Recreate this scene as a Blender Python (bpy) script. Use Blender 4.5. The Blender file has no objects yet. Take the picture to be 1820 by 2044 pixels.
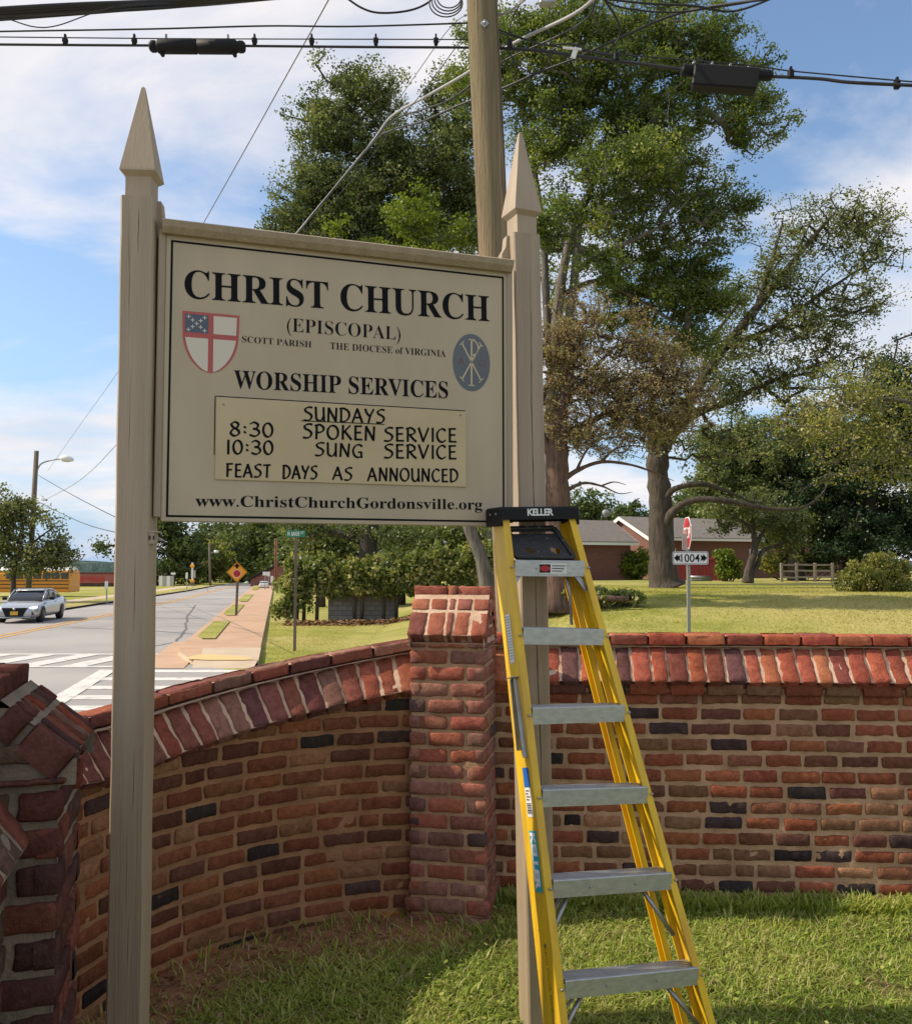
import bpy, math, random
import numpy as np
from mathutils import Vector, Matrix

# ------------------------------------------------------------------ camera, sky, sun, exposure
C = bpy.context.scene.collection
SC = bpy.context.scene
CAMZ, F, PX0, PY0, HOR = 1.8, 1820.0, 910.0, 1022.0, 1130.0
PITCH = math.atan((HOR - PY0) / F)
cam = bpy.data.cameras.new("camera")
cam.sensor_fit = 'HORIZONTAL'; cam.sensor_width = 36.0; cam.lens = 36.0
cam.clip_start = 0.05; cam.clip_end = 20000
camo = bpy.data.objects.new("camera", cam); C.objects.link(camo)
camo.location = (0, 0, CAMZ); camo.rotation_euler = (math.pi / 2 + PITCH, 0, 0)
SC.camera = camo

SUN_EL, SUN_AZ = math.radians(41), math.radians(-91)      # azimuth from +Y towards +X
sun = bpy.data.lights.new("sun", 'SUN'); sun.energy = 5.0; sun.angle = math.radians(0.6); sun.color = (1.0, 0.87, 0.68)
suno = bpy.data.objects.new("sun", sun); C.objects.link(suno)
SDIR = Vector((math.sin(SUN_AZ) * math.cos(SUN_EL), math.cos(SUN_AZ) * math.cos(SUN_EL), math.sin(SUN_EL)))
suno.rotation_euler = SDIR.to_track_quat('Z', 'Y').to_euler()

W = bpy.data.worlds.new("World"); SC.world = W; W.use_nodes = True
nt = W.node_tree; nt.nodes.clear()
def wn(t, **k):
    n = nt.nodes.new(t)
    for a, b in k.items(): setattr(n, a, b)
    return n
out = wn('ShaderNodeOutputWorld'); bg = wn('ShaderNodeBackground'); bg.inputs[1].default_value = 0.12
sky = wn('ShaderNodeTexSky', sky_type='NISHITA', sun_disc=False, sun_elevation=SUN_EL, sun_rotation=SUN_AZ)
sky.air_density = 1.0; sky.dust_density = 0.6; sky.ozone_density = 2.0
tc = wn('ShaderNodeTexCoord')
# clouds: a flat layer overhead, direction projected on to a plane (x/z, y/z)
sep = wn('ShaderNodeSeparateXYZ'); nt.links.new(tc.outputs['Generated'], sep.inputs[0])
zc = wn('ShaderNodeMath', operation='MAXIMUM'); nt.links.new(sep.outputs[2], zc.inputs[0]); zc.inputs[1].default_value = 0.0
za = wn('ShaderNodeMath', operation='ADD'); nt.links.new(zc.outputs[0], za.inputs[0]); za.inputs[1].default_value = 0.22
dx = wn('ShaderNodeMath', operation='DIVIDE'); nt.links.new(sep.outputs[0], dx.inputs[0]); nt.links.new(za.outputs[0], dx.inputs[1])
dy = wn('ShaderNodeMath', operation='DIVIDE'); nt.links.new(sep.outputs[1], dy.inputs[0]); nt.links.new(za.outputs[0], dy.inputs[1])
cb = wn('ShaderNodeCombineXYZ'); nt.links.new(dx.outputs[0], cb.inputs[0]); nt.links.new(dy.outputs[0], cb.inputs[1])
mp = wn('ShaderNodeMapping'); nt.links.new(cb.outputs[0], mp.inputs[0])
mp.inputs['Location'].default_value = (3.1, 0.55, 0); mp.inputs['Scale'].default_value = (1.0, 1.35, 1)
n1 = wn('ShaderNodeTexNoise'); n1.inputs['Scale'].default_value = 1.15; n1.inputs['Detail'].default_value = 9; n1.inputs['Roughness'].default_value = 0.56
n1.inputs['Distortion'].default_value = 0.35
nt.links.new(mp.outputs[0], n1.inputs['Vector'])
cr = wn('ShaderNodeValToRGB'); cr.color_ramp.elements[0].position = 0.40; cr.color_ramp.elements[1].position = 0.585
cr.color_ramp.elements[0].color = (0, 0, 0, 1); cr.color_ramp.elements[1].color = (0.93, 0.93, 0.93, 1)
nt.links.new(n1.outputs['Fac'], cr.inputs[0])
n2 = wn('ShaderNodeTexNoise'); n2.inputs['Scale'].default_value = 2.1; n2.inputs['Detail'].default_value = 6
nt.links.new(mp.outputs[0], n2.inputs['Vector'])
cc = wn('ShaderNodeValToRGB'); cc.color_ramp.elements[0].position = 0.35; cc.color_ramp.elements[1].position = 0.65
cc.color_ramp.elements[0].color = (5.9, 6.2, 6.9, 1); cc.color_ramp.elements[1].color = (8.5, 7.9, 7.6, 1)
nt.links.new(n2.outputs['Fac'], cc.inputs[0])
mx = wn('ShaderNodeMix', data_type='RGBA')
skm = wn('ShaderNodeMix', data_type='RGBA', blend_type='MULTIPLY'); skm.inputs[0].default_value = 1.0
nt.links.new(sky.outputs[0], skm.inputs[6]); skm.inputs[7].default_value = (1.5, 1.52, 1.5, 1)
hz = wn('ShaderNodeMapRange'); hz.inputs[1].default_value = 0.0; hz.inputs[2].default_value = 0.30; hz.inputs[3].default_value = 0.85; hz.inputs[4].default_value = 0.0
nt.links.new(sep.outputs[2], hz.inputs[0])
hm = wn('ShaderNodeMix', data_type='RGBA'); nt.links.new(hz.outputs[0], hm.inputs[0]); nt.links.new(skm.outputs[2], hm.inputs[6]); hm.inputs[7].default_value = (2.9, 4.3, 6.6, 1)
nt.links.new(cr.outputs[0], mx.inputs[0]); nt.links.new(hm.outputs[2], mx.inputs[6]); nt.links.new(cc.outputs[0], mx.inputs[7])
nt.links.new(mx.outputs[2], bg.inputs[0]); nt.links.new(bg.outputs[0], out.inputs[0])

vs = SC.view_settings
vs.view_transform = 'Standard'; vs.look = 'None'; vs.exposure = 0.1; vs.gamma = 1.0
SC.cycles.max_bounces = 6; SC.cycles.diffuse_bounces = 3; SC.cycles.transparent_max_bounces = 8
SC.cycles.use_denoising = True

# ------------------------------------------------------------------ helpers
rnd = random.Random(7)
rng = np.random.default_rng(7)
SP, CP = math.sin(PITCH), math.cos(PITCH)

def P(x, y, d):
    """A sight line of the survey photograph followed to the distance d: a point in the world."""
    u = (x - PX0) / F; v = (PY0 - y) / F
    k = d / (CP - v * SP)
    return Vector((u * k, d, CAMZ + (SP + v * CP) * k))

def ground(y, z=0.0): return (CAMZ - z) * F / (y - HOR)

def vnoise(p, seed=0):
    p = np.asarray(p, float) + seed * 17.31
    i = np.floor(p).astype(np.int64); f = p - i; f = f * f * (3 - 2 * f)
    def h(a, b, c):
        n = (a * 374761393 + b * 668265263 + c * 2147483647 + 1013904223) & 0xffffffff
        n = ((n ^ (n >> 13)) * 1274126177) & 0xffffffff
        return ((n ^ (n >> 16)) & 0xffff) / 32767.5 - 1.0
    r = 0
    for a in (0, 1):
        for b in (0, 1):
            for c in (0, 1):
                w = (f[:, 0] if a else 1 - f[:, 0]) * (f[:, 1] if b else 1 - f[:, 1]) * (f[:, 2] if c else 1 - f[:, 2])
                r = r + w * h(i[:, 0] + a, i[:, 1] + b, i[:, 2] + c)
    return r

def link(o, parent=None):
    C.objects.link(o)
    if parent is not None: o.parent = parent
    return o

def tag(o, label=None, cat=None, group=None, kind=None):
    if label: o["label"] = label
    if cat: o["category"] = cat
    if group: o["group"] = group
    if kind: o["kind"] = kind
    return o

def thing(name, label, cat, loc=(0, 0, 0), group=None):
    o = bpy.data.objects.new(name, None); link(o); o.location = loc; o.empty_display_size = 0.1
    return tag(o, label, cat, group)

def addm(o, parent):
    """link under parent keeping world coordinates of the mesh (parents only translate)"""
    link(o)
    if parent is not None:
        o.parent = parent
        p = parent; off = Vector((0, 0, 0))
        while p is not None:
            off += Vector(p.location); p = p.parent
        o.location = -off
    return o

class MB:
    def __init__(s): s.v = []; s.f = []; s.c = []; s.n = 0; s.sm = []
    def add(s, verts, faces, col=None, smooth=False):
        verts = np.asarray(verts, float).reshape(-1, 3)
        b = s.n
        s.v.append(verts); s.n += len(verts)
        for f in faces: s.f.append(tuple(i + b for i in f))
        s.sm += [smooth] * len(faces)
        if col is None: col = (1, 1, 1)
        c = np.asarray(col, float)
        if c.ndim == 1: c = np.tile(c, (len(verts), 1))
        s.c.append(c)
    def box(s, c, size, R=None, col=None, bevel=0.0):
        hx, hy, hz = [k / 2 for k in size]
        if bevel <= 0:
            v = [(sx * hx, sy * hy, sz * hz) for sz in (-1, 1) for sy in (-1, 1) for sx in (-1, 1)]
            f = [(0, 2, 3, 1), (4, 5, 7, 6), (0, 1, 5, 4), (2, 6, 7, 3), (0, 4, 6, 2), (1, 3, 7, 5)]
        else:
            b = min(bevel, hx * .9, hy * .9, hz * .9)
            v = []; f = []
            idx = {}
            for sx in (-1, 1):
                for sy in (-1, 1):
                    for sz in (-1, 1):
                        for ax in range(3):
                            p = [sx * (hx - b), sy * (hy - b), sz * (hz - b)]
                            p[ax] = (sx * hx, sy * hy, sz * hz)[ax]
                            idx[(sx, sy, sz, ax)] = len(v); v.append(p)
            for ax in range(3):
                for sg in (-1, 1):
                    o1, o2 = [(1, 2), (0, 2), (0, 1)][ax]
                    q = []
                    for a, bb in ((-1, -1), (1, -1), (1, 1), (-1, 1)):
                        k = [0, 0, 0]; k[ax] = sg; k[o1] = a; k[o2] = bb
                        q.append(idx[(k[0], k[1], k[2], ax)])
                    f.append(tuple(q))
            for ax in range(3):
                o1, o2 = [(1, 2), (0, 2), (0, 1)][ax]
                for a in (-1, 1):
                    for bb in (-1, 1):
                        k1 = [0, 0, 0]; k1[o1] = a; k1[o2] = bb
                        ka = list(k1); ka[ax] = -1; kb = list(k1); kb[ax] = 1
                        f.append((idx[(*ka, o1)], idx[(*kb, o1)], idx[(*kb, o2)], idx[(*ka, o2)]))
            for sx in (-1, 1):
                for sy in (-1, 1):
                    for sz in (-1, 1):
                        f.append(tuple(idx[(sx, sy, sz, a)] for a in range(3)))
        v = np.array(v, float)
        if R is not None: v = v @ np.array(R, float).T
        s.add(v + np.array(c, float), f, col)
    def bar(s, a, b, w, t, up=(0, 0, 1), col=None, bevel=0.0):
        a = Vector(a); b = Vector(b); d = (b - a); L = d.length; d.normalize()
        u = Vector(up); x = d.cross(u)
        if x.length < 1e-6: x = d.cross(Vector((1, 0, 0)))
        x.normalize(); y = x.cross(d)
        R = [[x[i], y[i], d[i]] for i in range(3)]
        s.box((a + b) / 2, (w, t, L), R, col, bevel)
    def tube(s, pts, r, sides=8, col=None, caps=True):
        pts = [Vector(p) for p in pts]
        n = len(pts)
        rr = r if hasattr(r, '__len__') else [r] * n
        vs_ = []; prev = None
        for i, p in enumerate(pts):
            t = (pts[min(i + 1, n - 1)] - pts[max(i - 1, 0)])
            if t.length < 1e-9: t = Vector((0, 0, 1))
            t.normalize()
            if prev is None:
                a = t.cross(Vector((0.31, 0.2, 0.93)))
                if a.length < 1e-3: a = t.cross(Vector((1, 0, 0)))
            else:
                a = prev - t * prev.dot(t)
                if a.length < 1e-6: a = t.cross(Vector((1, 0, 0)))
            a.normalize(); prev = a; b = t.cross(a)
            for k in range(sides):
                an = 2 * math.pi * k / sides
                vs_.append(p + (a * math.cos(an) + b * math.sin(an)) * rr[i])
        fs = []
        for i in range(n - 1):
            for k in range(sides):
                k2 = (k + 1) % sides
                fs.append((i * sides + k, i * sides + k2, (i + 1) * sides + k2, (i + 1) * sides + k))
        if caps:
            fs.append(tuple(range(sides - 1, -1, -1))); fs.append(tuple((n - 1) * sides + k for k in range(sides)))
        s.add(np.array([tuple(v) for v in vs_]), fs, col, True)
    def prism(s, poly, o, ex, ey, ez, t0, t1, col=None):
        """2-D outline extruded along ez from t0 to t1"""
        o = Vector(o); ex = Vector(ex); ey = Vector(ey); ez = Vector(ez); n = len(poly)
        v = [o + ex * a + ey * b + ez * t0 for a, b in poly] + [o + ex * a + ey * b + ez * t1 for a, b in poly]
        f = [tuple(range(n - 1, -1, -1)), tuple(range(n, 2 * n))]
        for i in range(n):
            j = (i + 1) % n; f.append((i, j, n + j, n + i))
        s.add([tuple(q) for q in v], f, col)
    def mesh(s, name):
        me = bpy.data.meshes.new(name)
        v = np.concatenate(s.v)
        me.from_pydata(v.tolist(), [], s.f)
        me.polygons.foreach_set('use_smooth', np.array(s.sm, bool))
        a = me.attributes.new('tint', 'FLOAT_COLOR', 'POINT')
        c = np.concatenate(s.c); c4 = np.ones((len(c), 4), np.float32); c4[:, :3] = c
        a.data.foreach_set('color', c4.ravel())
        me.update()
        return me
    def build(s, name, m, parent=None, recalc=True):
        me = s.mesh(name)
        if recalc:
            import bmesh
            bm = bmesh.new(); bm.from_mesh(me); bmesh.ops.recalc_face_normals(bm, faces=bm.faces); bm.to_mesh(me); bm.free()
        me.materials.append(m)
        return addm(bpy.data.objects.new(name, me), parent)

# ------------------------------------------------------------------ materials
def nodes(m):
    m.use_nodes = True; t = m.node_tree; t.nodes.clear(); return t
def mat(name, base=(.5, .5, .5), rough=.6, var=None, scale=5.0, detail=6, bump=0.0, bscale=None, stretch=None, attr=False,
        metal=0.0, emit=None, spec=0.5, coat=0.0, var2=None, scale2=0.5, ramp=(0.35, 0.65), distort=0.0, bumpd=0.01):
    m = bpy.data.materials.new(name); t = nodes(m)
    o = t.nodes.new('ShaderNodeOutputMaterial'); b = t.nodes.new('ShaderNodeBsdfPrincipled')
    t.links.new(b.outputs[0], o.inputs[0])
    b.inputs['Roughness'].default_value = rough; b.inputs['Metallic'].default_value = metal
    b.inputs['Specular IOR Level'].default_value = spec; b.inputs['Coat Weight'].default_value = coat
    co = t.nodes.new('ShaderNodeTexCoord'); vec = co.outputs['Object']
    if stretch:
        mpn = t.nodes.new('ShaderNodeMapping'); mpn.inputs['Scale'].default_value = stretch
        t.links.new(vec, mpn.inputs[0]); vec = mpn.outputs[0]
    def rgbmix(kind, fac, a, bb):
        n = t.nodes.new('ShaderNodeMix'); n.data_type = 'RGBA'; n.blend_type = kind
        for s, v in ((0, fac), (6, a), (7, bb)):
            if hasattr(v, 'is_linked'): t.links.new(v, n.inputs[s])
            else: n.inputs[s].default_value = v if s == 0 else (*v, 1)
        return n.outputs[2]
    def noise(sc, det=6, ro=.55):
        n = t.nodes.new('ShaderNodeTexNoise'); n.inputs['Scale'].default_value = sc; n.inputs['Detail'].default_value = det
        n.inputs['Roughness'].default_value = ro; n.inputs['Distortion'].default_value = distort
        t.links.new(vec, n.inputs['Vector']); return n.outputs['Fac']
    def rmp(v, a, bb):
        n = t.nodes.new('ShaderNodeMapRange'); n.inputs[1].default_value = a; n.inputs[2].default_value = bb
        t.links.new(v, n.inputs[0]); return n.outputs[0]
    col = None
    if attr:
        a = t.nodes.new('ShaderNodeAttribute'); a.attribute_name = 'tint'; col = a.outputs['Color']
        if base != (.5, .5, .5): col = rgbmix('MULTIPLY', 1.0, col, base)
    if var is not None:
        f = rmp(noise(scale, detail), *ramp)
        if attr: col = rgbmix('MULTIPLY', f, col, var)
        else: col = rgbmix('MIX', f, base, var)
    if var2 is not None:
        f2 = rmp(noise(scale2, 5), .42, .62)
        col = rgbmix('MIX', f2, col if col is not None else base, var2)
    if col is None: b.inputs['Base Color'].default_value = (*base, 1)
    else: t.links.new(col, b.inputs['Base Color'])
    if bump:
        bn = t.nodes.new('ShaderNodeBump'); bn.inputs['Strength'].default_value = bump; bn.inputs['Distance'].default_value = bumpd
        t.links.new(noise(bscale or scale * 3, 8, .6), bn.inputs['Height']); t.links.new(bn.outputs[0], b.inputs['Normal'])
    if emit:
        b.inputs['Emission Color'].default_value = (*emit[:3], 1); b.inputs['Emission Strength'].default_value = emit[3]
    return m

def leafmat(name, cols, trans=0.35, gloss=0.06):
    gloss *= .45
    m = bpy.data.materials.new(name); t = nodes(m)
    o = t.nodes.new('ShaderNodeOutputMaterial')
    a = t.nodes.new('ShaderNodeAttribute'); a.attribute_name = 'leaf'
    r = t.nodes.new('ShaderNodeValToRGB'); el = r.color_ramp.elements
    while len(el) < len(cols): el.new(0.5)
    for i, c in enumerate(cols):
        el[i].position = i / (len(cols) - 1); el[i].color = (*c, 1)
    t.links.new(a.outputs['Fac'], r.inputs[0])
    d = t.nodes.new('ShaderNodeBsdfDiffuse'); tr = t.nodes.new('ShaderNodeBsdfTranslucent'); g = t.nodes.new('ShaderNodeBsdfGlossy')
    g.inputs['Roughness'].default_value = .42
    tm = t.nodes.new('ShaderNodeMix'); tm.data_type = 'RGBA'; tm.blend_type = 'MULTIPLY'; tm.inputs[0].default_value = 1
    t.links.new(r.outputs[0], tm.inputs[6]); tm.inputs[7].default_value = (1.5, 1.45, .55, 1)
    t.links.new(r.outputs[0], d.inputs[0]); t.links.new(tm.outputs[2], tr.inputs[0])
    m1 = t.nodes.new('ShaderNodeMixShader'); m1.inputs[0].default_value = trans
    t.links.new(d.outputs[0], m1.inputs[1]); t.links.new(tr.outputs[0], m1.inputs[2])
    m2 = t.nodes.new('ShaderNodeMixShader'); m2.inputs[0].default_value = gloss
    t.links.new(m1.outputs[0], m2.inputs[1]); t.links.new(g.outputs[0], m2.inputs[2]); t.links.new(m2.outputs[0], o.inputs[0])
    return m

M = {}
def brickmat(name='brick', smear=1.0):
    m = bpy.data.materials.new(name); t = nodes(m); N = t.nodes.new; Lk = t.links.new
    o = N('ShaderNodeOutputMaterial'); b = N('ShaderNodeBsdfPrincipled'); Lk(b.outputs[0], o.inputs[0])
    b.inputs['Roughness'].default_value = 1.0; b.inputs['Specular IOR Level'].default_value = .02
    co = N('ShaderNodeTexCoord'); a = N('ShaderNodeAttribute'); a.attribute_name = 'tint'
    def noise(sc, det=7, ro=.62, dis=0):
        n = N('ShaderNodeTexNoise'); n.inputs['Scale'].default_value = sc; n.inputs['Detail'].default_value = det; n.inputs['Roughness'].default_value = ro
        n.inputs['Distortion'].default_value = dis; Lk(co.outputs['Object'], n.inputs['Vector']); return n.outputs['Fac']
    def rng_(v, x0, x1, y0=0, y1=1):
        n = N('ShaderNodeMapRange'); n.inputs[1].default_value = x0; n.inputs[2].default_value = x1; n.inputs[3].default_value = y0; n.inputs[4].default_value = y1; Lk(v, n.inputs[0]); return n.outputs[0]
    def mixc(kind, f, x, y):
        n = N('ShaderNodeMix'); n.data_type = 'RGBA'; n.blend_type = kind
        for i, v in ((0, f), (6, x), (7, y)):
            if hasattr(v, 'is_linked'): Lk(v, n.inputs[i])
            else: n.inputs[i].default_value = v if i == 0 else (*v, 1)
        return n.outputs[2]
    c = mixc('MULTIPLY', rng_(noise(30, 9, .75), .38, .70), a.outputs['Color'], (.52, .47, .46))
    c = mixc('MULTIPLY', rng_(noise(4.5, 6), .50, .72, 0, .7), c, (.66, .62, .62))
    c = mixc('MIX', rng_(noise(38, 8, .75, .4), .62, .74, 0, .5 * smear), c, (.44, .26, .155))
    c = mixc('MIX', rng_(noise(11, 8, .7, .3), .60, .82, 0, .6 * smear), c, (.44, .265, .155))
    Lk(c, b.inputs['Base Color'])
    bn = N('ShaderNodeBump'); bn.inputs['Strength'].default_value = .9; bn.inputs['Distance'].default_value = .010
    Lk(noise(105, 6, .7), bn.inputs['Height']); Lk(bn.outputs[0], b.inputs['Normal']); return m
M['brick'] = brickmat(); M['cap_brick'] = brickmat('cap_brick', .18)
M['mortar'] = mat('mortar', (.54, .345, .215), 1.0, var=(.39, .235, .14), scale=7, bump=.8, bscale=70, spec=.02)
M['pale_mortar'] = mat('pale_mortar', (.64, .46, .34), 1.0, var=(.50, .345, .24), scale=8, bump=.8, bscale=70, spec=.02)
M['curve_mortar'] = mat('dark_brown_mortar', (.40, .215, .112), 1.0, var=(.29, .15, .078), scale=5, bump=.8, bscale=70, spec=.1)  # darker, redder mortar used on the curved wall
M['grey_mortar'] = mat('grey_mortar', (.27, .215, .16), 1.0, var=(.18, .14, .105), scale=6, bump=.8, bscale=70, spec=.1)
M['paint'] = mat('beige_paint', (.375, .295, .205), .5, var=(.315, .245, .165), scale=3, bump=.8, bscale=16, stretch=(9, 9, .35), bumpd=.005)
M['paint_smooth'] = mat('beige_paint_smooth', (.375, .295, .205), .5, var=(.315, .245, .165), scale=3, bump=.25, bscale=22, stretch=(5, 5, .7), bumpd=.003)
M['board'] = mat('cream_board', (.485, .40, .275), .55, var=(.44, .36, .24), scale=1.6, detail=9, bump=.05, bscale=30, stretch=(3, 3, 1), var2=(.425, .345, .235), scale2=1.1)
M['panel'] = mat('yellowed_panel', (.53, .425, .25), .5, var=(.49, .385, .22), scale=4)
M['ink'] = mat('black_lettering', (.008, .0085, .011), .8, spec=.12)
M['black'] = mat('black_plastic', (.012, .012, .013), .6, bump=.1, bscale=120, spec=.2)
M['white'] = mat('white_paint', (.75, .75, .74), .5)
M['crack'] = mat('dark_crack', (.03, .022, .016), .95)
M['alu'] = mat('aluminium', (.50, .51, .51), .42, var=(.40, .41, .41), scale=9, metal=.75, stretch=(1, 8, 8))
M['steel'] = mat('galvanised_steel', (.42, .43, .44), .45, var=(.3, .31, .32), scale=12, metal=.8)
M['yellow'] = mat('yellow_fibreglass', (.80, .52, .012), .45, var=(.70, .43, .015), scale=4, detail=10, bump=.12, bscale=60, stretch=(6, 6, .8), coat=.08, var2=(.60, .36, .03), scale2=2.2)
M['rubber'] = mat('black_cable', (.012, .012, .014), .55)
M['greycable'] = mat('grey_cable', (.34, .34, .35), .45)
M['pole'] = mat('weathered_pole', (.33, .245, .15), .9, var=(.13, .095, .065), scale=3.2, detail=12, bump=1, bscale=7, stretch=(9, 9, .3), bumpd=.03, spec=.15, ramp=(.38, .68), var2=(.20, .17, .10), scale2=.35)
M['farpole'] = mat('grey_pole', (.17, .14, .105), .9, var=(.11, .09, .07), scale=2, stretch=(6, 6, .4))
M['asphalt'] = mat('asphalt', (.31, .295, .285), .92, var=(.235, .225, .22), scale=.6, detail=12, bump=.5, bscale=60, var2=(.35, .33, .315), scale2=.12)
M['mark'] = mat('white_marking', (.60, .585, .555), .85, var=(.36, .345, .33), scale=4, detail=10, ramp=(.5, .75))
M['ymark'] = mat('yellow_marking', (.62, .32, .045), .8, var=(.45, .24, .05), scale=2.5, ramp=(.5, .75))
M['conc'] = mat('red_stained_concrete', (.50, .33, .215), .9, var=(.42, .27, .17), scale=.9, bump=.25, bscale=30)
M['conc2'] = mat('pale_concrete', (.52, .42, .31), .9, var=(.45, .35, .25), scale=1.2, bump=.25, bscale=30)
M['tact'] = mat('yellow_tactile', (.58, .43, .19), .8, bump=.6, bscale=12)
M['lawn'] = mat('lawn', (.20, .225, .045), 1.0, var=(.34, .325, .09), scale=1.3, detail=14, bump=1.0, bscale=9, var2=(.40, .35, .13), scale2=.13, spec=.1, bumpd=.06)
M['soil'] = mat('yard_soil', rough=1.0, attr=True, var=(.62, .58, .55), scale=9, detail=9, bump=1, bscale=40, spec=.05, bumpd=.02, ramp=(.4, .65))
M['bark'] = mat('bark', (.095, .075, .058), .95, var=(.04, .032, .026), scale=2.5, bump=1, bscale=5, stretch=(3, 3, .6), bumpd=.05)
M['greybark'] = mat('grey_bark', (.17, .152, .132), .95, var=(.08, .07, .06), scale=2.5, bump=1, bscale=5, stretch=(3, 3, .6), bumpd=.04)
M['redbark'] = mat('red_bark', (.16, .095, .07), .95, var=(.07, .045, .035), scale=2.5, bump=1, bscale=5, stretch=(4, 4, .4), bumpd=.05)
M['twig'] = mat('dry_twigs', (.25, .20, .15), .9, var=(.15, .11, .08), scale=2)
M['red'] = mat('red_sign', (.40, .012, .02), .5)
M['green'] = mat('green_sign', (.0, .17, .095), .5)
M['amber'] = mat('amber_sign', (.80, .33, .01), .5)
M['shingle'] = mat('grey_shingles', (.19, .165, .145), .95, var=(.15, .14, .13), scale=3, detail=10, bump=.4, bscale=20)
M['greenpost'] = mat('dull_green_post', (.26, .27, .22), .6, metal=.3)
M['glass'] = mat('dark_glass', (.02, .025, .03), .08, spec=.8)

# ------------------------------------------------------------------ text
def bold(s):
    r = ''
    for c in s:
        if 'A' <= c <= 'Z': r += chr(0x1D400 + ord(c) - 65)
        elif 'a' <= c <= 'z': r += chr(0x1D41A + ord(c) - 97)
        else: r += c
    return r
_cap = {}
def textverts(body, offset=0.0, spacing=1.0):
    """Flat lettering as (verts Nx2, faces, cap height) from Blender's own built-in typeface."""
    def one(b):
        cu = bpy.data.curves.new('txt', 'FONT'); cu.body = b; cu.offset = offset; cu.resolution_u = 4; cu.space_character = spacing
        o = bpy.data.objects.new('txt', cu); C.objects.link(o)
        dg = bpy.context.evaluated_depsgraph_get(); me = bpy.data.meshes.new_from_object(o.evaluated_get(dg))
        v = np.zeros(len(me.vertices) * 3); me.vertices.foreach_get('co', v); v = v.reshape(-1, 3)[:, :2].copy()
        f = [tuple(p.vertices) for p in me.polygons]
        bpy.data.objects.remove(o); bpy.data.curves.remove(cu); bpy.data.meshes.remove(me)
        return v, f
    key = (ord(body[0]) > 0x1D000 or any(ord(c) > 0x1D000 for c in body), offset)
    if key not in _cap:
        v, f = one(bold('H') if key[0] else 'H'); _cap[key] = v[:, 1].max()
    v, f = one(body)
    return v, f, _cap[key]

def text_on(name, body, o, ex, ey, width, cap, m, parent, offset=0.0, en=None, lift=0.0012, spacing=1.0, shear=0.0):
    """lettering lying on a surface: o = left end of the baseline, ex/ey = reading and up directions"""
    v, f, ch = textverts(body, offset, spacing)
    x0, x1 = v[:, 0].min(), v[:, 0].max()
    X = (v[:, 0] - x0) * (width / (x1 - x0)); Y = v[:, 1] * (cap / ch); X = X + shear * Y
    o = np.array(o); ex = np.array(ex); ey = np.array(ey); en = np.cross(ex, ey) if en is None else np.array(en)
    w = o + X[:, None] * ex + Y[:, None] * ey + en * lift
    b = MB(); b.add(w, f)
    return b.build(name, m, parent, recalc=False)

# ------------------------------------------------------------------ brickwork: every brick a rough little block
PAL = [((.33, .105, .06), 20), ((.27, .115, .072), 20), ((.19, .083, .062), 16), ((.41, .145, .075), 13), ((.10, .066, .064), 7),
       ((.055, .046, .044), 4), ((.42, .22, .125), 8), ((.33, .24, .185), 4), ((.30, .155, .088), 16)]
COPAL = [((.47, .135, .08), 26), ((.40, .115, .075), 20), ((.30, .10, .075), 12), ((.52, .19, .105), 16), ((.17, .085, .08), 4)]
SHADECOPAL = [((.31, .115, .085), 22), ((.25, .10, .085), 18), ((.37, .125, .08), 14), ((.19, .085, .08), 8), ((.33, .18, .135), 8)]  # curved coping: shade is put into these darker brick colours
CAPPAL = [((.44, .155, .105), 20), ((.50, .19, .125), 20), ((.36, .14, .11), 12)]
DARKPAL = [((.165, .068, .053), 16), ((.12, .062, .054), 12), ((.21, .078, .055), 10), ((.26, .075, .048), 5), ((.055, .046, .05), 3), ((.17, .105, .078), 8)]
def pick(pal):
    t = rnd.random() * sum(w for _, w in pal)
    for c, w in pal:
        t -= w
        if t <= 0: break
    k = rnd.uniform(.82, 1.18)
    return tuple(min(.9, x * k * rnd.uniform(.95, 1.05)) for x in c)

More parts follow.
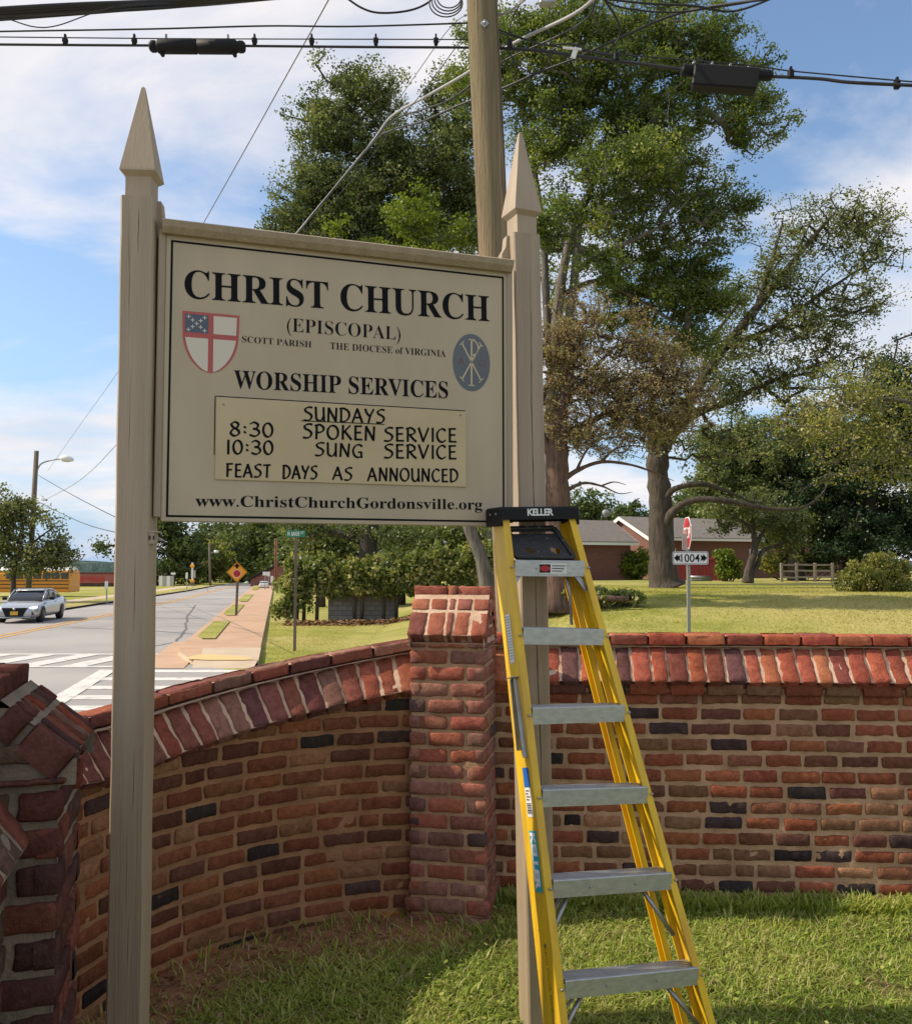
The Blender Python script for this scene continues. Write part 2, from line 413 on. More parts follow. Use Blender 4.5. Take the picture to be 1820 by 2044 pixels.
def brick(mb, fm, s0, s1, z0, z1, n1, n0, col, zlim=None, rough=1.0, edge=.005):
    L, H = s1 - s0, z1 - z0
    nx = max(2, int(L / .022)); nz = max(2, int(H / .018))
    us = np.concatenate([[0], np.linspace(edge / L, 1 - edge / L, nx), [1]]); ws = np.concatenate([[0], np.linspace(edge / H, 1 - edge / H, nz), [1]])
    U, Wv = np.meshgrid(us, ws); a, b = U.shape
    border = (U == 0) | (U == 1) | (Wv == 0) | (Wv == 1)
    corner = ((U == 0) | (U == 1)) & ((Wv == 0) | (Wv == 1))
    s = s0 + U * L; z = z0 + Wv * H; n = np.where(border, n1 - edge * .62, n1)
    q = np.stack([s.ravel() * 30, z.ravel() * 30, np.full(s.size, n1 * 30 + rnd.random() * 50)], 1)
    j1 = vnoise(q, 1).reshape(a, b); j2 = vnoise(q * 1.0, 2).reshape(a, b); j3 = vnoise(q * .55, 3).reshape(a, b); j4 = vnoise(q * 2.6, 4).reshape(a, b)
    j5 = vnoise(q * 3.1, 7).reshape(a, b); s = s + (j1 * .0045 + j5 * .0022) * rough; z = z + (j2 * .0038 + j4 * .0022) * rough; n = n + (j3 * .0032 + j4 * .0020) * rough - np.where(border, np.maximum(0, j5) * .006, 0)
    s = np.where(corner, s + np.where(U == 0, 1, -1) * rnd.uniform(.002, .007), s); z = np.where(corner, z + np.where(Wv == 0, 1, -1) * rnd.uniform(.001, .005), z)
    tl = rnd.uniform(-.004, .004); n = n + tl * (Wv - .5) + rnd.uniform(-.003, .003)
    s = s.ravel(); z = z.ravel(); n = n.ravel()
    # border ring again at the back
    ring = [i for i in range(b)] + [r * b + b - 1 for r in range(1, a)] + [(a - 1) * b + i for i in range(b - 2, -1, -1)] + [r * b for r in range(a - 2, 0, -1)]
    sr, zr = s[ring], z[ring]
    s = np.concatenate([s, sr]); z = np.concatenate([z, zr]); n = np.concatenate([n, np.full(len(ring), n0)])
    if zlim is not None: z = np.minimum(z, zlim(s))
    v = fm(s, z, n)
    f = []
    for r in range(a - 1):
        for k in range(b - 1):
            f.append((r * b + k, r * b + k + 1, (r + 1) * b + k + 1, (r + 1) * b + k))
    base = a * b; m = len(ring)
    for k in range(m):
        k2 = (k + 1) % m; f.append((ring[k2], ring[k], base + k, base + k2))
    mb.add(v, f, col, True)

def sheet(mb, fm, s0, s1, z0, z1, n, zlim=None, step=.02, amp=.006, zstep=None):
    nx = max(2, int((s1 - s0) / step)); nz = max(2, int((z1 - z0) / (zstep or step)))
    S, Z = np.meshgrid(np.linspace(s0, s1, nx + 1), np.linspace(z0, z1, nz + 1)); s = S.ravel(); z = Z.ravel()
    q = np.stack([s * 22, z * 22, np.zeros_like(s)], 1)
    nn = n + vnoise(q, 5) * amp + vnoise(q * 2.7, 6) * amp * .4
    if zlim is not None: z = np.minimum(z, zlim(s))
    v = fm(s, z, nn); w = nx + 1
    f = [(r * w + k, r * w + k + 1, (r + 1) * w + k + 1, (r + 1) * w + k) for r in range(nz) for k in range(nx)]
    mb.add(v, f, None, True)

COURSE, BLEN = .0836, .212
def courses(mb, fm, s0, s1, zb, zt, zlim=None, pal=PAL, n1=0.0, blen=BLEN, jz=.024, js=.021, z00=-.05, headers=.0):
    k = 0; z = z00
    while z < zt:
        if z + COURSE > zb:
            s = s0 - (blen * .5 if k % 2 else 0) + rnd.uniform(-.025, .025)
            while s < s1:
                L = blen * rnd.uniform(.9, 1.08)
                if rnd.random() < .06: L *= .58
                a, b = max(s, s0 + .004), min(s + L - js * rnd.uniform(.75, 1.3), s1 - .004)
                za, zb_ = z + jz * .5 * rnd.uniform(.8, 1.25), z + COURSE - jz * .5 * rnd.uniform(.8, 1.25)
                ok = b - a > .03
                if ok and zlim is not None:
                    lim = float(zlim(np.array([(a + b) / 2]))[0]); ok = za < lim - .018
                if ok:
                    brick(mb, fm, a, b, za, min(zb_, zt), n1 + rnd.uniform(-.002, .003), n1 - .05, pick(pal), zlim)
                s += L
        z += COURSE; k += 1

# coping cross-section measured down from the wall's top line: (outward n, drop)
CN0, CD0, CN1, CD1 = .05, .243, -.085, .068
def coping(mb, mm, fm, s0, s1, slope=None, pal=COPAL, back=.28, w=.096):
    """slanting rowlock course, ledge of mortar and one flat course on top; fm(s, drop, n) with drop measured down"""
    sl = math.hypot(CN0 - CN1, CD0 - CD1); dn, dd = (CN1 - CN0) / sl, (CD1 - CD0) / sl
    on, od = -dd, dn                       # outward normal of the slope in (n, drop)
    on, od = (abs(on), -abs(od))
    def fs(s, t, e):                        # along, up the slope, out of the slope
        n = CN0 + dn * t + on * e; d = CD0 + dd * t + od * e
        if slope is not None: s = s + slope(s) * (d - CD0) * .9
        return fm(s, d, n)
    s = s0
    while s < s1 - .02:
        L = w * rnd.uniform(.88, 1.12)
        brick(mb, fs, s + .008, min(s + L - .008, s1), .0, sl - .006, .0 + rnd.uniform(-.003, .004), -.085, pick(pal), rough=1.5, edge=.006)
        s += L
    sheet(mm, fs, s0, s1, .004, sl + .01, -.0085, amp=.0028)
    # ledge + top course
    fv = lambda s, z, n: fm(s, -z, n)
    sheet(mm, lambda s, z, n: fm(s, CD1 - .002 + n * 0 + (z * .22), CN1 + .02 - z), s0, s1, -.012, .05, 0, amp=.002)
    s = s0 + .03
    first = True; s = s0
    while s < s1 - .02:
        L = rnd.uniform(.19, .235)
        if first: L *= .6; first = False
        brick(mb, fv, s + .006, min(s + L - .006, s1), -CD1 + .012, -.004, CN1 - .004, CN1 - .06, pick(pal), rough=1.0)
        ft = lambda s, z, n: fm(s, -n, CN1 - .012 - z)
        brick(mb, ft, s + .006, min(s + L - .006, s1), .0, .1, .0, -.04, pick(pal), rough=1.0)
        brick(mb, ft, s + .006, min(s + L - .006, s1), .112, back - .18, .0, -.04, pick(pal), rough=1.0)
        s += L
    sheet(mm, lambda s, z, n: fm(s, .009 + n, CN1 - .006 - z), s0, s1, 0, back - .16, 0, amp=.002)
    # far side of the coping
    m = MB()
    for (na, da, nb, db) in ((-back + .08, .0, -back + .08, CD1), (-back + .08, CD1, -back - .06, CD0), (-back - .06, CD0, -back + .0, CD0 + .01)):
        sheet(mm, lambda s, z, n, q=(na, da, nb, db): fm(s, q[1] + (q[3] - q[1]) * z, q[0] + (q[2] - q[0]) * z + n), s0, s1, 0, 1, 0, amp=.003, zstep=.25)
    sheet(mm, lambda s, z, n: fm(s, CD0 + .004 + n * .2, CN0 - .005 - z), s0, s1, 0, .08, 0, amp=.002, zstep=.04)

def wallbody(fm, s0, s1, zt, zlim, pal, name, label, back=.28, z0=-.05):
    root = tag(thing(name, label, 'wall', tuple(fm(np.array([(s0 + s1) / 2]), np.array([0.]), np.array([0.]))[0])), kind='thing')
    mb, mm = MB(), MB()
    courses(mb, fm, s0, s1, z0, zt, zlim, pal)
    sheet(mm, fm, s0, s1, z0 - .6, zt, -.0075, zlim, amp=.006)
    sheet(mm, lambda s, z, n: fm(s, z, -back - n), s0, s1, z0 - .7, zt, 0, zlim, step=.1, zstep=.2)
    return root, mb, mm

# right wall
RW0 = np.array([.511, 5.078]); RWd = np.array([.9983, -.0587]); RWn = np.array([-.0587, -.9983])
def fm_r(s, z, n):
    xy = RW0 + np.outer(s, RWd) + np.outer(n, RWn); return np.column_stack([xy, z])
WT = 1.418
root, mb, mm = wallbody(fm_r, -.42, 3.4, WT - CD0 - .0, None, PAL, 'brick_wall', 'straight red brick wall behind the yellow ladder with a slanting brick coping')
# the projecting course just under the coping
s = -.42
while s < 3.4:
    L = BLEN * rnd.uniform(.92, 1.05); brick(mb, fm_r, s + .006, s + L - .012, WT - CD0 - .078, WT - CD0 - .014, .018, -.04, pick(PAL)); s += L
mb.build('brick_courses', M['brick'], root); mm.build('mortar', M['mortar'], root)
mb, mm = MB(), MB()
coping(mb, mm, lambda s, d, n: fm_r(s, WT - d, n), -.42, 3.4)
o = mb.build('coping', M['cap_brick'], root); mm.build('coping_mortar', M['pale_mortar'], o)

# curved wall between the piers
CC, CR = np.array([-.058, 3.367]), 1.457
TH0, TH1 = math.radians(94.5), math.radians(216)
def ztop(s):
    th = np.degrees(TH0 + np.asarray(s) / CR); t = np.abs((th - 160) / 65.0)
    return 1.155 + .258 * np.sqrt(t * t + .01) ** 1.1
def fm_c(s, z, n):
    th = TH0 + np.asarray(s) / CR; r = CR - np.asarray(n)
    return np.column_stack([CC[0] + r * np.cos(th), CC[1] + r * np.sin(th), z])
SL = (TH1 - TH0) * CR
zl = lambda s: ztop(s) - CD0 + .004
# s runs right to left here: mirror so that it runs left to right as seen from the yard
fmC = lambda s, z, n: fm_c(SL - np.asarray(s), z, n)
zlC = lambda s: zl(SL - np.asarray(s)); ztC = lambda s: ztop(SL - np.asarray(s))
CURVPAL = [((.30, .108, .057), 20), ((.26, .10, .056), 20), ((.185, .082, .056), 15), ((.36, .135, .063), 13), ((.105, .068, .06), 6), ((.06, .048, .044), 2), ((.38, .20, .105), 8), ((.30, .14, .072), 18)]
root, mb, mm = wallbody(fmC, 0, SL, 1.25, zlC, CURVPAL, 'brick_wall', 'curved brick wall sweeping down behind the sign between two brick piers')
mb.build('brick_courses', M['brick'], root); mm.build('mortar', M['curve_mortar'], root)
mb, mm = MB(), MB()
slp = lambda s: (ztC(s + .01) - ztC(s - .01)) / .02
coping(mb, mm, lambda s, d, n: fmC(s, ztC(s) - d, n), 0, SL, slope=slp, pal=SHADECOPAL)
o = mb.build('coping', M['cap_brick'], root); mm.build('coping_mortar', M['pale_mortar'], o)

# left wall, running past the camera
LWd = np.array([-.27, .963]); LWn = np.array([.963, .27]); LW0 = np.array([-1.02, 2.12])
def fm_l(s, z, n):
    xy = LW0 + np.outer(np.asarray(s), LWd) + np.outer(n, LWn); return np.column_stack([xy, z])
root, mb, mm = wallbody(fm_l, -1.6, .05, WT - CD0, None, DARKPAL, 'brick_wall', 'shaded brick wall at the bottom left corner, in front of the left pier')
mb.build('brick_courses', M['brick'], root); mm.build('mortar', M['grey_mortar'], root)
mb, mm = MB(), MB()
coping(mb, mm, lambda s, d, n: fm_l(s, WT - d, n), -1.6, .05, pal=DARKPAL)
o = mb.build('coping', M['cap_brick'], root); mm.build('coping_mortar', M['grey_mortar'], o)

def pier(o, ex, eo, w, dep, ze, label, pal, cpal, z00=-.05, mort='mortar', rise=.19, cuts=(0, .235, .47, .575, .79, 1.0)):
    """square pier: shaft of courses on three sides, projecting band, saddleback cap with a ridge course"""
    o = np.array(o); ex = np.array(ex); eo = np.array(eo)
    root = thing('brick_pier', label, 'pier', (o[0], o[1], 0))
    def fmk(og, e1, e2):
        return lambda s, z, n: np.column_stack([og + np.outer(np.asarray(s), e1) + np.outer(n, e2), z])
    ff = fmk(o - ex * w / 2, ex, eo)
    fr = fmk(o + ex * w / 2, -eo, ex)
    fl = fmk(o - ex * w / 2 - eo * dep, eo, -ex)
    mb, mm = MB(), MB()
    for k, fm in enumerate((ff, fr, fl)):
        L = w if k == 0 else dep
        z = z00; c = 0
        while z < ze - .02:
            zt_ = min(z + COURSE, ze)
            segs = [(0, .52), (.52, 1)] if (c + k) % 2 == 0 else [(0, .23), (.23, .74), (.74, 1)]
            out_ = .012 if z > ze - .1 else (.016 if z < .05 else 0)
            for a, b in segs:
                e0, e1 = (0.0 if a == 0 else .009), (0.0 if b == 1 else .009)
                brick(mb, fm, a * L + e0 - (out_ if a == 0 else 0), b * L - e1 + (out_ if b == 1 else 0), z + .010, zt_ - .010, out_ + rnd.uniform(-.003, .003), -.05, pick(pal), edge=.006)
            z += COURSE; c += 1
        sheet(mm, fm, .006, L - .006, -.7, ze, -.0095, amp=.004)
    mb.build('shaft', M['brick'], root); mm.build('mortar', M[mort], root)
    # cap
    cap, cm = MB(), MB()
    ov = .036; hw = w / 2 + .008; run = .15
    zc = ze + .012
    for sg in (1, -1):
        oc = o - eo * dep / 2; oo = eo * sg; exx = ex * sg
        sl = math.hypot(run, rise)
        q0 = oc + oo * (dep / 2 + ov)
        dirr = np.array([*(-oo * run / sl), rise / sl]); nr = np.array([*(oo * rise / sl), run / sl]); exx3 = np.array([*exx, 0.])
        org = np.array([*(q0 - exx * hw), zc + .028])
        fmS = lambda s, t, e, org=org, exx3=exx3, dirr=dirr, nr=nr: org + np.outer(np.asarray(s), exx3) + np.outer(t, dirr) + np.outer(e, nr)
        # reach the ridge block
        reach = (dep / 2 + ov - .055) / (run / sl)
        reach = min(reach, sl)
        cuts_ = list(cuts)
        for (t0, t1, j) in ((0, reach * .64, 0), (reach * .66, reach, .02)):
            for a, b in zip(cuts_[:-1], cuts_[1:]):
                brick(cap, fmS, a * 2 * hw + (.007 if a else 0), b * 2 * hw - (.007 if b < 1 else 0), t0 + .004, t1 - .008, 0, -.075, pick(cpal), rough=.75, edge=.004)
        sheet(cm, fmS, .004, 2 * hw - .004, .004, reach + .02, -.0055, amp=.002)
        sheet(cm, lambda s, z, n, fmS=fmS: fmS(s, .006 + n, -.006 - z), .004, 2 * hw - .004, 0, .07, 0, amp=.002)
        sheet(cm, lambda s, z, n, fmS=fmS: fmS(s, .01 + z, -.07 + n), .004, 2 * hw - .004, 0, .1, 0, amp=.002)
    oc = o - eo * dep / 2
    zr = zc + .028 + rise * min(1, reach / sl) - .01
    for sg in (1, -1):
        org = np.array([*(oc + eo * sg * .058 - ex * sg * hw), 0.])
        e1 = np.array([*(ex * sg), 0.]); e2 = np.array([*(eo * sg), 0.])
        fmR = lambda s, z, n, org=org, e1=e1, e2=e2: org + np.outer(np.asarray(s), e1) + np.outer(n, e2) + np.column_stack([np.zeros(len(n)), np.zeros(len(n)), z])
        for a, b in ((0, .44), (.44, .57), (.57, 1)):
            brick(cap, fmR, a * 2 * hw + (.004 if a else 0), b * 2 * hw - (.004 if b < 1 else 0), zr, zr + .066, 0, -.056, pick(cpal), rough=1.2)
    fmT = lambda s, t, e: np.array([*(oc - ex * hw - eo * .056), zr + .058]) + np.outer(np.asarray(s), [*ex, 0.]) + np.outer(t, [*eo, 0.]) + np.outer(e, [0, 0, 1.])
    for a, b in ((0, .44), (.44, .57), (.57, 1)):
        brick(cap, fmT, a * 2 * hw, b * 2 * hw, 0.002, .11, 0.0, -.03, pick(cpal), rough=1.0)
    for sg in (1, -1):
        e1 = np.array([*(-eo * sg), 0.]); e2 = np.array([*(ex * sg), 0.])
        org = np.array([*(o + ex * sg * hw if sg == 1 else o - ex * hw - eo * dep), 0.])
        fmE = lambda s, z, n, org=org, e1=e1, e2=e2: org + np.outer(np.asarray(s), e1) + np.outer(n, e2) + np.column_stack([np.zeros(len(n)), np.zeros(len(n)), z])
        cm_tri = lambda s: zc + .018 + (np.minimum(np.asarray(s) + ov, dep + ov - np.asarray(s))) * rise / run * .98
        sheet(cm, fmE, -ov + .004, dep + ov - .004, zc - .04, zc + .3, -.012, lambda s: np.minimum(cm_tri(s), zr), step=.012, amp=.002)
        for r in range(3):
            za = zc + .012 + r * .06
            half = dep / 2 + ov - (za + .05 - zc - .0) * run / rise - .015
            if half < .03: continue
            gc = [-half, 0, half] if r < 2 else [-half, half]
            for a, b in zip(gc[:-1], gc[1:]):
                brick(cap, fmE, dep / 2 + a + .007, dep / 2 + b - .007, za, za + .044, -.004, -.04, pick(pal))
    oC = cap.build('cap', M['cap_brick'], root); cm.build('cap_mortar', M['pale_mortar' if mort == 'mortar' else mort], oC)
    return root

PA = P(898, 1811, 4.81)
yA = math.radians(10.5)
PIERPAL = [((.40, .165, .12), 16), ((.44, .15, .10), 10), ((.36, .18, .14), 14), ((.28, .145, .12), 8), ((.48, .26, .18), 10), ((.15, .10, .095), 3)]
pier((-.045, 4.735), (math.cos(yA), -math.sin(yA)), (-math.sin(yA), -math.cos(yA)), .395, .39, 1.405, 'brick pier with a saddleback brick cap left of the ladder', PIERPAL, CAPPAL)
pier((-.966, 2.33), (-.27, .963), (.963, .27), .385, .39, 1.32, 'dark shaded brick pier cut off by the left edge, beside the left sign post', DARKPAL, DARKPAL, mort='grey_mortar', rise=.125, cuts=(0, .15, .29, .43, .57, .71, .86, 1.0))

# ------------------------------------------------------------------ the church sign
SLp, SRp = P(318, 1043, 3.2), P(1018, 1046, 3.634)
su = Vector((SRp.x - SLp.x, SRp.y - SLp.y, 0)).normalized(); sv = Vector((0, 0, 1)); sn = su.cross(sv)     # sn points at the viewer
def suv(px, py):
    o = Vector((0, 0, CAMZ)); r = P(px, py, 1.0) - o
    t = (SLp - o).dot(sn) / r.dot(sn); q = o + r * t - SLp
    return q.dot(su), q.z
def spt(u, v, n=0.0): return SLp + su * u + sv * v + sn * n
def Z6(x, y): return x * .48 + 218.4, y * .48 + 400.4          # survey crop of the sign
Rs = [[su[i], sn[i], sv[i]] for i in range(3)]
sign = thing('church_sign', 'large cream church notice board hung between two beige posts with pointed finials', 'sign', (spt(.6, 0).x, spt(.6, 0).y, 0))
ub0, ub1 = suv(321, 1000)[0], suv(1013, 1000)[0]; vb0 = suv(400, 1042)[1] ; vb1 = suv(345, 462)[1]
b = MB(); b.box(spt((ub0 + ub1) / 2, (vb0 + vb1) / 2, -.012), (ub1 - ub0, .024, vb1 - vb0), Rs, bevel=.003)
signboard = b.build('signboard', M['board'], sign)
# black border line
def rect_line(u0, u1, v0, v1, w, name, parent, m, n=.0009):
    bb = MB()
    for (a0, a1, c0, c1) in ((u0, u1, v1 - w, v1), (u0, u1, v0, v0 + w), (u0, u0 + w, v0 + w, v1 - w), (u1 - w, u1, v0 + w, v1 - w)):
        bb.add([tuple(spt(a0, c0, n)), tuple(spt(a1, c0, n)), tuple(spt(a1, c1, n)), tuple(spt(a0, c1, n))], [(0, 1, 2, 3)])
    return bb.build(name, m, parent, recalc=False)
q0, q1, q2 = suv(331, 1032), suv(1006.5, 1000), suv(338.5, 478)
rect_line(q0[0], q1[0], q0[1], q2[1], .0075, 'border_line', signboard, M['ink'])
def sign_text(body, L, R, cap, parent, n=.0010, off=0.0, m='ink', name='lettering', serif=True, spacing=1.0):
    a = suv(*Z6(*L)); e = suv(*Z6(*R)); c = suv(*Z6(L[0], L[1] - cap))
    dv = Vector((e[0] - a[0], e[1] - a[1])); wd = dv.length; an = dv / wd
    ex = su * an.x + sv * an.y; ey = su * (-an.y) + sv * an.x
    return text_on(name, bold(body) if serif else body, spt(*a), ex, ey, wd, c[1] - a[1], M[m], parent, off, sn, n, spacing)
sign_text('CHRIST CHURCH', (312, 403), (1580, 502), 116, signboard)
sign_text('(EPISCOPAL)', (738, 543), (1210, 580), 56, signboard, off=-.011)
sign_text('SCOTT PARISH', (551, 588), (840, 611), 26, signboard, off=-.008)
sign_text('THE DIOCESE of VIRGINIA', (918, 617), (1398, 650), 28, signboard, off=-.008)
sign_text('WORSHIP SERVICES', (517, 779), (1408, 822), 74, signboard)
sign_text('www.ChristChurchGordonsville.org', (357, 1271), (1550, 1285), 46, signboard)

# shield
def zuv(x, y): return suv(*Z6(x, y))
def flat(polys, m, name, parent, n):
    bb = MB()
    for p in polys: bb.add([tuple(spt(u, v, n)) for u, v in p], [tuple(range(len(p)))])
    return bb.build(name, m, parent, recalc=False)
M['shield_red'] = mat('faded_red', (.42, .085, .075), .5); M['shield_white'] = mat('shield_white', (.62, .56, .46), .5)
M['shield_blue'] = mat('slate_blue', (.07, .095, .135), .5); M['oval'] = mat('grey_blue', (.105, .118, .135), .5, var=(.125, .138, .155), scale=4)
M['gold'] = mat('pale_gold', (.56, .46, .30), .5); M['dimred'] = mat('dim_red', (.20, .06, .06), .5)
sa = zuv(303, 457); sb = zuv(541, 478); sc_ = zuv(420, 718)
sw = sb[0] - sa[0]; stp = sa[1]; sh = stp - sc_[1]; smx = sa[0] + sw / 2
def half(t):   # half width of the shield at depth t (0 top .. 1 tip)
    return sw / 2 * (1 - .06 * t) if t < .36 else sw / 2 * .978 * math.sqrt(max(0, 1 - ((t - .36) / .64) ** 1.9)) ** 1.12
def shield_poly(inset, x0=-1, x1=1, t0=0, t1=1, n=26):
    L, Rr = [], []
    for i in range(n + 1):
        t = t0 + (t1 - t0) * i / n
        h = max(0, half(t) - inset)
        L.append((smx + max(x0, -h), stp - t * sh)); Rr.append((smx + min(x1, h), stp - t * sh))
    return L[::-1] + Rr if False else Rr[::-1] + L
def shield_side(inset, cx, t0, t1, side, n=22):
    pts = []
    for i in range(n + 1):
        t = t0 + (t1 - t0) * i / n; h = max(cx, half(t) - inset); pts.append((smx + side * h, stp - t * sh))
        if half(t) - inset <= cx: break
    tt = pts[-1][1]
    poly = [(smx + side * cx, stp - t0 * sh)] + pts + ([(smx + side * cx, tt)] if abs(pts[-1][0] - smx) > cx + 1e-4 else [])
    return poly if side < 0 else poly[::-1]
em = flat([shield_poly(0)], M['shield_red'], 'shield_emblem', signboard, .0009)
bw = sw * .045; cx = sw * .045
flat([shield_side(bw, cx, .43, .97, -1), shield_side(bw, cx, .43, .97, 1), shield_side(bw, cx, .045, .345, 1)], M['shield_white'], 'shield_field', signboard, .0014)
flat([shield_side(bw, cx, .045, .345, -1)], M['shield_blue'], 'shield_canton', signboard, .0014)
cr_ = []
cu0, cu1, cv0, cv1 = smx - sw / 2 + bw, smx - cx, stp - .045 * sh, stp - .345 * sh
for fx, fy in ((.16, .14), (.84, .14), (.33, .32), (.67, .32), (.5, .5), (.33, .68), (.67, .68), (.16, .86), (.84, .86)):
    x, y = cu0 + (cu1 - cu0) * fx, cv0 + (cv1 - cv0) * fy; a, t = sw * .036, sw * .0075
    cr_ += [[(x - a, y - t), (x + a, y - t), (x + a, y + t), (x - a, y + t)], [(x - t, y - a), (x + t, y - a), (x + t, y - t * 1.01), (x - t, y - t * 1.01)],
            [(x - t, y + t * 1.01), (x + t, y + t * 1.01), (x + t, y + a), (x - t, y + a)]]
flat(cr_, M['shield_white'], 'small_crosses', signboard, .0019)
# oval with the chi-rho
oc = zuv(1505, 673); ou = zuv(1582, 673)[0] - oc[0]; ov_ = zuv(1505, 554)[1] - oc[1]
flat([[(oc[0] + ou * math.cos(a), oc[1] + ov_ * math.sin(a)) for a in np.linspace(0, 2 * math.pi, 60, endpoint=False)]], M['oval'], 'oval_emblem', signboard, .0009)
def ob(x, y): return (oc[0] + ou * x, oc[1] + ov_ * y)
def seg(a, c, w):
    a = Vector(ob(*a)); c = Vector(ob(*c)); d = (c - a).normalized(); nn = Vector((-d.y, d.x)) * w
    return [tuple(a + nn), tuple(a - nn), tuple(c - nn), tuple(c + nn)]
g = []; wd = ou * .035
g += [seg((0, .80), (0, -.80), wd * 1.2), seg((-.16, .80), (.16, .80), wd * .8), seg((-.16, -.80), (.16, -.80), wd * .8)]
for sx in (-1, 1):
    g += [seg((sx * -.52, .66), (sx * .52, -.62), wd), seg((sx * .40, -.68), (sx * .62, -.52), wd * .7), seg((sx * -.40, .72), (sx * -.62, .58), wd * .7)]
arc = [(.0 + .36 * math.sin(t), .52 + .27 * math.cos(t)) for t in np.linspace(0, math.pi, 14)]
for a, c in zip(arc[:-1], arc[1:]): g.append(seg(a, c, wd))
flat(g, M['gold'], 'chi_rho', signboard, .0016)
for ch, x in (('\u0391', -.72), ('\u03A9', .40)):
    p = spt(*ob(x, -.10)); text_on('greek_letter', ch, p, su, sv, ou * .34, ov_ * .20, M['dimred'], signboard, -.01, sn, .0015)

# schedule panel and its brush lettering
pc = [zuv(443, 822), zuv(1480, 873), zuv(1483, 1186), zuv(441, 1166)]
pu0, pu1, pv0, pv1 = (pc[0][0] + pc[3][0]) / 2, (pc[1][0] + pc[2][0]) / 2, (pc[2][1] + pc[3][1]) / 2, (pc[0][1] + pc[1][1]) / 2
b = MB(); b.box(spt((pu0 + pu1) / 2, (pv0 + pv1) / 2, .003), (pu1 - pu0, .005, pv1 - pv0), Rs, bevel=.0012)
panel = b.build('schedule_panel', M['panel'], sign)
PN = .0055
bb = MB()
l0, l1, l2 = zuv(440, 820), zuv(1480, 871), zuv(438, 1058)
def lineq(a, c, w, n):
    a = Vector(a); c = Vector(c); d = (c - a).normalized(); nn = Vector((-d.y, d.x)) * w
    return [tuple(spt(*(a + nn), n)), tuple(spt(*(a - nn), n)), tuple(spt(*(c - nn), n)), tuple(spt(*(c + nn), n))]
bb.add(lineq((pu0 - .003, pv1 + .0035), (pu1 - .002, pv1 + .0035), .0016, .001), [(0, 1, 2, 3)])
bb.add(lineq((pu0 - .0045, pv1 + .0035), (pu0 - .0045, l2[1]), .0016, .001), [(0, 1, 2, 3)])
bb.build('old_outline', M['ink'], signboard, recalc=False)
for q in ((475, 848), (1457, 893)):
    bb = MB(); u, v = zuv(*q); bb.tube([spt(u, v, PN), spt(u, v, PN + .002)], .0035, 8)
    bb.build('screw', M['steel'], panel)

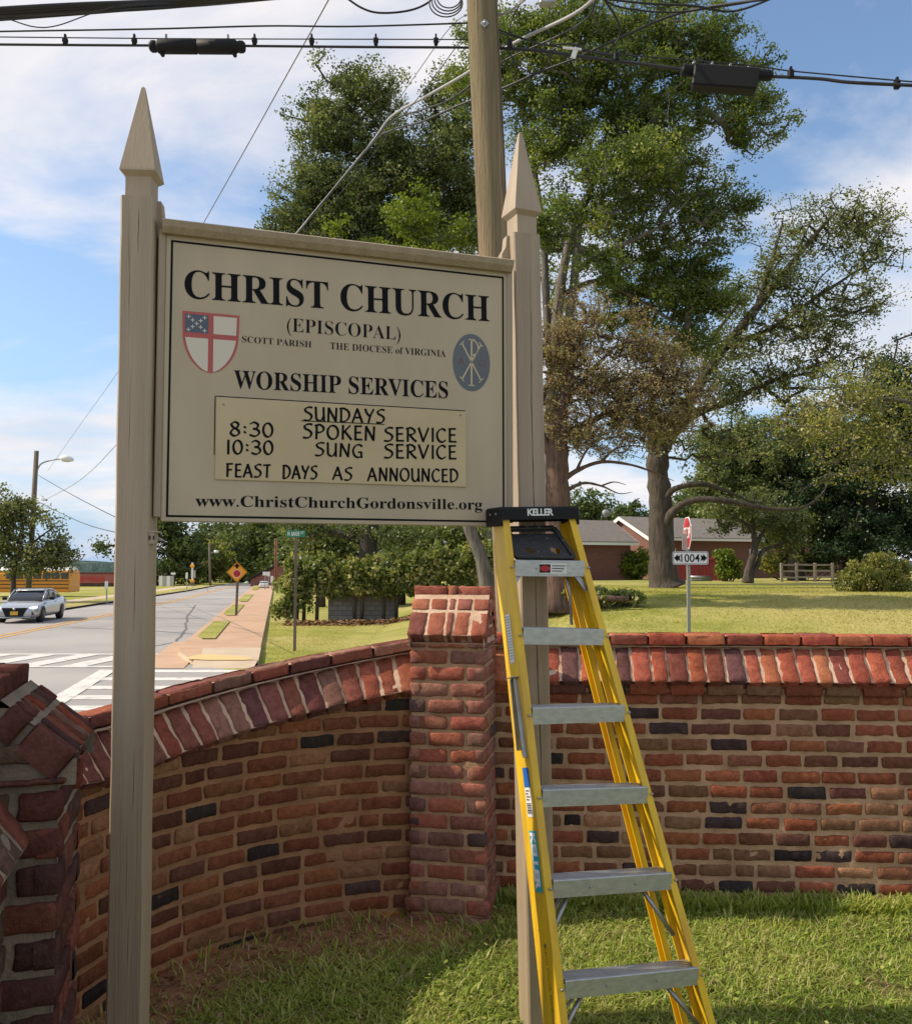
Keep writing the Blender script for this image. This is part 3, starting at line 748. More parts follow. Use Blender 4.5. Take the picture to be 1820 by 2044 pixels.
def cat(pts, n=7):
    pts = [np.array(p, float) for p in pts]
    if len(pts) == 2: return pts
    r = []
    for i in range(len(pts) - 1):
        p0 = pts[i - 1] if i > 0 else 2 * pts[i] - pts[i + 1]; p1, p2 = pts[i], pts[i + 1]; p3 = pts[i + 2] if i + 2 < len(pts) else 2 * p2 - p1
        for k in range(n):
            t = k / n
            r.append(.5 * ((2 * p1) + (-p0 + p2) * t + (2 * p0 - 5 * p1 + 4 * p2 - p3) * t * t + (-p0 + 3 * p1 - 3 * p2 + p3) * t ** 3))
    r.append(pts[-1]); return r
def arcp(cx, cy, rx, ry, a0, a1, n=12): return [(cx + rx * math.cos(math.radians(a)), cy + ry * math.sin(math.radians(a))) for a in np.linspace(a0, a1, n)]
GL = {  # width, strokes
 'S': (.62, [[(.60, .98), (.36, 1.0), (.10, .86), (.16, .66), (.40, .54), (.56, .36), (.48, .12), (.26, .0), (.0, .02)]]),
 'U': (.72, [[(.02, 1.0), (.06, .94), (.07, .5), (.10, .16), (.30, .01), (.48, .08), (.62, .34)], [(.64, 1.0), (.64, .5), (.66, .0)]]),
 'N': (.74, [[(.06, .0), (.10, 1.0)], [(.10, 1.0), (.62, .02)], [(.62, .02), (.68, 1.0)]]),
 'D': (.74, [[(.10, 1.0), (.08, .0)], [(.0, .98), (.30, 1.0), (.62, .80), (.70, .46), (.52, .14), (.24, .0), (.02, .02)]]),
 'A': (.78, [[(.0, .0), (.38, 1.0)], [(.38, 1.0), (.74, .0)], [(.14, .34), (.62, .36)]]),
 'Y': (.68, [[(.02, 1.0), (.12, .72), (.30, .52), (.38, .50)], [(.66, 1.0), (.40, .52), (.24, .0)]]),
 'P': (.64, [[(.12, 1.0), (.08, .0)], [(.0, .94), (.30, 1.02), (.58, .84), (.54, .58), (.30, .46), (.12, .46)]]),
 'O': (.82, [arcp(.40, .49, .37, .49, 100, 470, 22)]),
 'K': (.70, [[(.10, 1.0), (.08, .0)], [(.60, 1.0), (.12, .48)], [(.24, .56), (.46, .28), (.68, .0)]]),
 'E': (.56, [[(.10, 1.0), (.08, .0)], [(.04, .98), (.52, 1.0)], [(.08, .52), (.46, .54)], [(.06, .02), (.54, .02)]]),
 'R': (.70, [[(.12, 1.0), (.08, .0)], [(.0, .94), (.30, 1.02), (.58, .84), (.54, .60), (.14, .46)], [(.24, .50), (.44, .22), (.68, .0)]]),
 'V': (.72, [[(.0, 1.0), (.30, .0)], [(.30, .0), (.70, 1.0)]]),
 'I': (.16, [[(.10, 1.0), (.08, .0)]]),
 'C': (.70, [[(.66, .88), (.46, 1.0), (.18, .86), (.04, .5), (.16, .12), (.42, .0), (.66, .14)]]),
 'G': (.76, [[(.68, .88), (.46, 1.0), (.18, .86), (.04, .5), (.16, .12), (.42, .0), (.64, .10)], [(.44, .40), (.66, .42)], [(.64, .42), (.66, .0)]]),
 'F': (.56, [[(.10, 1.0), (.08, .0)], [(.02, .98), (.54, 1.0)], [(.08, .52), (.44, .54)]]),
 'T': (.66, [[(.0, .96), (.62, 1.0)], [(.34, .98), (.30, .0)]]),
 '8': (.60, [[(.50, .90), (.30, 1.0), (.10, .84), (.20, .62), (.46, .44), (.54, .20), (.30, .0), (.06, .16), (.14, .42), (.42, .62), (.52, .86)]]),
 '3': (.56, [[(.02, .88), (.24, 1.0), (.48, .84), (.40, .60), (.20, .53)], [(.20, .53), (.46, .46), (.54, .22), (.30, .0), (.0, .08)]]),
 '0': (.62, [arcp(.30, .49, .27, .49, 100, 470, 22)]),
 '1': (.18, [[(.10, 1.0), (.08, .0)]]),
 ':': (.18, [[(.06, .66), (.11, .62)], [(.06, .30), (.11, .26)]]),
 ' ': (.4, [])}
def brush(word, L, R, cap, parent, name='lettering'):
    a = Vector(zuv(*L)); e = Vector(zuv(*R)); h = zuv(L[0], L[1] - cap)[1] - a.y
    total = sum(GL[c][0] for c in word) + .20 * (len(word) - 1)
    d = (e - a); wd = d.length; d /= wd; k = wd / total; up = Vector((-d.y, d.x))
    bb = MB(); x = 0.0
    nib = np.array([math.cos(math.radians(32)), math.sin(math.radians(32))])
    for ch in word:
        w, st = GL[ch]; jy = rnd.uniform(-.02, .02)
        for s_ in st:
            pts = cat(s_) if len(s_) > 2 else [np.array(s_[0]), (np.array(s_[0]) + np.array(s_[1])) / 2, np.array(s_[1])]
            if ch == ':': pts = [np.array(p) for p in s_]
            q = np.array([[(x + p[0]) * k, (p[1] + jy) * h] for p in pts])
            V = []
            for i in range(len(q)):
                t = q[min(i + 1, len(q) - 1)] - q[max(i - 1, 0)]; t = t / (np.linalg.norm(t) + 1e-9)
                nn = np.array([-t[1], t[0]])
                ww = h * (.050 + .045 * abs(t[0] * nib[1] - t[1] * nib[0]))
                if ch == ':': ww = h * .075; 
                ex_ = t * (h * .04 if i == len(q) - 1 else (-h * .04 if i == 0 else 0)) * (1.6 if ch == ':' else 1)
                V += [q[i] + nn * ww + ex_, q[i] - nn * ww + ex_]
            wpts = [spt(*(a + d * v[0] + up * v[1]), PN + .0008) for v in V]
            bb.add([tuple(p) for p in wpts], [(2 * i, 2 * i + 1, 2 * i + 3, 2 * i + 2) for i in range(len(q) - 1)])
        x += w + .20
    return bb.build(name, M['ink'], parent, recalc=False)
for word, L, R, cap in (('SUNDAYS', (808, 915), (1143, 925), 56), ('8:30', (500, 978), (680, 983), 58), ('SPOKEN', (805, 988), (1103, 998), 58), ('SERVICE', (1142, 1000), (1440, 1005), 56),
                        ('10:30', (488, 1053), (680, 1057), 57), ('SUNG', (855, 1060), (1052, 1069), 54), ('SERVICE', (1142, 1070), (1440, 1074), 56),
                        ('FEAST', (486, 1148), (670, 1152), 53), ('DAYS', (720, 1155), (862, 1158), 53), ('AS', (928, 1160), (1007, 1163), 52), ('ANNOUNCED', (1073, 1165), (1447, 1170), 53)):
    brush(word, L, R, cap, panel)
bb = MB(); bb.add(lineq(zuv(795, 916), zuv(1142, 931), .0016, PN + .0012), [(0, 1, 2, 3)]); bb.build('underline', M['ink'], panel, recalc=False)

# top rail: a sloping moulding that overhangs the board
r0 = suv(324, 452)[0]; r1 = suv(1018, 520)[0]; rv1 = suv(326, 443)[1]; rv0 = suv(328, 468)[1]
b = MB(); b.prism([(-.045, 0), (.022, 0), (.038, .020), (.045, rv1 - rv0 - .004), (.030, rv1 - rv0 + .004), (-.045, rv1 - rv0 + .010)], spt(0, rv0), sn, sv, su, r0, r1)
b.build('top_rail', M['paint'], sign)
b = MB(); b.box(spt((ub0 + ub1) / 2, vb1 + .006, .002), (ub1 - ub0 - .004, .03, .02), Rs); b.build('rail_bead', M['paint'], sign)
for u, sgn in ((ub0 - .012, 1), (ub1 + .010, -1)):
    b = MB(); b.box(spt(u, (vb0 + vb1) / 2 + .01, -.02), (.026, .05, vb1 - vb0 - .01), Rs, bevel=.003); b.build('side_batten', M['paint'], sign)

def post(cx, cy, yaw, w, ztop_, apex, fyaw, lean, crack, side):
    """square timber post with a shouldered neck and a tall pyramid finial"""
    ex = Vector((math.cos(yaw), math.sin(yaw), 0)); ey = Vector((math.sin(yaw), -math.cos(yaw), 0)); ez = Vector((lean, 0, 1)).normalized()
    o = Vector((cx, cy, 0)); R = [[ex[i], ey[i], ez[i]] for i in range(3)]
    b = MB()
    # shaft with chamfered corners, cut into lengths so that it can be a touch uneven
    nseg = 26; z0 = -.35; c = .006; prof = []
    for a, e in ((-1, 1), (1, 1), (1, -1), (-1, -1)):
        pr = [(a * (w / 2 - c), e * w / 2), (a * w / 2, e * (w / 2 - c))]
        prof += pr if (a * e) > 0 else pr[::-1]
    prof = [(-w / 2 + c, w / 2), (w / 2 - c, w / 2), (w / 2, w / 2 - c), (w / 2, -w / 2 + c), (w / 2 - c, -w / 2), (-w / 2 + c, -w / 2), (-w / 2, -w / 2 + c), (-w / 2, w / 2 - c)]
    V = []
    for i in range(nseg + 1):
        z = z0 + (ztop_ - z0) * i / nseg; jx, jy = rnd.uniform(-.0012, .0012), rnd.uniform(-.0012, .0012)
        for x, y in prof: V.append(tuple(o + ez * z + ex * (x + jx) + ey * (y + jy)))
    Fc = [(i * 8 + k, i * 8 + (k + 1) % 8, (i + 1) * 8 + (k + 1) % 8, (i + 1) * 8 + k) for i in range(nseg) for k in range(8)] + [tuple(range(nseg * 8, nseg * 8 + 8))]
    b.add(V, Fc)
    p = b.build('post', M['paint'], sign)
    # finial
    fx = Vector((math.cos(fyaw), math.sin(fyaw), 0)); fy = Vector((math.sin(fyaw), -math.cos(fyaw), 0)); b = MB()
    t = o + ez * ztop_; nk = w * .385; H = apex - ztop_; fb = w * .53
    rings = [(0, nk), (H * .175, nk), (H * .20, fb * .9), (H * .215, fb), (H * .235, fb * .985), (H * .985, .006), (H, .001)]
    V = [tuple(t + ez * z + fx * (a * r) + fy * (e * r)) for z, r in rings for a, e in ((-1, 1), (1, 1), (1, -1), (-1, -1))]
    b.add(V, [(i * 4 + k, i * 4 + (k + 1) % 4, (i + 1) * 4 + (k + 1) % 4, (i + 1) * 4 + k) for i in range(len(rings) - 1) for k in range(4)])
    b.build('finial', M['paint_smooth'], p)
    # shaped bracket block on the inner side
    b = MB(); zb = ztop_ - .135
    b.prism([(0, .0), (.038, .0), (.044, .012), (.036, .022), (.036, .055), (.018, .085), (.012, .135), (0, .135)], o + ez * zb + ex * (side * w / 2) - ey * .02, ex * side, ez, ey, -.018, .03)
    b.build('bracket', M['paint'], p)
    # drying cracks: thin dark grooves running with the grain
    for x, za, zb_, wd in crack:
        b = MB()
        n = max(3, int((zb_ - za) / .05)); L, Rr = [], []
        xx = x
        for i in range(n + 1):
            z = za + (zb_ - za) * i / n; xx += rnd.uniform(-.0016, .0016); hw = .62 * wd * math.sin(math.pi * (i + .15) / (n + .3)) * rnd.uniform(.5, 1.1)
            L.append(o + ez * z + ex * (xx - hw) + ey * (w / 2 + .0016)); Rr.append(o + ez * z + ex * (xx + hw) + ey * (w / 2 + .0016))
        b.add([tuple(q) for q in L + Rr], [(i, n + 1 + i, n + 2 + i, i + 1) for i in range(n)])
        b.build('crack', M['crack'], p, recalc=False)
    return p, o, ex, ey, ez
lp = P(281, 1100, 3.21)
postL, *fl = post(lp.x - .011, 3.215, math.radians(4.5), .117, P(280, 390, 3.16).z, P(293, 168, 3.2).z, math.radians(3), -.0042,
     [(-.02, 2.62, 3.06, .0012), (.006, 2.9, 3.07, .0015), (.012, 1.55, 1.86, .0012), (.018, .95, 1.18, .0016), (.012, .45, .62, .0012), (.004, .60, .92, .0011), (-.012, 2.15, 2.5, .0009), (.012, .1, .3, .0011)], 1)
rp = P(1052, 1100, 3.74)
postR, *fr_ = post(rp.x + .034, 3.745, math.radians(17), .118, P(1050, 465, 3.69).z, P(1037, 262, 3.74).z, math.radians(24), -.0155,
     [(.004, 1.2, 3.12, .0024), (.012, .7, 1.7, .0026), (.002, .1, .6, .002), (-.018, .25, .5, .001)], -1)
# little painted junction plate low on the inner face of the left post
o, ex, ey, ez = fl
b = MB(); R = [[ex[i], ey[i], ez[i]] for i in range(3)]; zj = P(316, 1075, 3.2).z
b.box(o + ex * .0665 + ez * zj + ey * .03, (.020, .05, .042), R, bevel=.002); b.box(o + ex * .072 + ez * (zj + .023) + ey * .03, (.032, .055, .006), R); jb = b.build('junction_plate', M['paint'], postL)
for k in (-.006, .008):
    b = MB(); b.box(o + ex * (.0665 + k) + ez * (zj + .002) + ey * .0556, (.005, .003, .014), R); b.build('slot', M['crack'], jb)

# ------------------------------------------------------------------ step ladder, folded and leaning on the right post
TL, TR, BL, BR = P(1003, 1036, 3.48), P(1148, 1034, 3.61), P(1109, 1960, 3.17), P(1401, 1945, 3.39)
def ext(a, b_, z):
    t = (z - a.z) / (b_.z - a.z); return a + (b_ - a) * t
GL_, GR_ = ext(TL, BL, 0.0), ext(TR, BR, 0.0)
lad = thing('step_ladder', 'tall yellow step ladder with grey metal steps leaning folded against the right sign post', 'ladder', tuple((GL_ + GR_) / 2 * 1.0))
lad.location.z = 0
ln = ((BR - BL).cross(TL - BL)).normalized()          # out of the ladder's face, towards the viewer
if ln.y > 0: ln = -ln
lx = (BR - BL).normalized()
dl, dr = (GL_ - TL).normalized(), (GR_ - TR).normalized()
ul = lx - dl * lx.dot(dl); ul.normalize(); ur = lx - dr * lx.dot(dr); ur.normalize()
def rail(top, bot, inw, name, depth=.084, fl=.029, t=.005, shift=0.0):
    """channel section: web on the outside, two flanges turned inwards"""
    d = (bot - top).normalized(); inw = (inw - d * inw.dot(d)).normalized(); nn = ln
    prof = [(0, 0), (fl, 0), (fl, -t), (t, -t), (t, -depth + t), (fl, -depth + t), (fl, -depth), (0, -depth)]
    b = MB(); V = []
    for q in (top, bot):
        for x, y in prof: V.append(tuple(q + inw * x + nn * (y - shift)))
    b.add(V, [(k, (k + 1) % 8, 8 + (k + 1) % 8, 8 + k) for k in range(8)] + [(0, 1, 2, 3), (0, 3, 4, 7), (4, 5, 6, 7), (8, 11, 10, 9), (8, 15, 12, 11), (12, 15, 14, 13)])
    return b.build(name, M['yellow'], lad)
railL = rail(TL, GL_, ul, 'front_rail'); railR = rail(TR, GR_, -ur, 'front_rail')
# rear frame, folded up close behind
bk = ln * -1
up_l = (TL - GL_).normalized()
RTL, RTR = TL + ul * .012 - ln * .0 - up_l * .06, TR - ur * .012 - up_l * .06
RBL, RBR = GL_ + ul * .020 - ln * .045, GR_ - ur * .030 - ln * .045
rail(RTL, RBL, ul, 'rear_rail', depth=.042, fl=.026, shift=.088); rail(RTR, RBR, -ur, 'rear_rail', depth=.042, fl=.026, shift=.088)
def lerp(a, c, t): return a + (c - a) * t
def on_line(a, c, py):
    lo, hi = 0.0, 1.3
    for _ in range(40):
        mid = (lo + hi) / 2; q = a + (c - a) * mid
        k = q - Vector((0, 0, CAMZ)); yy = k.y * CP + k.z * SP; vv = -k.y * SP + k.z * CP
        if PY0 - F * vv / yy < py: lo = mid
        else: hi = mid
    return a + (c - a) * lo
for yl, yr in ((1266, 1262), (1422, 1412), (1588, 1572), (1772, 1748), (1975, 1940)):
    b = MB(); b.bar(on_line(TL, GL_, yl) + ul * .02 - ln * .10, on_line(TR, GR_, yr) - ur * .02 - ln * .10, .022, .012, up=ln)
    b.build('rear_crossbar', M['alu'], lad)
# steps: (left px, right px) of the front lower edge on the rails
stepy = [(1150, 1148, 20), (1287, 1285, 17), (1448, 1437, 28), (1614, 1600, 32), (1797, 1772, 34), (2000, 1962, 38)]
steps = []
for i, (yl, yr, hpx) in enumerate(stepy):
    a = on_line(TL, GL_, yl) + ul * .027; c = on_line(TR, GR_, yr) - ur * .027
    a = a - ln * .004; c = c - ln * .004
    x = (c - a).normalized(); zt = Vector((0, 0, 1)); zt = (zt - x * zt.dot(x)).normalized(); yb = zt.cross(x)      # yb runs back into the ladder
    H = .060; D = .078
    prof = [(0, 0), (.004, 0), (.004, H - .004), (D - .004, H - .004), (D - .004, H * .35), (D, H * .35), (D, H), (.003, H), (0, H - .003)]
    b = MB(); n = len(prof)
    V = [tuple(q + yb * (py * 1.0) + zt * pz) for q in (a, c) for py, pz in prof]
    b.add(V, [(k, (k + 1) % n, n + (k + 1) % n, n + k) for k in range(n)])
    L = (c - a).length
    for r in range(5):    # tread ribs
        yy = .012 + r * .0135
        b.box((a + c) / 2 + yb * yy + zt * (H + .0008), (L - .004, .006, .0016), [[x[k], yb[k], zt[k]] for k in range(3)])
    st = b.build('step', M['alu'], lad); steps.append((a, c, x, yb, zt, H))
    for e, sgn, rl in ((a, -1, ul), (c, 1, ur)):
        b = MB(); pr = e + zt * (H * .55) + x * sgn * .014 + ln * .004
        b.tube([pr, pr + ln * .004, pr + ln * .0055], [.0056, .0052, .002], 10); b.build('rivet', M['steel'], st)
    if i in (0, 4, 5):
        for t in (.30, .68):
            b = MB(); pr = lerp(a, c, t) + zt * (H * .5) - yb * .0005; b.tube([pr, pr - yb * .003], [.005, .003], 10); b.build('rivet', M['steel'], st)
# diagonal braces under the lowest steps and under the top one
def brace(pts, r):
    b = MB(); b.tube(pts, r, 8); b.build('brace', M['steel'], lad)
def brace_bar(p, q, w_):
    b = MB(); b.bar(p, q, w_, .004, up=ln); b.build('brace', M['steel'], lad)
for i in (4, 5):
    a, c, x, yb, zt, H = steps[i]
    dn = .165 if i == 4 else .15
    for (e, sg, tt) in ((a, 1, .20), (c, -1, .26)):
        brace([e - zt * dn + x * (-sg * (.012 + (.0 if sg > 0 else .012))) + yb * .01, e + x * sg * tt * (c - a).length * .85 + zt * .002 + yb * .035], .0085)
    brace([a - zt * dn * .8 - x * .012 + yb * .06, a + x * .17 * (c - a).length + yb * .062], .006)
a, c, x, yb, zt, H = steps[0]
brace_bar(c - zt * .055 + x * .012 + yb * .002, c - x * .032 + zt * .004 + yb * .01, .020); brace_bar(a - zt * .035 - x * .008 + yb * .002, a + x * .022 + zt * .004 + yb * .01, .018)
brace([c - x * .055 + zt * .006 + yb * .05, c - x * .040 - zt * .06 + yb * .05, c - x * .030 - zt * .19 + yb * .05], .006)
# spreader arms folded against the outer face of the left rail
web = -ul
pA, pB = on_line(TL, GL_, 1352) - ln * .030, on_line(TL, GL_, 1512) - ln * .018
pC = on_line(TL, GL_, 1497) - ln * .062
b = MB(); b.bar(pA + web * .006, pB + web * .010, .019, .004, up=ln, bevel=.001); b.build('spreader', M['steel'], lad)
b = MB(); b.bar(pA + web * .006 - ln * .03, pC + web * .010, .019, .004, up=ln, bevel=.001); b.build('spreader', M['steel'], lad)
b = MB(); b.bar(pA + web * .010 + ln * .014 + up_l * .004, pA + web * .010 - ln * .045 + up_l * .004, .026, .003, up=up_l); b.build('spreader_plate', M['steel'], lad)
# top cap with its maker's lettering
xc = (TR - TL).normalized(); zc_ = Vector((0, 0, 1)); zc_ = (zc_ - xc * zc_.dot(xc)).normalized(); yc = zc_.cross(xc)
cc0 = lerp(TL, TR, .5); Wc = (TR - TL).length + .014
Rc = [[xc[i], yc[i], zc_[i]] for i in range(3)]
b = MB()
b.prism([(-.012, .0), (-.012, .043), (-.006, .050), (.118, .050), (.124, .042), (.124, -.004), (.110, -.004), (.110, .01), (.0, .012)], cc0 - zc_ * .004, yc, zc_, xc, -Wc / 2, Wc / 2)
for sg in (-1, 1): b.box(cc0 + xc * sg * (Wc / 2 + .001) + yc * .055 + zc_ * .008, (.010, .135, .070), Rc, bevel=.004)
capo = b.build('top_cap', M['black'], lad)
text_on('lettering', 'KELLER', cc0 - xc * .060 - yc * .0125 + zc_ * .012, xc, zc_, .115, .026, M['white'], capo, .035, -yc, .0012, .92)
for q in (.03, .08):
    b = MB(); pr = cc0 - xc * (Wc / 2 + .006) + yc * q + zc_ * .02; b.tube([pr, pr - xc * .002], [.006, .005], 8); b.build('rivet', M['steel'], capo)
# hinged black tool tray between the rails
a, c, x, yb, zt, H = steps[0]
t0, t1 = a + zt * (H + .012) + x * .012 + yb * .02, c + zt * (H + .012) - x * .035 + yb * .02
v0, v1 = lerp(TL, TR, .13) - zc_ * .036 + yc * .05, lerp(TL, TR, .78) - zc_ * .036 + yc * .05
b = MB(); nn_ = (t1 - t0).cross(v0 - t0).normalized()
if nn_.y > 0: nn_ = -nn_
nx, ny = 24, 16; grid = {}
holes = [(.30, .24, .09, .10), (.52, .24, .07, .09), (.75, .24, .10, .10)]
V = []; Fc = []
def tp(u, v): return lerp(lerp(t0, t1, u), lerp(v0, v1, u), v)
for j in range(ny + 1):
    for i in range(nx + 1): V.append(tuple(tp(i / nx, j / ny)))
for j in range(ny):
    for i in range(nx):
        u, v = (i + .5) / nx, (j + .5) / ny
        if any(((u - hx) / rx) ** 2 + ((v - hy) / ry) ** 2 < 1 for hx, hy, rx, ry in (holes[0], holes[2])) or (.80 < v < .90 and .08 < u < .9): continue
        k = j * (nx + 1) + i; Fc.append((k, k + 1, k + nx + 2, k + nx + 1))
b.add(V, Fc)
for (p, q) in ((t0, t1), (v0, v1), (t0, v0), (t1, v1)): b.bar(p, q, .016, .020, up=nn_, bevel=.004)
M['tray'] = mat('scuffed_black_plastic', (.016, .016, .017), .35, var=(.30, .30, .29), scale=55, detail=8, ramp=(.62, .78), bump=.4, bscale=90, stretch=(1, 1, 2.5))
b.build('tool_tray', M['tray'], lad)
# stickers
M['sticker'] = mat('white_sticker', (.68, .68, .66), .4); M['teal'] = mat('teal_sticker', (.02, .36, .42), .4); M['bluest'] = mat('blue_sticker', (.02, .12, .42), .4)
def on_web(py, frac): return on_line(TL, GL_, py) + web * .0016 - ln * .084 * frac
def web_patch(y0, y1, f0, f1, m, name, lift=.0, parent=None):
    bb = MB(); q = [on_web(y0, f0), on_web(y1, f0), on_web(y1, f1), on_web(y0, f1)]
    bb.add([tuple(p + web * lift) for p in q], [(0, 1, 2, 3)]); return bb.build(name, m, parent or railL)
def web_text(body, y0, y1, f0, f1, m, name, off=.0, lift=.0012, parent=None, cap=None):
    """lettering running down the rail's outer face"""
    A = on_web(y0, f0); B = on_web(y1, f0); e = (B - A); L = e.length; e.normalize(); upv = ln * 1.0; upv = (upv - e * upv.dot(e)).normalized()
    return text_on(name, body, A, e, upv, L, .084 * abs(f1 - f0), m, parent or railL, off, web, lift)
web_patch(1222, 1320, .82, .36, M['sticker'], 'warning_sticker')
bbp = MB()
for k in range(16):
    t = k / 16; y = 1226 + 90 * t
    q = [on_web(y, .78), on_web(y + 2.2, .78), on_web(y + 2.2, .42), on_web(y, .42)]; bbp.add([tuple(p + web * .0012) for p in q], [(0, 1, 2, 3)])
M['greyink'] = mat('grey_print', (.35, .36, .38), .5); bbp.build('sticker_print', M['greyink'], railL)
web_patch(1532, 1572, .80, .26, M['bluest'], 'rating_sticker'); web_patch(1572.5, 1632, .80, .26, M['sticker'], 'rating_sticker')
bbp = MB()
for k in range(9):
    y = 1604 + k * 2.6; h = (1.0, 1.7, .8, 1.3, .9, 1.8, 1.0, 1.4, .8)[k]
    q = [on_web(y, .74), on_web(y + h, .74), on_web(y + h, .34), on_web(y, .34)]; bbp.add([tuple(p + web * .0012) for p in q], [(0, 1, 2, 3)])
for k, (f0, f1) in enumerate(((.7, .4), (.74, .5), (.7, .35), (.72, .45))):
    y = 1578 + k * 6; q = [on_web(y, f0), on_web(y + 2, f0), on_web(y + 2, f1), on_web(y, f1)]; bbp.add([tuple(p + web * .0012) for p in q], [(0, 1, 2, 3)])
bbp.build('sticker_print', M['ink'], railL)
web_patch(1660, 1784, .84, .20, M['teal'], 'maker_sticker')
web_text('KELLER', 1664, 1780, .74, .30, M['white'], 'lettering', .05)
web_text('Christ Church, Gordonsville, VA', 1895, 2100, .62, .42, M['ink'], 'handwriting', -.012)
# danger label on the top step
a, c, x, yb, zt, H = steps[0]
bb = MB(); A = lerp(a, c, .335) + zt * .010 - yb * .0012; Bq = lerp(a, c, .73) + zt * .010 - yb * .0012
bb.add([tuple(A), tuple(Bq), tuple(Bq + zt * .040), tuple(A + zt * .040)], [(0, 1, 2, 3)]); dl_ = bb.build('danger_label', M['sticker'], lad)
bb = MB(); ce = lerp(A, Bq, .2) + zt * .020 - yb * .0014; bb.add([tuple(ce + x * .022 * math.cos(t) + zt * .012 * math.sin(t)) for t in np.linspace(0, 2 * math.pi, 24, endpoint=False)], [tuple(range(24))])
bb.build('red_oval', M['red'], dl_)
bb = MB(); bb.add([tuple(lerp(A, Bq, u) + zt * v - yb * .0010) for u, v in ((.015, .004), (.40, .004), (.40, .036), (.015, .036))], [(0, 1, 2, 3)]); bb.build('black_field', M['ink'], dl_)
bb = MB()
for r_ in range(3):
    q0, q1 = lerp(A, Bq, .46), lerp(A, Bq, (.96, .90, .84)[r_]); z_ = .029 - r_ * .010
    bb.add([tuple(q0 + zt * z_ - yb * .0008), tuple(q1 + zt * z_ - yb * .0008), tuple(q1 + zt * (z_ + .003) - yb * .0008), tuple(q0 + zt * (z_ + .003) - yb * .0008)], [(0, 1, 2, 3)])
bb.build('label_print', M['ink'], dl_)

# ------------------------------------------------------------------ ground
def sstep(a, b, x):
    t = np.clip((np.asarray(x, float) - a) / (b - a), 0, 1); return t * t * (3 - 2 * t)
RZ = -.70
def gz(x, y):
    x = np.asarray(x, float); y = np.asarray(y, float)
    e = np.where(x < 3, 15 + (3 - x) * .7, 15 - .08 * (x - 3))
    h = sstep(0, 15, y - e) * sstep(-3.5, 4.5, x - (y - 30) * -.02)
    far = -.00018 * np.clip(y - 95, 0, None) ** 1.6
    lawn = .16 * sstep(0, 3, x + .48 + .195 * y)         # verge to lawn
    return RZ + 1.64 * h + lawn * 0 + np.where(y > 95, far, 0)
def grid(name, xs, ys, fz, m, skip=None):
    X, Y = np.meshgrid(xs, ys); Z = fz(X, Y); w = len(xs)
    b = MB(); b.add(np.column_stack([X.ravel(), Y.ravel(), Z.ravel()]), [(r * w + k, r * w + k + 1, (r + 1) * w + k + 1, (r + 1) * w + k) for r in range(len(ys) - 1) for k in range(w - 1) if not (skip and skip(xs[k], ys[r]))], None, True)
    return b.build(name, m)
xs = np.concatenate([np.linspace(-2500, -90, 14), np.linspace(-80, 60, 90), np.linspace(70, 2500, 14)])
ys = np.concatenate([np.linspace(-60, 4, 12), np.linspace(5, 110, 90), np.linspace(120, 3000, 24)])
g = grid('lawn_ground', xs, ys, gz, M['lawn']); tag(g, kind='structure')
def ribbon(name, rows, m, dz, base=gz, kind='structure', label=None):
    """a strip given by rows of (xl, xr, y), laid on the ground"""
    b = MB(); V = []
    n = 5
    for xl, xr, y in rows:
        for k in range(n + 1):
            x = xl + (xr - xl) * k / n; V.append((x, y, float(base(x, y)) + dz))
    b.add(V, [(i * (n + 1) + k, i * (n + 1) + k + 1, (i + 1) * (n + 1) + k + 1, (i + 1) * (n + 1) + k) for i in range(len(rows) - 1) for k in range(n)], None, True)
    o = b.build(name, m); return tag(o, kind=kind)
def xr_edge(y): return -3.0 - .195 * y
def xl_edge(y): return float(np.interp(y, [-40, 10, 50, 65, 91, 140], [-14, -17.4, -21.9, -23.6, -26.5, -34]))
def yel(y): return float(np.interp(y, [-40, 10, 32, 47.4, 70, 91, 140], [-12.0, -13.6, -16, -17.8, -20.7, -24.2, -31]))
Ys = list(np.linspace(-40, 140, 60))
ribbon('main_road', [(xl_edge(y), xr_edge(y) if y > 22 else max(xr_edge(y), -4.2), y) for y in Ys], M['asphalt'], .012)
# side street running past the front of the churchyard wall
b = MB(); V = []; 
for x in np.linspace(-7.6, 60, 40):
    e = 15 + (3 - x) * .66 if x < 3 else 15 - .08 * (x - 3)
    for y in (5.6 if x > -1 else 5.6 + (-1 - x) * .1, e - .3 + (1.6 if x < -3 else 1.6 * max(0, 1 - (x + 3) / 4))): V.append((x, y, RZ + .016))
b.add(V, [(2 * i, 2 * i + 1, 2 * i + 3, 2 * i + 2) for i in range(39)]); tag(b.build('side_street', M['asphalt']), kind='structure')
# double yellow centre line
for off in (-.19, .19):
    ribbon('road_marking', [(yel(y) + off - .07, yel(y) + off + .07, y) for y in np.linspace(-20, 120, 60)], M['ymark'], .022)

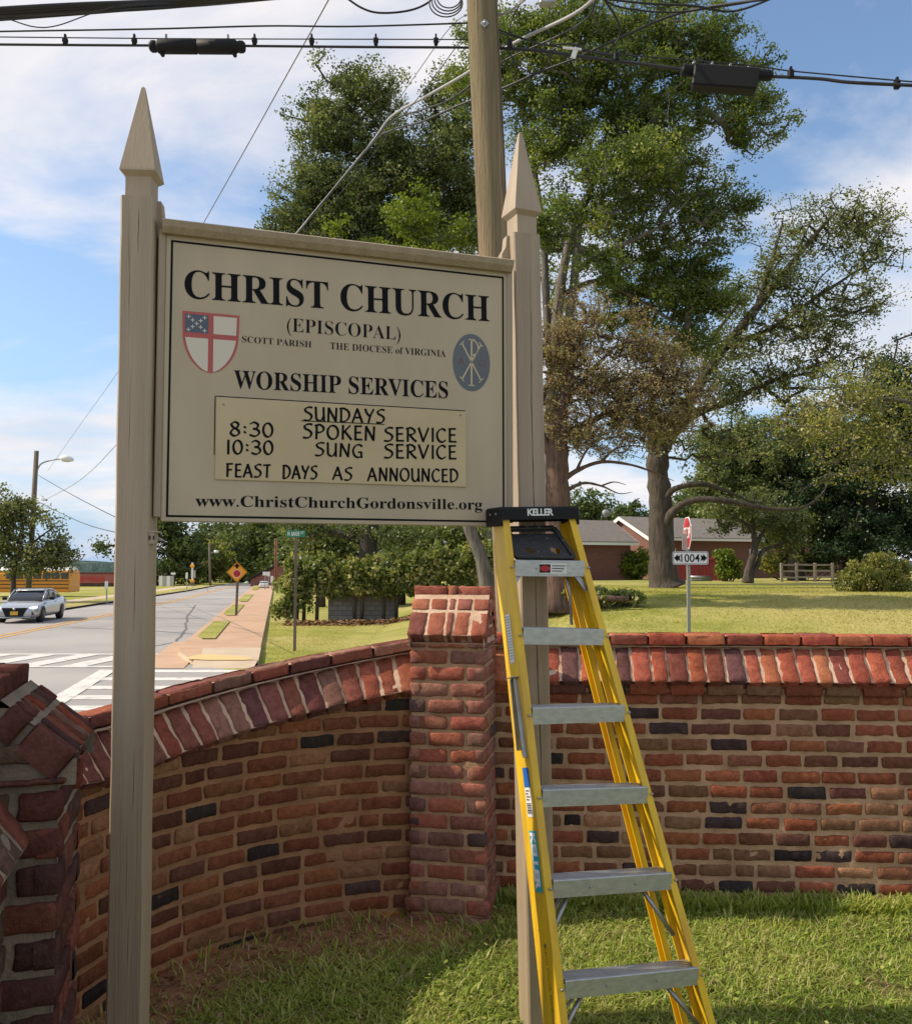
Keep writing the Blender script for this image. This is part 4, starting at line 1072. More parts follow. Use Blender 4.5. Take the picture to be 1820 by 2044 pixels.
# ladder crosswalk over the main road
b = MB()
def quad(b, pts, dz):
    b.add([(x, y, float(gz(x, y)) + dz) for x, y in pts], [(0, 1, 2, 3)])
y0, y1 = 22.5, 25.7
for y in (y0, y1): quad(b, [(-19.6, y), (-7.7 - .0, y), (-7.8, y + .32), (-19.6, y + .32)], .024)
x = -19.4
while x < -8.4:
    quad(b, [(x, y0 + .33), (x + .62, y0 + .33), (x + .62 - .195 * 2.9 + .95, y1 - .01), (x - .195 * 2.9 + .95, y1 - .01)], .024); x += 1.2
tag(b.build('crosswalk_marking', M['mark'], recalc=False), kind='structure')
b = MB()
for y in (21.7, 20.2, 18.8, 17.4, 16.1, 14.8):
    xa = -8.25 + (21.9 - y) * .2; quad(b, [(xa, y - .27), (-4.3, y - .27), (-4.3, y + .27), (xa, y + .27)], .024)
quad(b, [(-7.15, 15.0), (-6.75, 15.0), (-8.1, 21.95), (-8.5, 21.95)], .0285)
tag(b.build('crosswalk_marking', M['mark'], recalc=False), kind='structure')
M['tar'] = mat('tar_line', (.13, .125, .125), .9)
for pts in ([(-9.6, 26), (-9.2, 30), (-10.6, 36), (-13.5, 46), (-17, 60)], [(-15.5, 37), (-12, 35.5), (-8.9, 33)], [(-16, 44), (-13, 43.6), (-10.9, 43)], [(-18, 55), (-15, 54.6), (-13, 54)]):
    b = MB(); q = [Vector((x, y, 0)) for x, y in pts]; fine = []
    for i in range(len(q) - 1):
        for k in range(8): fine.append(q[i] + (q[i + 1] - q[i]) * k / 8 + Vector((rnd.uniform(-.05, .05), rnd.uniform(-.05, .05), 0)))
    V = []
    for i, p in enumerate(fine):
        t_ = (fine[min(i + 1, len(fine) - 1)] - fine[max(i - 1, 0)]).normalized(); nn = Vector((-t_.y, t_.x, 0)) * .05
        for e in (p + nn, p - nn): V.append((e.x, e.y, float(gz(e.x, e.y)) + .018))
    b.add(V, [(2 * i, 2 * i + 1, 2 * i + 3, 2 * i + 2) for i in range(len(fine) - 1)]); tag(b.build('road_repair_line', M['tar'], recalc=False), kind='structure')
# pavement: gutter strip, walk, corner ramp with its tactile plate
def walk_l(y): return xr_edge(y) + .15
def walk_r(y): return -.48 - .195 * y
yy = [23.0, 24, 25.5, 27.5] + list(np.linspace(30, 130, 40))
rows = [(walk_l(y) + (.9 * ((27.5 - y) / 4.5) ** 2 if y < 27.5 else 0) - .05, walk_r(y), y) for y in yy]
ribbon('sidewalk', rows, M['conc'], .13)
b = MB()     # kerb faces
for side in (0, 1):
    V = []
    for r in rows: V += [(r[side], r[2], float(gz(r[side], r[2])) + .13), (r[side] - .02 * (1 - 2 * side), r[2], float(gz(r[side], r[2])) - .05)]
    b.add(V, [(2 * i, 2 * i + 1, 2 * i + 3, 2 * i + 2) for i in range(len(rows) - 1)])
r = rows[0]; b.add([(r[0], r[2], RZ + .13), (r[1], r[2], RZ + .13), (r[1], r[2] - .5, RZ), (r[0], r[2] - .5, RZ)], [(0, 1, 2, 3)])
tag(b.build('kerb', M['conc2']), kind='structure')
ribbon('corner_apron', [(xr_edge(y) - .35 + .0 * y, walk_l(y) + .6, y) for y in np.linspace(22.3, 30, 10)], M['conc'], .028)
ribbon('corner_ramp', [(walk_l(y) + .75 + (26 - y) * .06, walk_r(y) + .02, y) for y in (23.05, 24, 25, 26, 26.6)], M['conc2'], .137)
ribbon('tactile_plate', [(-6.2, -5.3, 23.06), (-6.75, -5.15, 23.3), (-6.95, -5.3, 23.7), (-6.9, -5.9, 24.2), (-6.75, -6.5, 24.6)], M['tact'], .146)
b = MB()
for px in (1205, 1218, 1243, 1270):   # expansion joints of the walk
    y = ground(px, RZ); quad(b, [(walk_l(y) + .3, y), (walk_r(y), y), (walk_r(y), y + .05), (walk_l(y) + .3, y + .05)], .136)
M['joint'] = mat('dark_joint', (.17, .10, .065), .95); tag(b.build('pavement_joint', M['joint'], recalc=False), kind='structure')
for k_, (ya, yb_) in enumerate(((29.7, 39.0), (43.8, 55.5), (60.7, 76.0), (90, 120))):
    ribbon('grass_strip', [(xr_edge(y) + .32 + (.25 if y == ya else 0), xr_edge(y) + 1.0, y) for y in np.linspace(ya, yb_, 8)], M['lawn'], .165)
# left kerb and path
ribbon('kerb', [(xl_edge(y) - .18, xl_edge(y), y) for y in np.linspace(30, 120, 30)], M['conc2'], .13)
ribbon('left_verge', [(xl_edge(y) - 2.0, xl_edge(y) - .18, y) for y in np.linspace(28, 120, 30)], M['lawn'], .14)
ribbon('path', [(xl_edge(y) - 3.6, xl_edge(y) - 2.0, y) for y in np.linspace(28, 110, 30)], M['conc2'], .12)
b = MB(); b.add([(-90, 61, RZ + .03), (xl_edge(62) - 4, 62.5, RZ + .03), (xl_edge(62) - 4, 66, RZ + .03), (-90, 65, RZ + .03)], [(0, 1, 2, 3)]); tag(b.build('driveway', M['asphalt']), kind='structure')

def blades(name, pts, hmin, hmax, wmin, wmax, m, lean=.6, seed=1, cols=None):
    """grass: each blade is a bent strip of three quads, all in one sheet"""
    r = np.random.default_rng(seed); n = len(pts)
    az = r.uniform(0, 2 * math.pi, n); h = r.uniform(hmin, hmax, n); w = r.uniform(wmin, wmax, n); bend = r.uniform(.2, 1.0, n) * lean * h * 1.6
    d = np.column_stack([np.cos(az), np.sin(az), np.zeros(n)]); s = np.column_stack([-np.sin(az), np.cos(az), np.zeros(n)]); up = np.array([0, 0, 1.])
    P_ = []
    for t, ww in ((0, .8), (.45, 1.0), (.8, .75), (1.0, .06)):
        c = pts + d * (bend * t * t)[:, None] + up * (h * (t - .28 * t * t * lean))[:, None]
        P_ += [c - s * (w * ww / 2)[:, None], c + s * (w * ww / 2)[:, None]]
    V = np.stack(P_, 1).reshape(-1, 3)
    base = (np.arange(n) * 8)[:, None]
    q = np.concatenate([base + np.array([[0, 1, 3, 2]]), base + np.array([[2, 3, 5, 4]]), base + np.array([[4, 5, 7, 6]])], 1).reshape(-1, 4)
    return rawmesh(name, V, q, m, np.repeat(r.random(n) if cols is None else cols, 3))
def rawmesh(name, V, q, m, leaf, smooth=False):
    me = bpy.data.meshes.new(name); nq = len(q); k = q.shape[1]
    me.vertices.add(len(V)); me.vertices.foreach_set('co', np.ascontiguousarray(V, np.float32).ravel())
    me.loops.add(nq * k); me.loops.foreach_set('vertex_index', np.ascontiguousarray(q, np.int32).ravel())
    me.polygons.add(nq); me.polygons.foreach_set('loop_start', np.arange(0, nq * k, k, dtype=np.int32))
    try: me.polygons.foreach_set('loop_total', np.full(nq, k, np.int32))
    except Exception: pass
    a = me.attributes.new('leaf', 'FLOAT', 'FACE'); a.data.foreach_set('value', np.ascontiguousarray(leaf, np.float32))
    me.update(calc_edges=True); me.validate()
    me.materials.append(m)
    return bpy.data.objects.new(name, me)

# the raised churchyard lawn inside the walls
def ground_in(x, y): return .012 * np.sin(x * 3.1 + 1) * np.cos(y * 2.3) - .05 * sstep(4.2, 3.2, y) * 1.0
b = MB()
outl = [tuple((CC + (CR + .12) * np.array([math.cos(t), math.sin(t)])).tolist()) for t in np.linspace(TH0, TH1, 24)]
xs = np.linspace(-1.7, 4.5, 64); ys = np.linspace(1.4, 5.2, 48)
inside = lambda x, y: (np.hypot(x - CC[0], y - CC[1]) < CR + .1) | ((x > CC[0]) & (y < 5.13)) | ((y < 2.6) & (x > -1.05 + (2.14 - y) * .2))
X, Y = np.meshgrid(xs, ys); Z = ground_in(X, Y); w = len(xs)
fc = [(r * w + k, r * w + k + 1, (r + 1) * w + k + 1, (r + 1) * w + k) for r in range(47) for k in range(63) if inside(xs[k] + .05, ys[r] + .04)]
dw = CR - np.hypot(X.ravel() - CC[0], Y.ravel() - CC[1]); nz_ = vnoise(np.column_stack([X.ravel() * 3, Y.ravel() * 3, 0 * X.ravel()]), 3)
wred = (sstep(.75 + .3 * nz_, .12, dw) * sstep(.5, .0, X.ravel()))[:, None]
b.add(np.column_stack([X.ravel(), Y.ravel(), Z.ravel()]), fc, (1 - wred) * np.array([[.17, .15, .055]]) + wred * np.array([[.36, .185, .105]]), True)
b.add([(-.9, -30, -.055), (12, -30, -.055), (12, 1.4, -.055), (-.9, 1.4, -.055)], [(0, 1, 2, 3)], (.19, .20, .06))
b.add([(4.5, 1.4, -.055), (12, 1.4, -.055), (12, 4.9, -.02), (4.5, 4.9, -.02)], [(0, 1, 2, 3)], (.19, .20, .06))
tag(b.build('churchyard_ground', M['soil']), kind='structure')
M['grass'] = leafmat('grass_blades', [(.11, .16, .03), (.22, .31, .05), (.35, .42, .085), (.48, .46, .17), (.22, .31, .05)], trans=.4, gloss=.04)
gr = np.random.default_rng(11); N = 165000
gx = gr.uniform(-1.6, 4.2, N); gy = gr.uniform(2.2, 5.1, N)
dist = CR - np.hypot(gx - CC[0], gy - CC[1])
near = np.where(gx < CC[0] + .1, dist, 5.05 - gy - .0587 * (gx - .5) + .0)
ns = vnoise(np.column_stack([gx * 2.2, gy * 2.2, np.zeros(N)]), 3) + .5 * vnoise(np.column_stack([gx * 6, gy * 6, np.zeros(N)]), 4)
bare = np.where(gx < .35, .93 * sstep(.78 + .35 * ns, .12, near) * sstep(.35, -.1, gx) , 0)
bare = np.maximum(bare, .9 * (ns > .82))
keep = (gr.random(N) > bare) & inside(gx, gy) & (near > .0) & ~((gx < -.80) & (gy < 2.6))
gx, gy, nk = gx[keep], gy[keep], near[keep]
pts = np.column_stack([gx, gy, ground_in(gx, gy) - .004])
cl = np.clip(.42 + .22 * vnoise(np.column_stack([gx * 3, gy * 3, np.zeros(len(gx))]), 8) + gr.normal(0, .2, len(gx)), 0, 1)
tall = nk < .16
o = blades('grass', pts[~tall], .018, .050, .0028, .0065, M['grass'], lean=1.0, seed=3, cols=cl[~tall]); link(o); tag(o, 'short coarse grass covering the churchyard ground below the wall', 'grass', kind='stuff')
o = blades('grass', pts[tall], .04, .11, .004, .009, M['grass'], lean=.7, seed=4, cols=cl[tall]); link(o); tag(o, 'taller uncut grass fringe along the foot of the brick wall', 'grass', kind='stuff')
lr = np.random.default_rng(77); N = 190000
ly = 17 + 24 * lr.random(N) ** .8; lx_ = lr.uniform(-.52, .52, N) * ly
k = (lx_ > -.30 - .195 * ly) & (gz(lx_, ly) > RZ - .01) & (ly > np.where(lx_ < 3, 15.6 + (3 - lx_) * .7, 16))
lx_, ly = lx_[k], ly[k]; q = np.column_stack([lx_ * .9, ly * .9, 0 * lx_])
k = lr.random(len(lx_)) < .55 + .6 * vnoise(q, 31); lx_, ly = lx_[k], ly[k]
M['lawngrass'] = leafmat('lawn_blades', [(.21, .235, .05), (.29, .30, .07), (.38, .36, .10), (.46, .41, .15)], trans=.45)
o = blades('grass', np.column_stack([lx_, ly, gz(lx_, ly) - .01]), .025, .06, .012, .022, M['lawngrass'], lean=1.0, seed=8, cols=np.clip(.5 + .35 * vnoise(np.column_stack([lx_ * .5, ly * .5, 0 * lx_]), 33) + lr.normal(0, .18, len(lx_)), 0, 1)); link(o); tag(o, 'mown grass of the open lawn beyond the brick wall', 'grass', kind='stuff')
wr = np.random.default_rng(41); n = 260
cx_, cy_ = wr.uniform(-.9, 3.2, n), wr.uniform(3.0, 4.95, n); m_ = wr.integers(4, 10, n); cx_, cy_ = np.repeat(cx_, m_), np.repeat(cy_, m_); cx_ = cx_ + wr.normal(0, .02, len(cx_)); cy_ = cy_ + wr.normal(0, .02, len(cy_))
k = inside(cx_, cy_) & (CR - np.where(cx_ < CC[0], np.hypot(cx_ - CC[0], cy_ - CC[1]), 0) > .2)
o = blades('weeds', np.column_stack([cx_, cy_, ground_in(cx_, cy_)])[k], .035, .075, .005, .010, M['grass'], lean=.8, seed=42); link(o); tag(o, 'taller tufts of coarse weeds standing out of the churchyard grass', 'weeds', kind='stuff')
n = 3000; cx_, cy_ = wr.uniform(-1.2, 3.2, n), wr.uniform(2.9, 5.0, n); k = inside(cx_, cy_) & (CR - np.where(cx_ < CC[0], np.hypot(cx_ - CC[0], cy_ - CC[1]), 0) > .08)
M['straw'] = leafmat('dry_straw', [(.42, .34, .19), (.30, .22, .12), (.50, .43, .26)], trans=.2)
o = blades('dry_grass', np.column_stack([cx_, cy_, ground_in(cx_, cy_) + .012])[k], .02, .05, .002, .004, M['straw'], lean=1.3, seed=43); link(o); tag(o, 'dry straw coloured stalks scattered through the churchyard grass', 'dry grass', kind='stuff')
# broad-leaved weeds and clover among the grass
r = np.random.default_rng(5); n = 2400
wx = r.uniform(-1.2, 3.2, n); wy = r.uniform(2.9, 5.0, n); k = inside(wx, wy) & (CR - np.where(wx < CC[0], np.hypot(wx - CC[0], wy - CC[1]), 0) > .75) & (vnoise(np.column_stack([wx * 2.5, wy * 2.5, np.zeros(n)]), 9) > -.15)
wx, wy = wx[k], wy[k]; n = len(wx)
c = np.column_stack([wx, wy, ground_in(wx, wy) + r.uniform(.015, .05, n)]); az = r.uniform(0, 6.28, n); L = r.uniform(.006, .014, n)
d = np.column_stack([np.cos(az), np.sin(az), r.uniform(-.3, .5, n)]); s_ = np.column_stack([-np.sin(az), np.cos(az), r.uniform(-.4, .4, n)])
V = np.stack([c - d * L[:, None], c + s_ * (L * .8)[:, None], c + d * L[:, None], c - s_ * (L * .8)[:, None]], 1).reshape(-1, 3)
o = rawmesh('clover', V, (np.arange(n) * 4)[:, None] + np.array([[0, 1, 2, 3]]), M['grass'], r.uniform(.1, .75, n)); link(o); tag(o, 'clover and broad weed leaves mixed into the churchyard grass', 'clover', kind='stuff')
# dead leaves and twigs on the bare strip under the curved wall
r = np.random.default_rng(6); n = 500
th = r.uniform(math.radians(100), math.radians(190), n); rr = CR - np.abs(r.normal(.05, .28, n)) - .03
c = np.column_stack([CC[0] + rr * np.cos(th), CC[1] + rr * np.sin(th), np.zeros(n)]); c[:, 2] = ground_in(c[:, 0], c[:, 1]) + .006
az = r.uniform(0, 6.28, n); L = r.uniform(.008, .022, n)
d = np.column_stack([np.cos(az), np.sin(az), r.uniform(-.3, .3, n)]); s_ = np.column_stack([-np.sin(az), np.cos(az), r.uniform(-.5, .5, n)])
V = np.stack([c - d * L[:, None], c + s_ * (L * .5)[:, None], c + d * L[:, None], c - s_ * (L * .5)[:, None]], 1).reshape(-1, 3)
M['dead'] = leafmat('dead_leaves', [(.22, .13, .07), (.34, .21, .12), (.14, .08, .05)], trans=.1)
o = rawmesh('fallen_leaves', V, (np.arange(n) * 4)[:, None] + np.array([[0, 1, 2, 3]]), M['dead'], r.random(n)); link(o); tag(o, 'dry fallen leaves on the bare soil under the curved wall', 'leaves', kind='stuff')

# ------------------------------------------------------------------ trees
def leaves_obj(name, cen, size, m, parent, seed, asp=.62, tint=None, droop=.0):
    r = np.random.default_rng(seed); n = len(cen)
    a = r.normal(size=(n, 3)); a[:, 2] = a[:, 2] * .75 - droop; a /= np.linalg.norm(a, axis=1)[:, None]
    b_ = r.normal(size=(n, 3)); b_ -= a * (a * b_).sum(1)[:, None]; b_ /= np.linalg.norm(b_, axis=1)[:, None]
    nn = np.cross(a, b_); L = (size * r.uniform(.6, 1.25, n))[:, None]
    V = np.stack([cen - a * L * .5, cen + b_ * L * asp * .5 + nn * L * .10, cen + a * L * .5, cen - b_ * L * asp * .5 + nn * L * .10], 1).reshape(-1, 3)
    o = rawmesh(name, V, (np.arange(n) * 4)[:, None] + np.array([[0, 1, 2, 3]]), m, np.clip(r.random(n) if tint is None else tint, 0, 1))
    return addm(o, parent)

def tree(name, label, trunks, d, blobs, nclump, nleaf, leaf, lm, bm_, seed, depth=.8, clump=.45, group=None, cat='tree', twigs=0.0, spread=1.0, shell=2.0, base=None, droop=.15, maxr=.5, jit=.12, bsp=1.25):
    """trunks: lists of (px, py, width px[, depth shift]) from the root up; blobs: (px, py, rx, ry[, depth shift]) of the crown"""
    r = np.random.default_rng(seed); k = d / F
    x0, y0 = trunks[0][0][:2]; b0 = P(x0, y0, d)
    root = thing(name, label, cat, tuple(b0), group)
    pos, par, rad = [], [], []
    mb = MB()
    for tr in trunks:
        pts = [P(t[0], t[1], d + (t[3] if len(t) > 3 else 0)) for t in tr]; ws = [t[2] * k / 2 for t in tr]
        fine, fr = [], []
        for i in range(len(pts) - 1):
            n = 5
            for j in range(n):
                t = j / n; p0 = pts[max(i - 1, 0)]; p1 = pts[i]; p2 = pts[i + 1]; p3 = pts[min(i + 2, len(pts) - 1)]
                q = .5 * ((2 * p1) + (p2 - p0) * t + (2 * p0 - 5 * p1 + 4 * p2 - p3) * t * t + (3 * p1 - p0 - 3 * p2 + p3) * t ** 3)
                fine.append(q); fr.append(ws[i] + (ws[i + 1] - ws[i]) * t)
        fine.append(pts[-1]); fr.append(ws[-1])
        fr = [w_ * (1 + .10 * r.uniform(-1, 1)) for w_ in fr]
        mb.tube(fine, fr, 10)
        s0 = 0 if len(pos) == 0 else 0
        for q, w_ in zip(fine[len(fine) // 4:], fr[len(fine) // 4:]): pos.append(tuple(q)); par.append(-1); rad.append(w_)
    ntr = len(pos)
    area = np.array([bl[2] * bl[3] for bl in blobs], float); area /= area.sum()
    idx = r.choice(len(blobs), nclump, p=area)
    cl = []
    nb = max(6, nclump // 9); bidx = idx[:nb]; bough = []
    for i in bidx:
        bl = blobs[i]; v = r.normal(size=3); v /= np.linalg.norm(v); rr = r.random() ** (1 / shell)
        dz = (bl[4] if len(bl) > 4 else 0)
        c = P(bl[0], bl[1], d + dz); rx, rz = bl[2] * k, bl[3] * k; ry = min(max(rx, rz) * depth, 5.5)
        bough.append((c.x + v[0] * rx * rr, c.y + v[1] * ry * rr, c.z + v[2] * rz * rr))
    bough = np.array(bough); bw_ = clump * bsp * r.uniform(1.1, 2.1, nb)
    which = r.integers(0, nb, nclump); v = r.normal(size=(nclump, 3)); v /= np.linalg.norm(v, axis=1)[:, None]
    cl = bough[which] + v * (bw_[which] * r.random(nclump) ** .45)[:, None] * np.array([1.1, 1.1, .7])
    tp_ = np.array(pos[:ntr]); dist = np.min(np.linalg.norm(cl[:, None, :] - tp_[None], axis=2), axis=1)
    order = np.argsort(dist); nodes_ = list(pos); parent = [-1] * ntr; tipcount = []
    segs = []
    arr = np.array(nodes_)
    for ci in order:
        c = cl[ci]; dd = np.linalg.norm(arr - c, axis=1) + .35 * np.maximum(0, arr[:, 2] - c[2])
        j = int(np.argmin(dd)); p0 = arr[j]; L = np.linalg.norm(c - p0)
        n = max(1, int(L / (.9 * max(.6, clump)))); pj = j
        new = []
        for s_ in range(1, n + 1):
            t = s_ / n; q = p0 + (c - p0) * t + (r.normal(size=3) * L * jit * .35 * (1 if s_ < n else 0)) + np.array([0, 0, .10 * L * math.sin(math.pi * t)])
            nodes_.append(tuple(q)); parent.append(pj); pj = len(nodes_) - 1; new.append(q)
        arr = np.vstack([arr, np.array(new)])
    cnt = np.zeros(len(nodes_)); 
    for i in range(len(nodes_) - 1, ntr - 1, -1):
        cnt[i] += 1
        if parent[i] >= 0: cnt[parent[i]] += cnt[i]
    br = .012 * spread * k / .015 * np.sqrt(cnt + .6); 
    # tubes along chains
    kids = {}
    for i in range(ntr, len(nodes_)): kids.setdefault(parent[i], []).append(i)
    done = set()
    for i in range(ntr, len(nodes_)):
        if i in done: continue
        ch = [parent[i], i]; done.add(i)
        while True:
            ks = [q for q in kids.get(ch[-1], []) if q not in done]
            if not ks: break
            nx_ = max(ks, key=lambda q: cnt[q]); ch.append(nx_); done.add(nx_)
        rr = [min(br[q], (rad[ch[0]] * .75 if ch[0] < ntr else 9), maxr) for q in ch[1:]]; rr = [rr[0]] + rr
        rr[-1] *= .35
        mb.tube([nodes_[q] for q in ch], rr, 6 if rr[0] > .05 else 4, caps=False)
    tw = []
    if twigs:
        for c in cl:
            for _ in range(int(twigs)):
                v = r.normal(size=3); v /= np.linalg.norm(v); L = clump * r.uniform(.8, 2.0)
                e = c + v * L; m_ = c + v * L * .5 + r.normal(size=3) * L * .12; mb.tube([tuple(c), tuple(m_), tuple(e)], [.006 * k / .013, .005 * k / .013, .003 * k / .013], 3, caps=False); tw.append(e)
    t_ = mb.build('trunk', bm_, root, recalc=False)
    # leaves
    per = r.poisson(nleaf, nclump); src = np.repeat(np.arange(nclump), per); n = len(src)
    base_ = cl[src]
    v = r.normal(size=(n, 3)); v /= np.linalg.norm(v, axis=1)[:, None]
    cen = base_ + v * (clump * (.75 + .7 * r.random(nclump))[src] * r.random(n) ** .5)[:, None] * np.array([1, 1, .72])
    if tw:
        tw = np.array(tw); ti = r.integers(0, len(tw), len(tw) * 6); cen = np.vstack([cen, tw[ti] + r.normal(size=(len(ti), 3)) * clump * .22])
        src = np.concatenate([src, ti % nclump]); n = len(src)
    ct = r.normal(.5, .14, nclump) + r.normal(0, .14, nb)[which]
    tint = ct[src] + r.normal(0, .17, n)
    leaves_obj('crown', cen, leaf, lm, root, seed + 1, tint=tint, droop=droop)
    return root

LM = {}
LM['oak'] = leafmat('oak_leaves', [(0.036, 0.061, 0.020), (0.065, 0.099, 0.029), (0.109, 0.138, 0.041), (0.181, 0.189, 0.065)], trans=.25, gloss=.07)
LM['maple'] = leafmat('maple_leaves', [(0.043, 0.080, 0.017), (0.087, 0.138, 0.026), (0.160, 0.217, 0.041), (0.290, 0.319, 0.065)], trans=.38, gloss=.06)
LM['bright'] = leafmat('bright_leaves', [(0.073, 0.115, 0.016), (0.136, 0.188, 0.026), (0.230, 0.271, 0.042)], trans=.4, gloss=.05)
LM['sparse'] = leafmat('light_leaves', [(0.051, 0.080, 0.029), (0.094, 0.138, 0.046), (0.160, 0.203, 0.072), (0.261, 0.275, 0.102)], trans=.35, gloss=.08)
LM['brown'] = leafmat('browned_leaves', [(0.131, 0.072, 0.036), (0.232, 0.138, 0.051), (0.319, 0.217, 0.058), (0.203, 0.189, 0.058)], trans=.25, gloss=.05)
LM['dark'] = leafmat('dark_needles', [(0.017, 0.038, 0.020), (0.032, 0.061, 0.029), (0.058, 0.090, 0.038)], trans=.2, gloss=.05)
LM['olive'] = leafmat('yellowing_leaves', [(0.087, 0.109, 0.032), (0.160, 0.189, 0.051), (0.275, 0.275, 0.087), (0.392, 0.348, 0.131)], trans=.4, gloss=.06)
LM['far'] = leafmat('far_leaves', [(0.043, 0.072, 0.029), (0.080, 0.116, 0.041), (0.138, 0.174, 0.058)], trans=.3, gloss=.05)
LM['hedge'] = leafmat('hedge_leaves', [(0.073, 0.109, 0.033), (0.145, 0.190, 0.054), (0.271, 0.290, 0.109), (0.471, 0.418, 0.200)], trans=.3, gloss=.04)

LM['maple'] = leafmat('maple_leaves', [(0.040, 0.069, 0.020), (0.090, 0.140, 0.034), (0.168, 0.224, 0.052), (0.314, 0.336, 0.090)], trans=.38)
LM['oak'] = leafmat('oak_leaves', [(0.047, 0.073, 0.031), (0.094, 0.130, 0.047), (0.163, 0.202, 0.072), (0.273, 0.286, 0.111)], trans=.28)
LM['brown'] = leafmat('browned_leaves', [(.19, .14, .085), (.29, .22, .13), (.31, .27, .12), (.22, .23, .09)], trans=.3)
LM['sparse'] = leafmat('light_leaves', [(.055, .075, .035), (.10, .13, .055), (.17, .20, .08), (.27, .28, .12)], trans=.38)
def gbase(px, Y):
    x = (px - PX0) / F * Y; z = float(gz(x, Y)); return HOR + (CAMZ - z) * F / Y   # image row where the ground is met
# big broadleaf behind the pole, several pale stems
yb = gbase(1105, 30)
tree('maple_tree', 'tallest tree, several pale stems and a ragged green crown right of the utility pole',
     [[(1103, yb, 60), (1098, 1000, 36), (1102, 800, 28), (1112, 640, 24), (1124, 540, 19), (1150, 430, 15), (1178, 380, 12), (1200, 300, 9), (1230, 210, 6)],
      [(1110, 780, 22), (1135, 640, 19), (1150, 520, 17), (1158, 440, 15), (1190, 350, 11, 1), (1230, 260, 8, 1), (1290, 160, 5, 1)],
      [(1105, 760, 22, 1), (1090, 600, 18, 1), (1085, 480, 15, 1), (1070, 360, 11, 1), (1040, 220, 7, 1)],
      [(1150, 540, 14, -1), (1200, 505, 11, -1), (1260, 480, 8, -1), (1340, 440, 5, -1)],
      [(1120, 590, 12), (1190, 560, 10, 1), (1260, 590, 8, 1), (1340, 640, 5, 1)]],
     30, [(1130, 60, 130, 85), (1330, 90, 140, 95), (1440, 210, 105, 85), (1250, 230, 130, 105), (1090, 230, 110, 110), (1330, 330, 120, 95), (1410, 440, 75, 70), (1200, 400, 120, 80),
          (1300, 545, 120, 80, 1), (1000, 120, 80, 90), (1390, 590, 70, 60, 1), (1240, 20, 150, 60), (1500, 260, 60, 60), (1400, 100, 80, 80), (1110, 500, 50, 90, 2), (1475, 390, 45, 35), (935, 170, 40, 60, 2), (1500, 140, 55, 60), (1180, 150, 120, 80), (960, 60, 60, 50, 1), (1300, 470, 100, 60), (1120, 620, 60, 40, 2), (1360, 670, 90, 60, 2), (1250, 640, 80, 45, 2), (1420, 540, 50, 50, 1), (1105, 450, 60, 60, -2), (1190, 520, 60, 40, -2), (1250, 330, 110, 80, -2)],
     4200, 48, .105, LM['maple'], M['greybark'], 21, clump=.32, bsp=1.5, shell=2.2)
# round oak at the left of the pole
tree('oak_tree', 'broad dark green oak rising behind the sign, left of the utility pole',
     [[(735, 1215, 46), (735, 1100, 40), (738, 950, 36), (742, 760, 30), (750, 560, 24), (745, 400, 16), (735, 280, 8)], [(742, 700, 18), (800, 540, 14), (850, 400, 10), (890, 280, 6)], [(742, 720, 16), (690, 560, 13), (650, 420, 8)]],
     42, [(735, 190, 85, 62), (660, 255, 55, 60), (720, 300, 115, 80), (635, 385, 70, 65), (760, 400, 120, 90), (870, 300, 90, 110), (900, 190, 60, 80), (610, 440, 48, 42), (850, 470, 110, 80), (690, 470, 120, 60), (640, 330, 45, 40), (780, 300, 70, 60), (930, 420, 50, 90), (590, 470, 35, 25),
          (640, 1055, 60, 30), (760, 1070, 90, 28)],
     2800, 52, .14, LM['oak'], M['bark'], 31, clump=.44, bsp=1.6, shell=2.0)
# small bright tree behind the sign board, leaning pale trunk
yb = gbase(985, 27)
tree('young_tree', 'small tree with a leaning pale trunk and bright yellow green tips showing above the sign',
     [[(985, yb, 34), (962, 1120, 27), (938, 1060, 24), (905, 960, 19), (880, 840, 15), (860, 700, 11), (830, 560, 7)], [(930, 1040, 14), (870, 1020, 9), (800, 1040, 6)], [(890, 880, 12), (800, 700, 9), (720, 560, 5)]],
     27, [(815, 430, 48, 48), (890, 478, 26, 26), (668, 458, 30, 22), (700, 490, 60, 25), (835, 400, 20, 22), (800, 560, 110, 70), (780, 700, 120, 80)],
     420, 55, .11, LM['bright'], M['greybark'], 41, clump=.30)
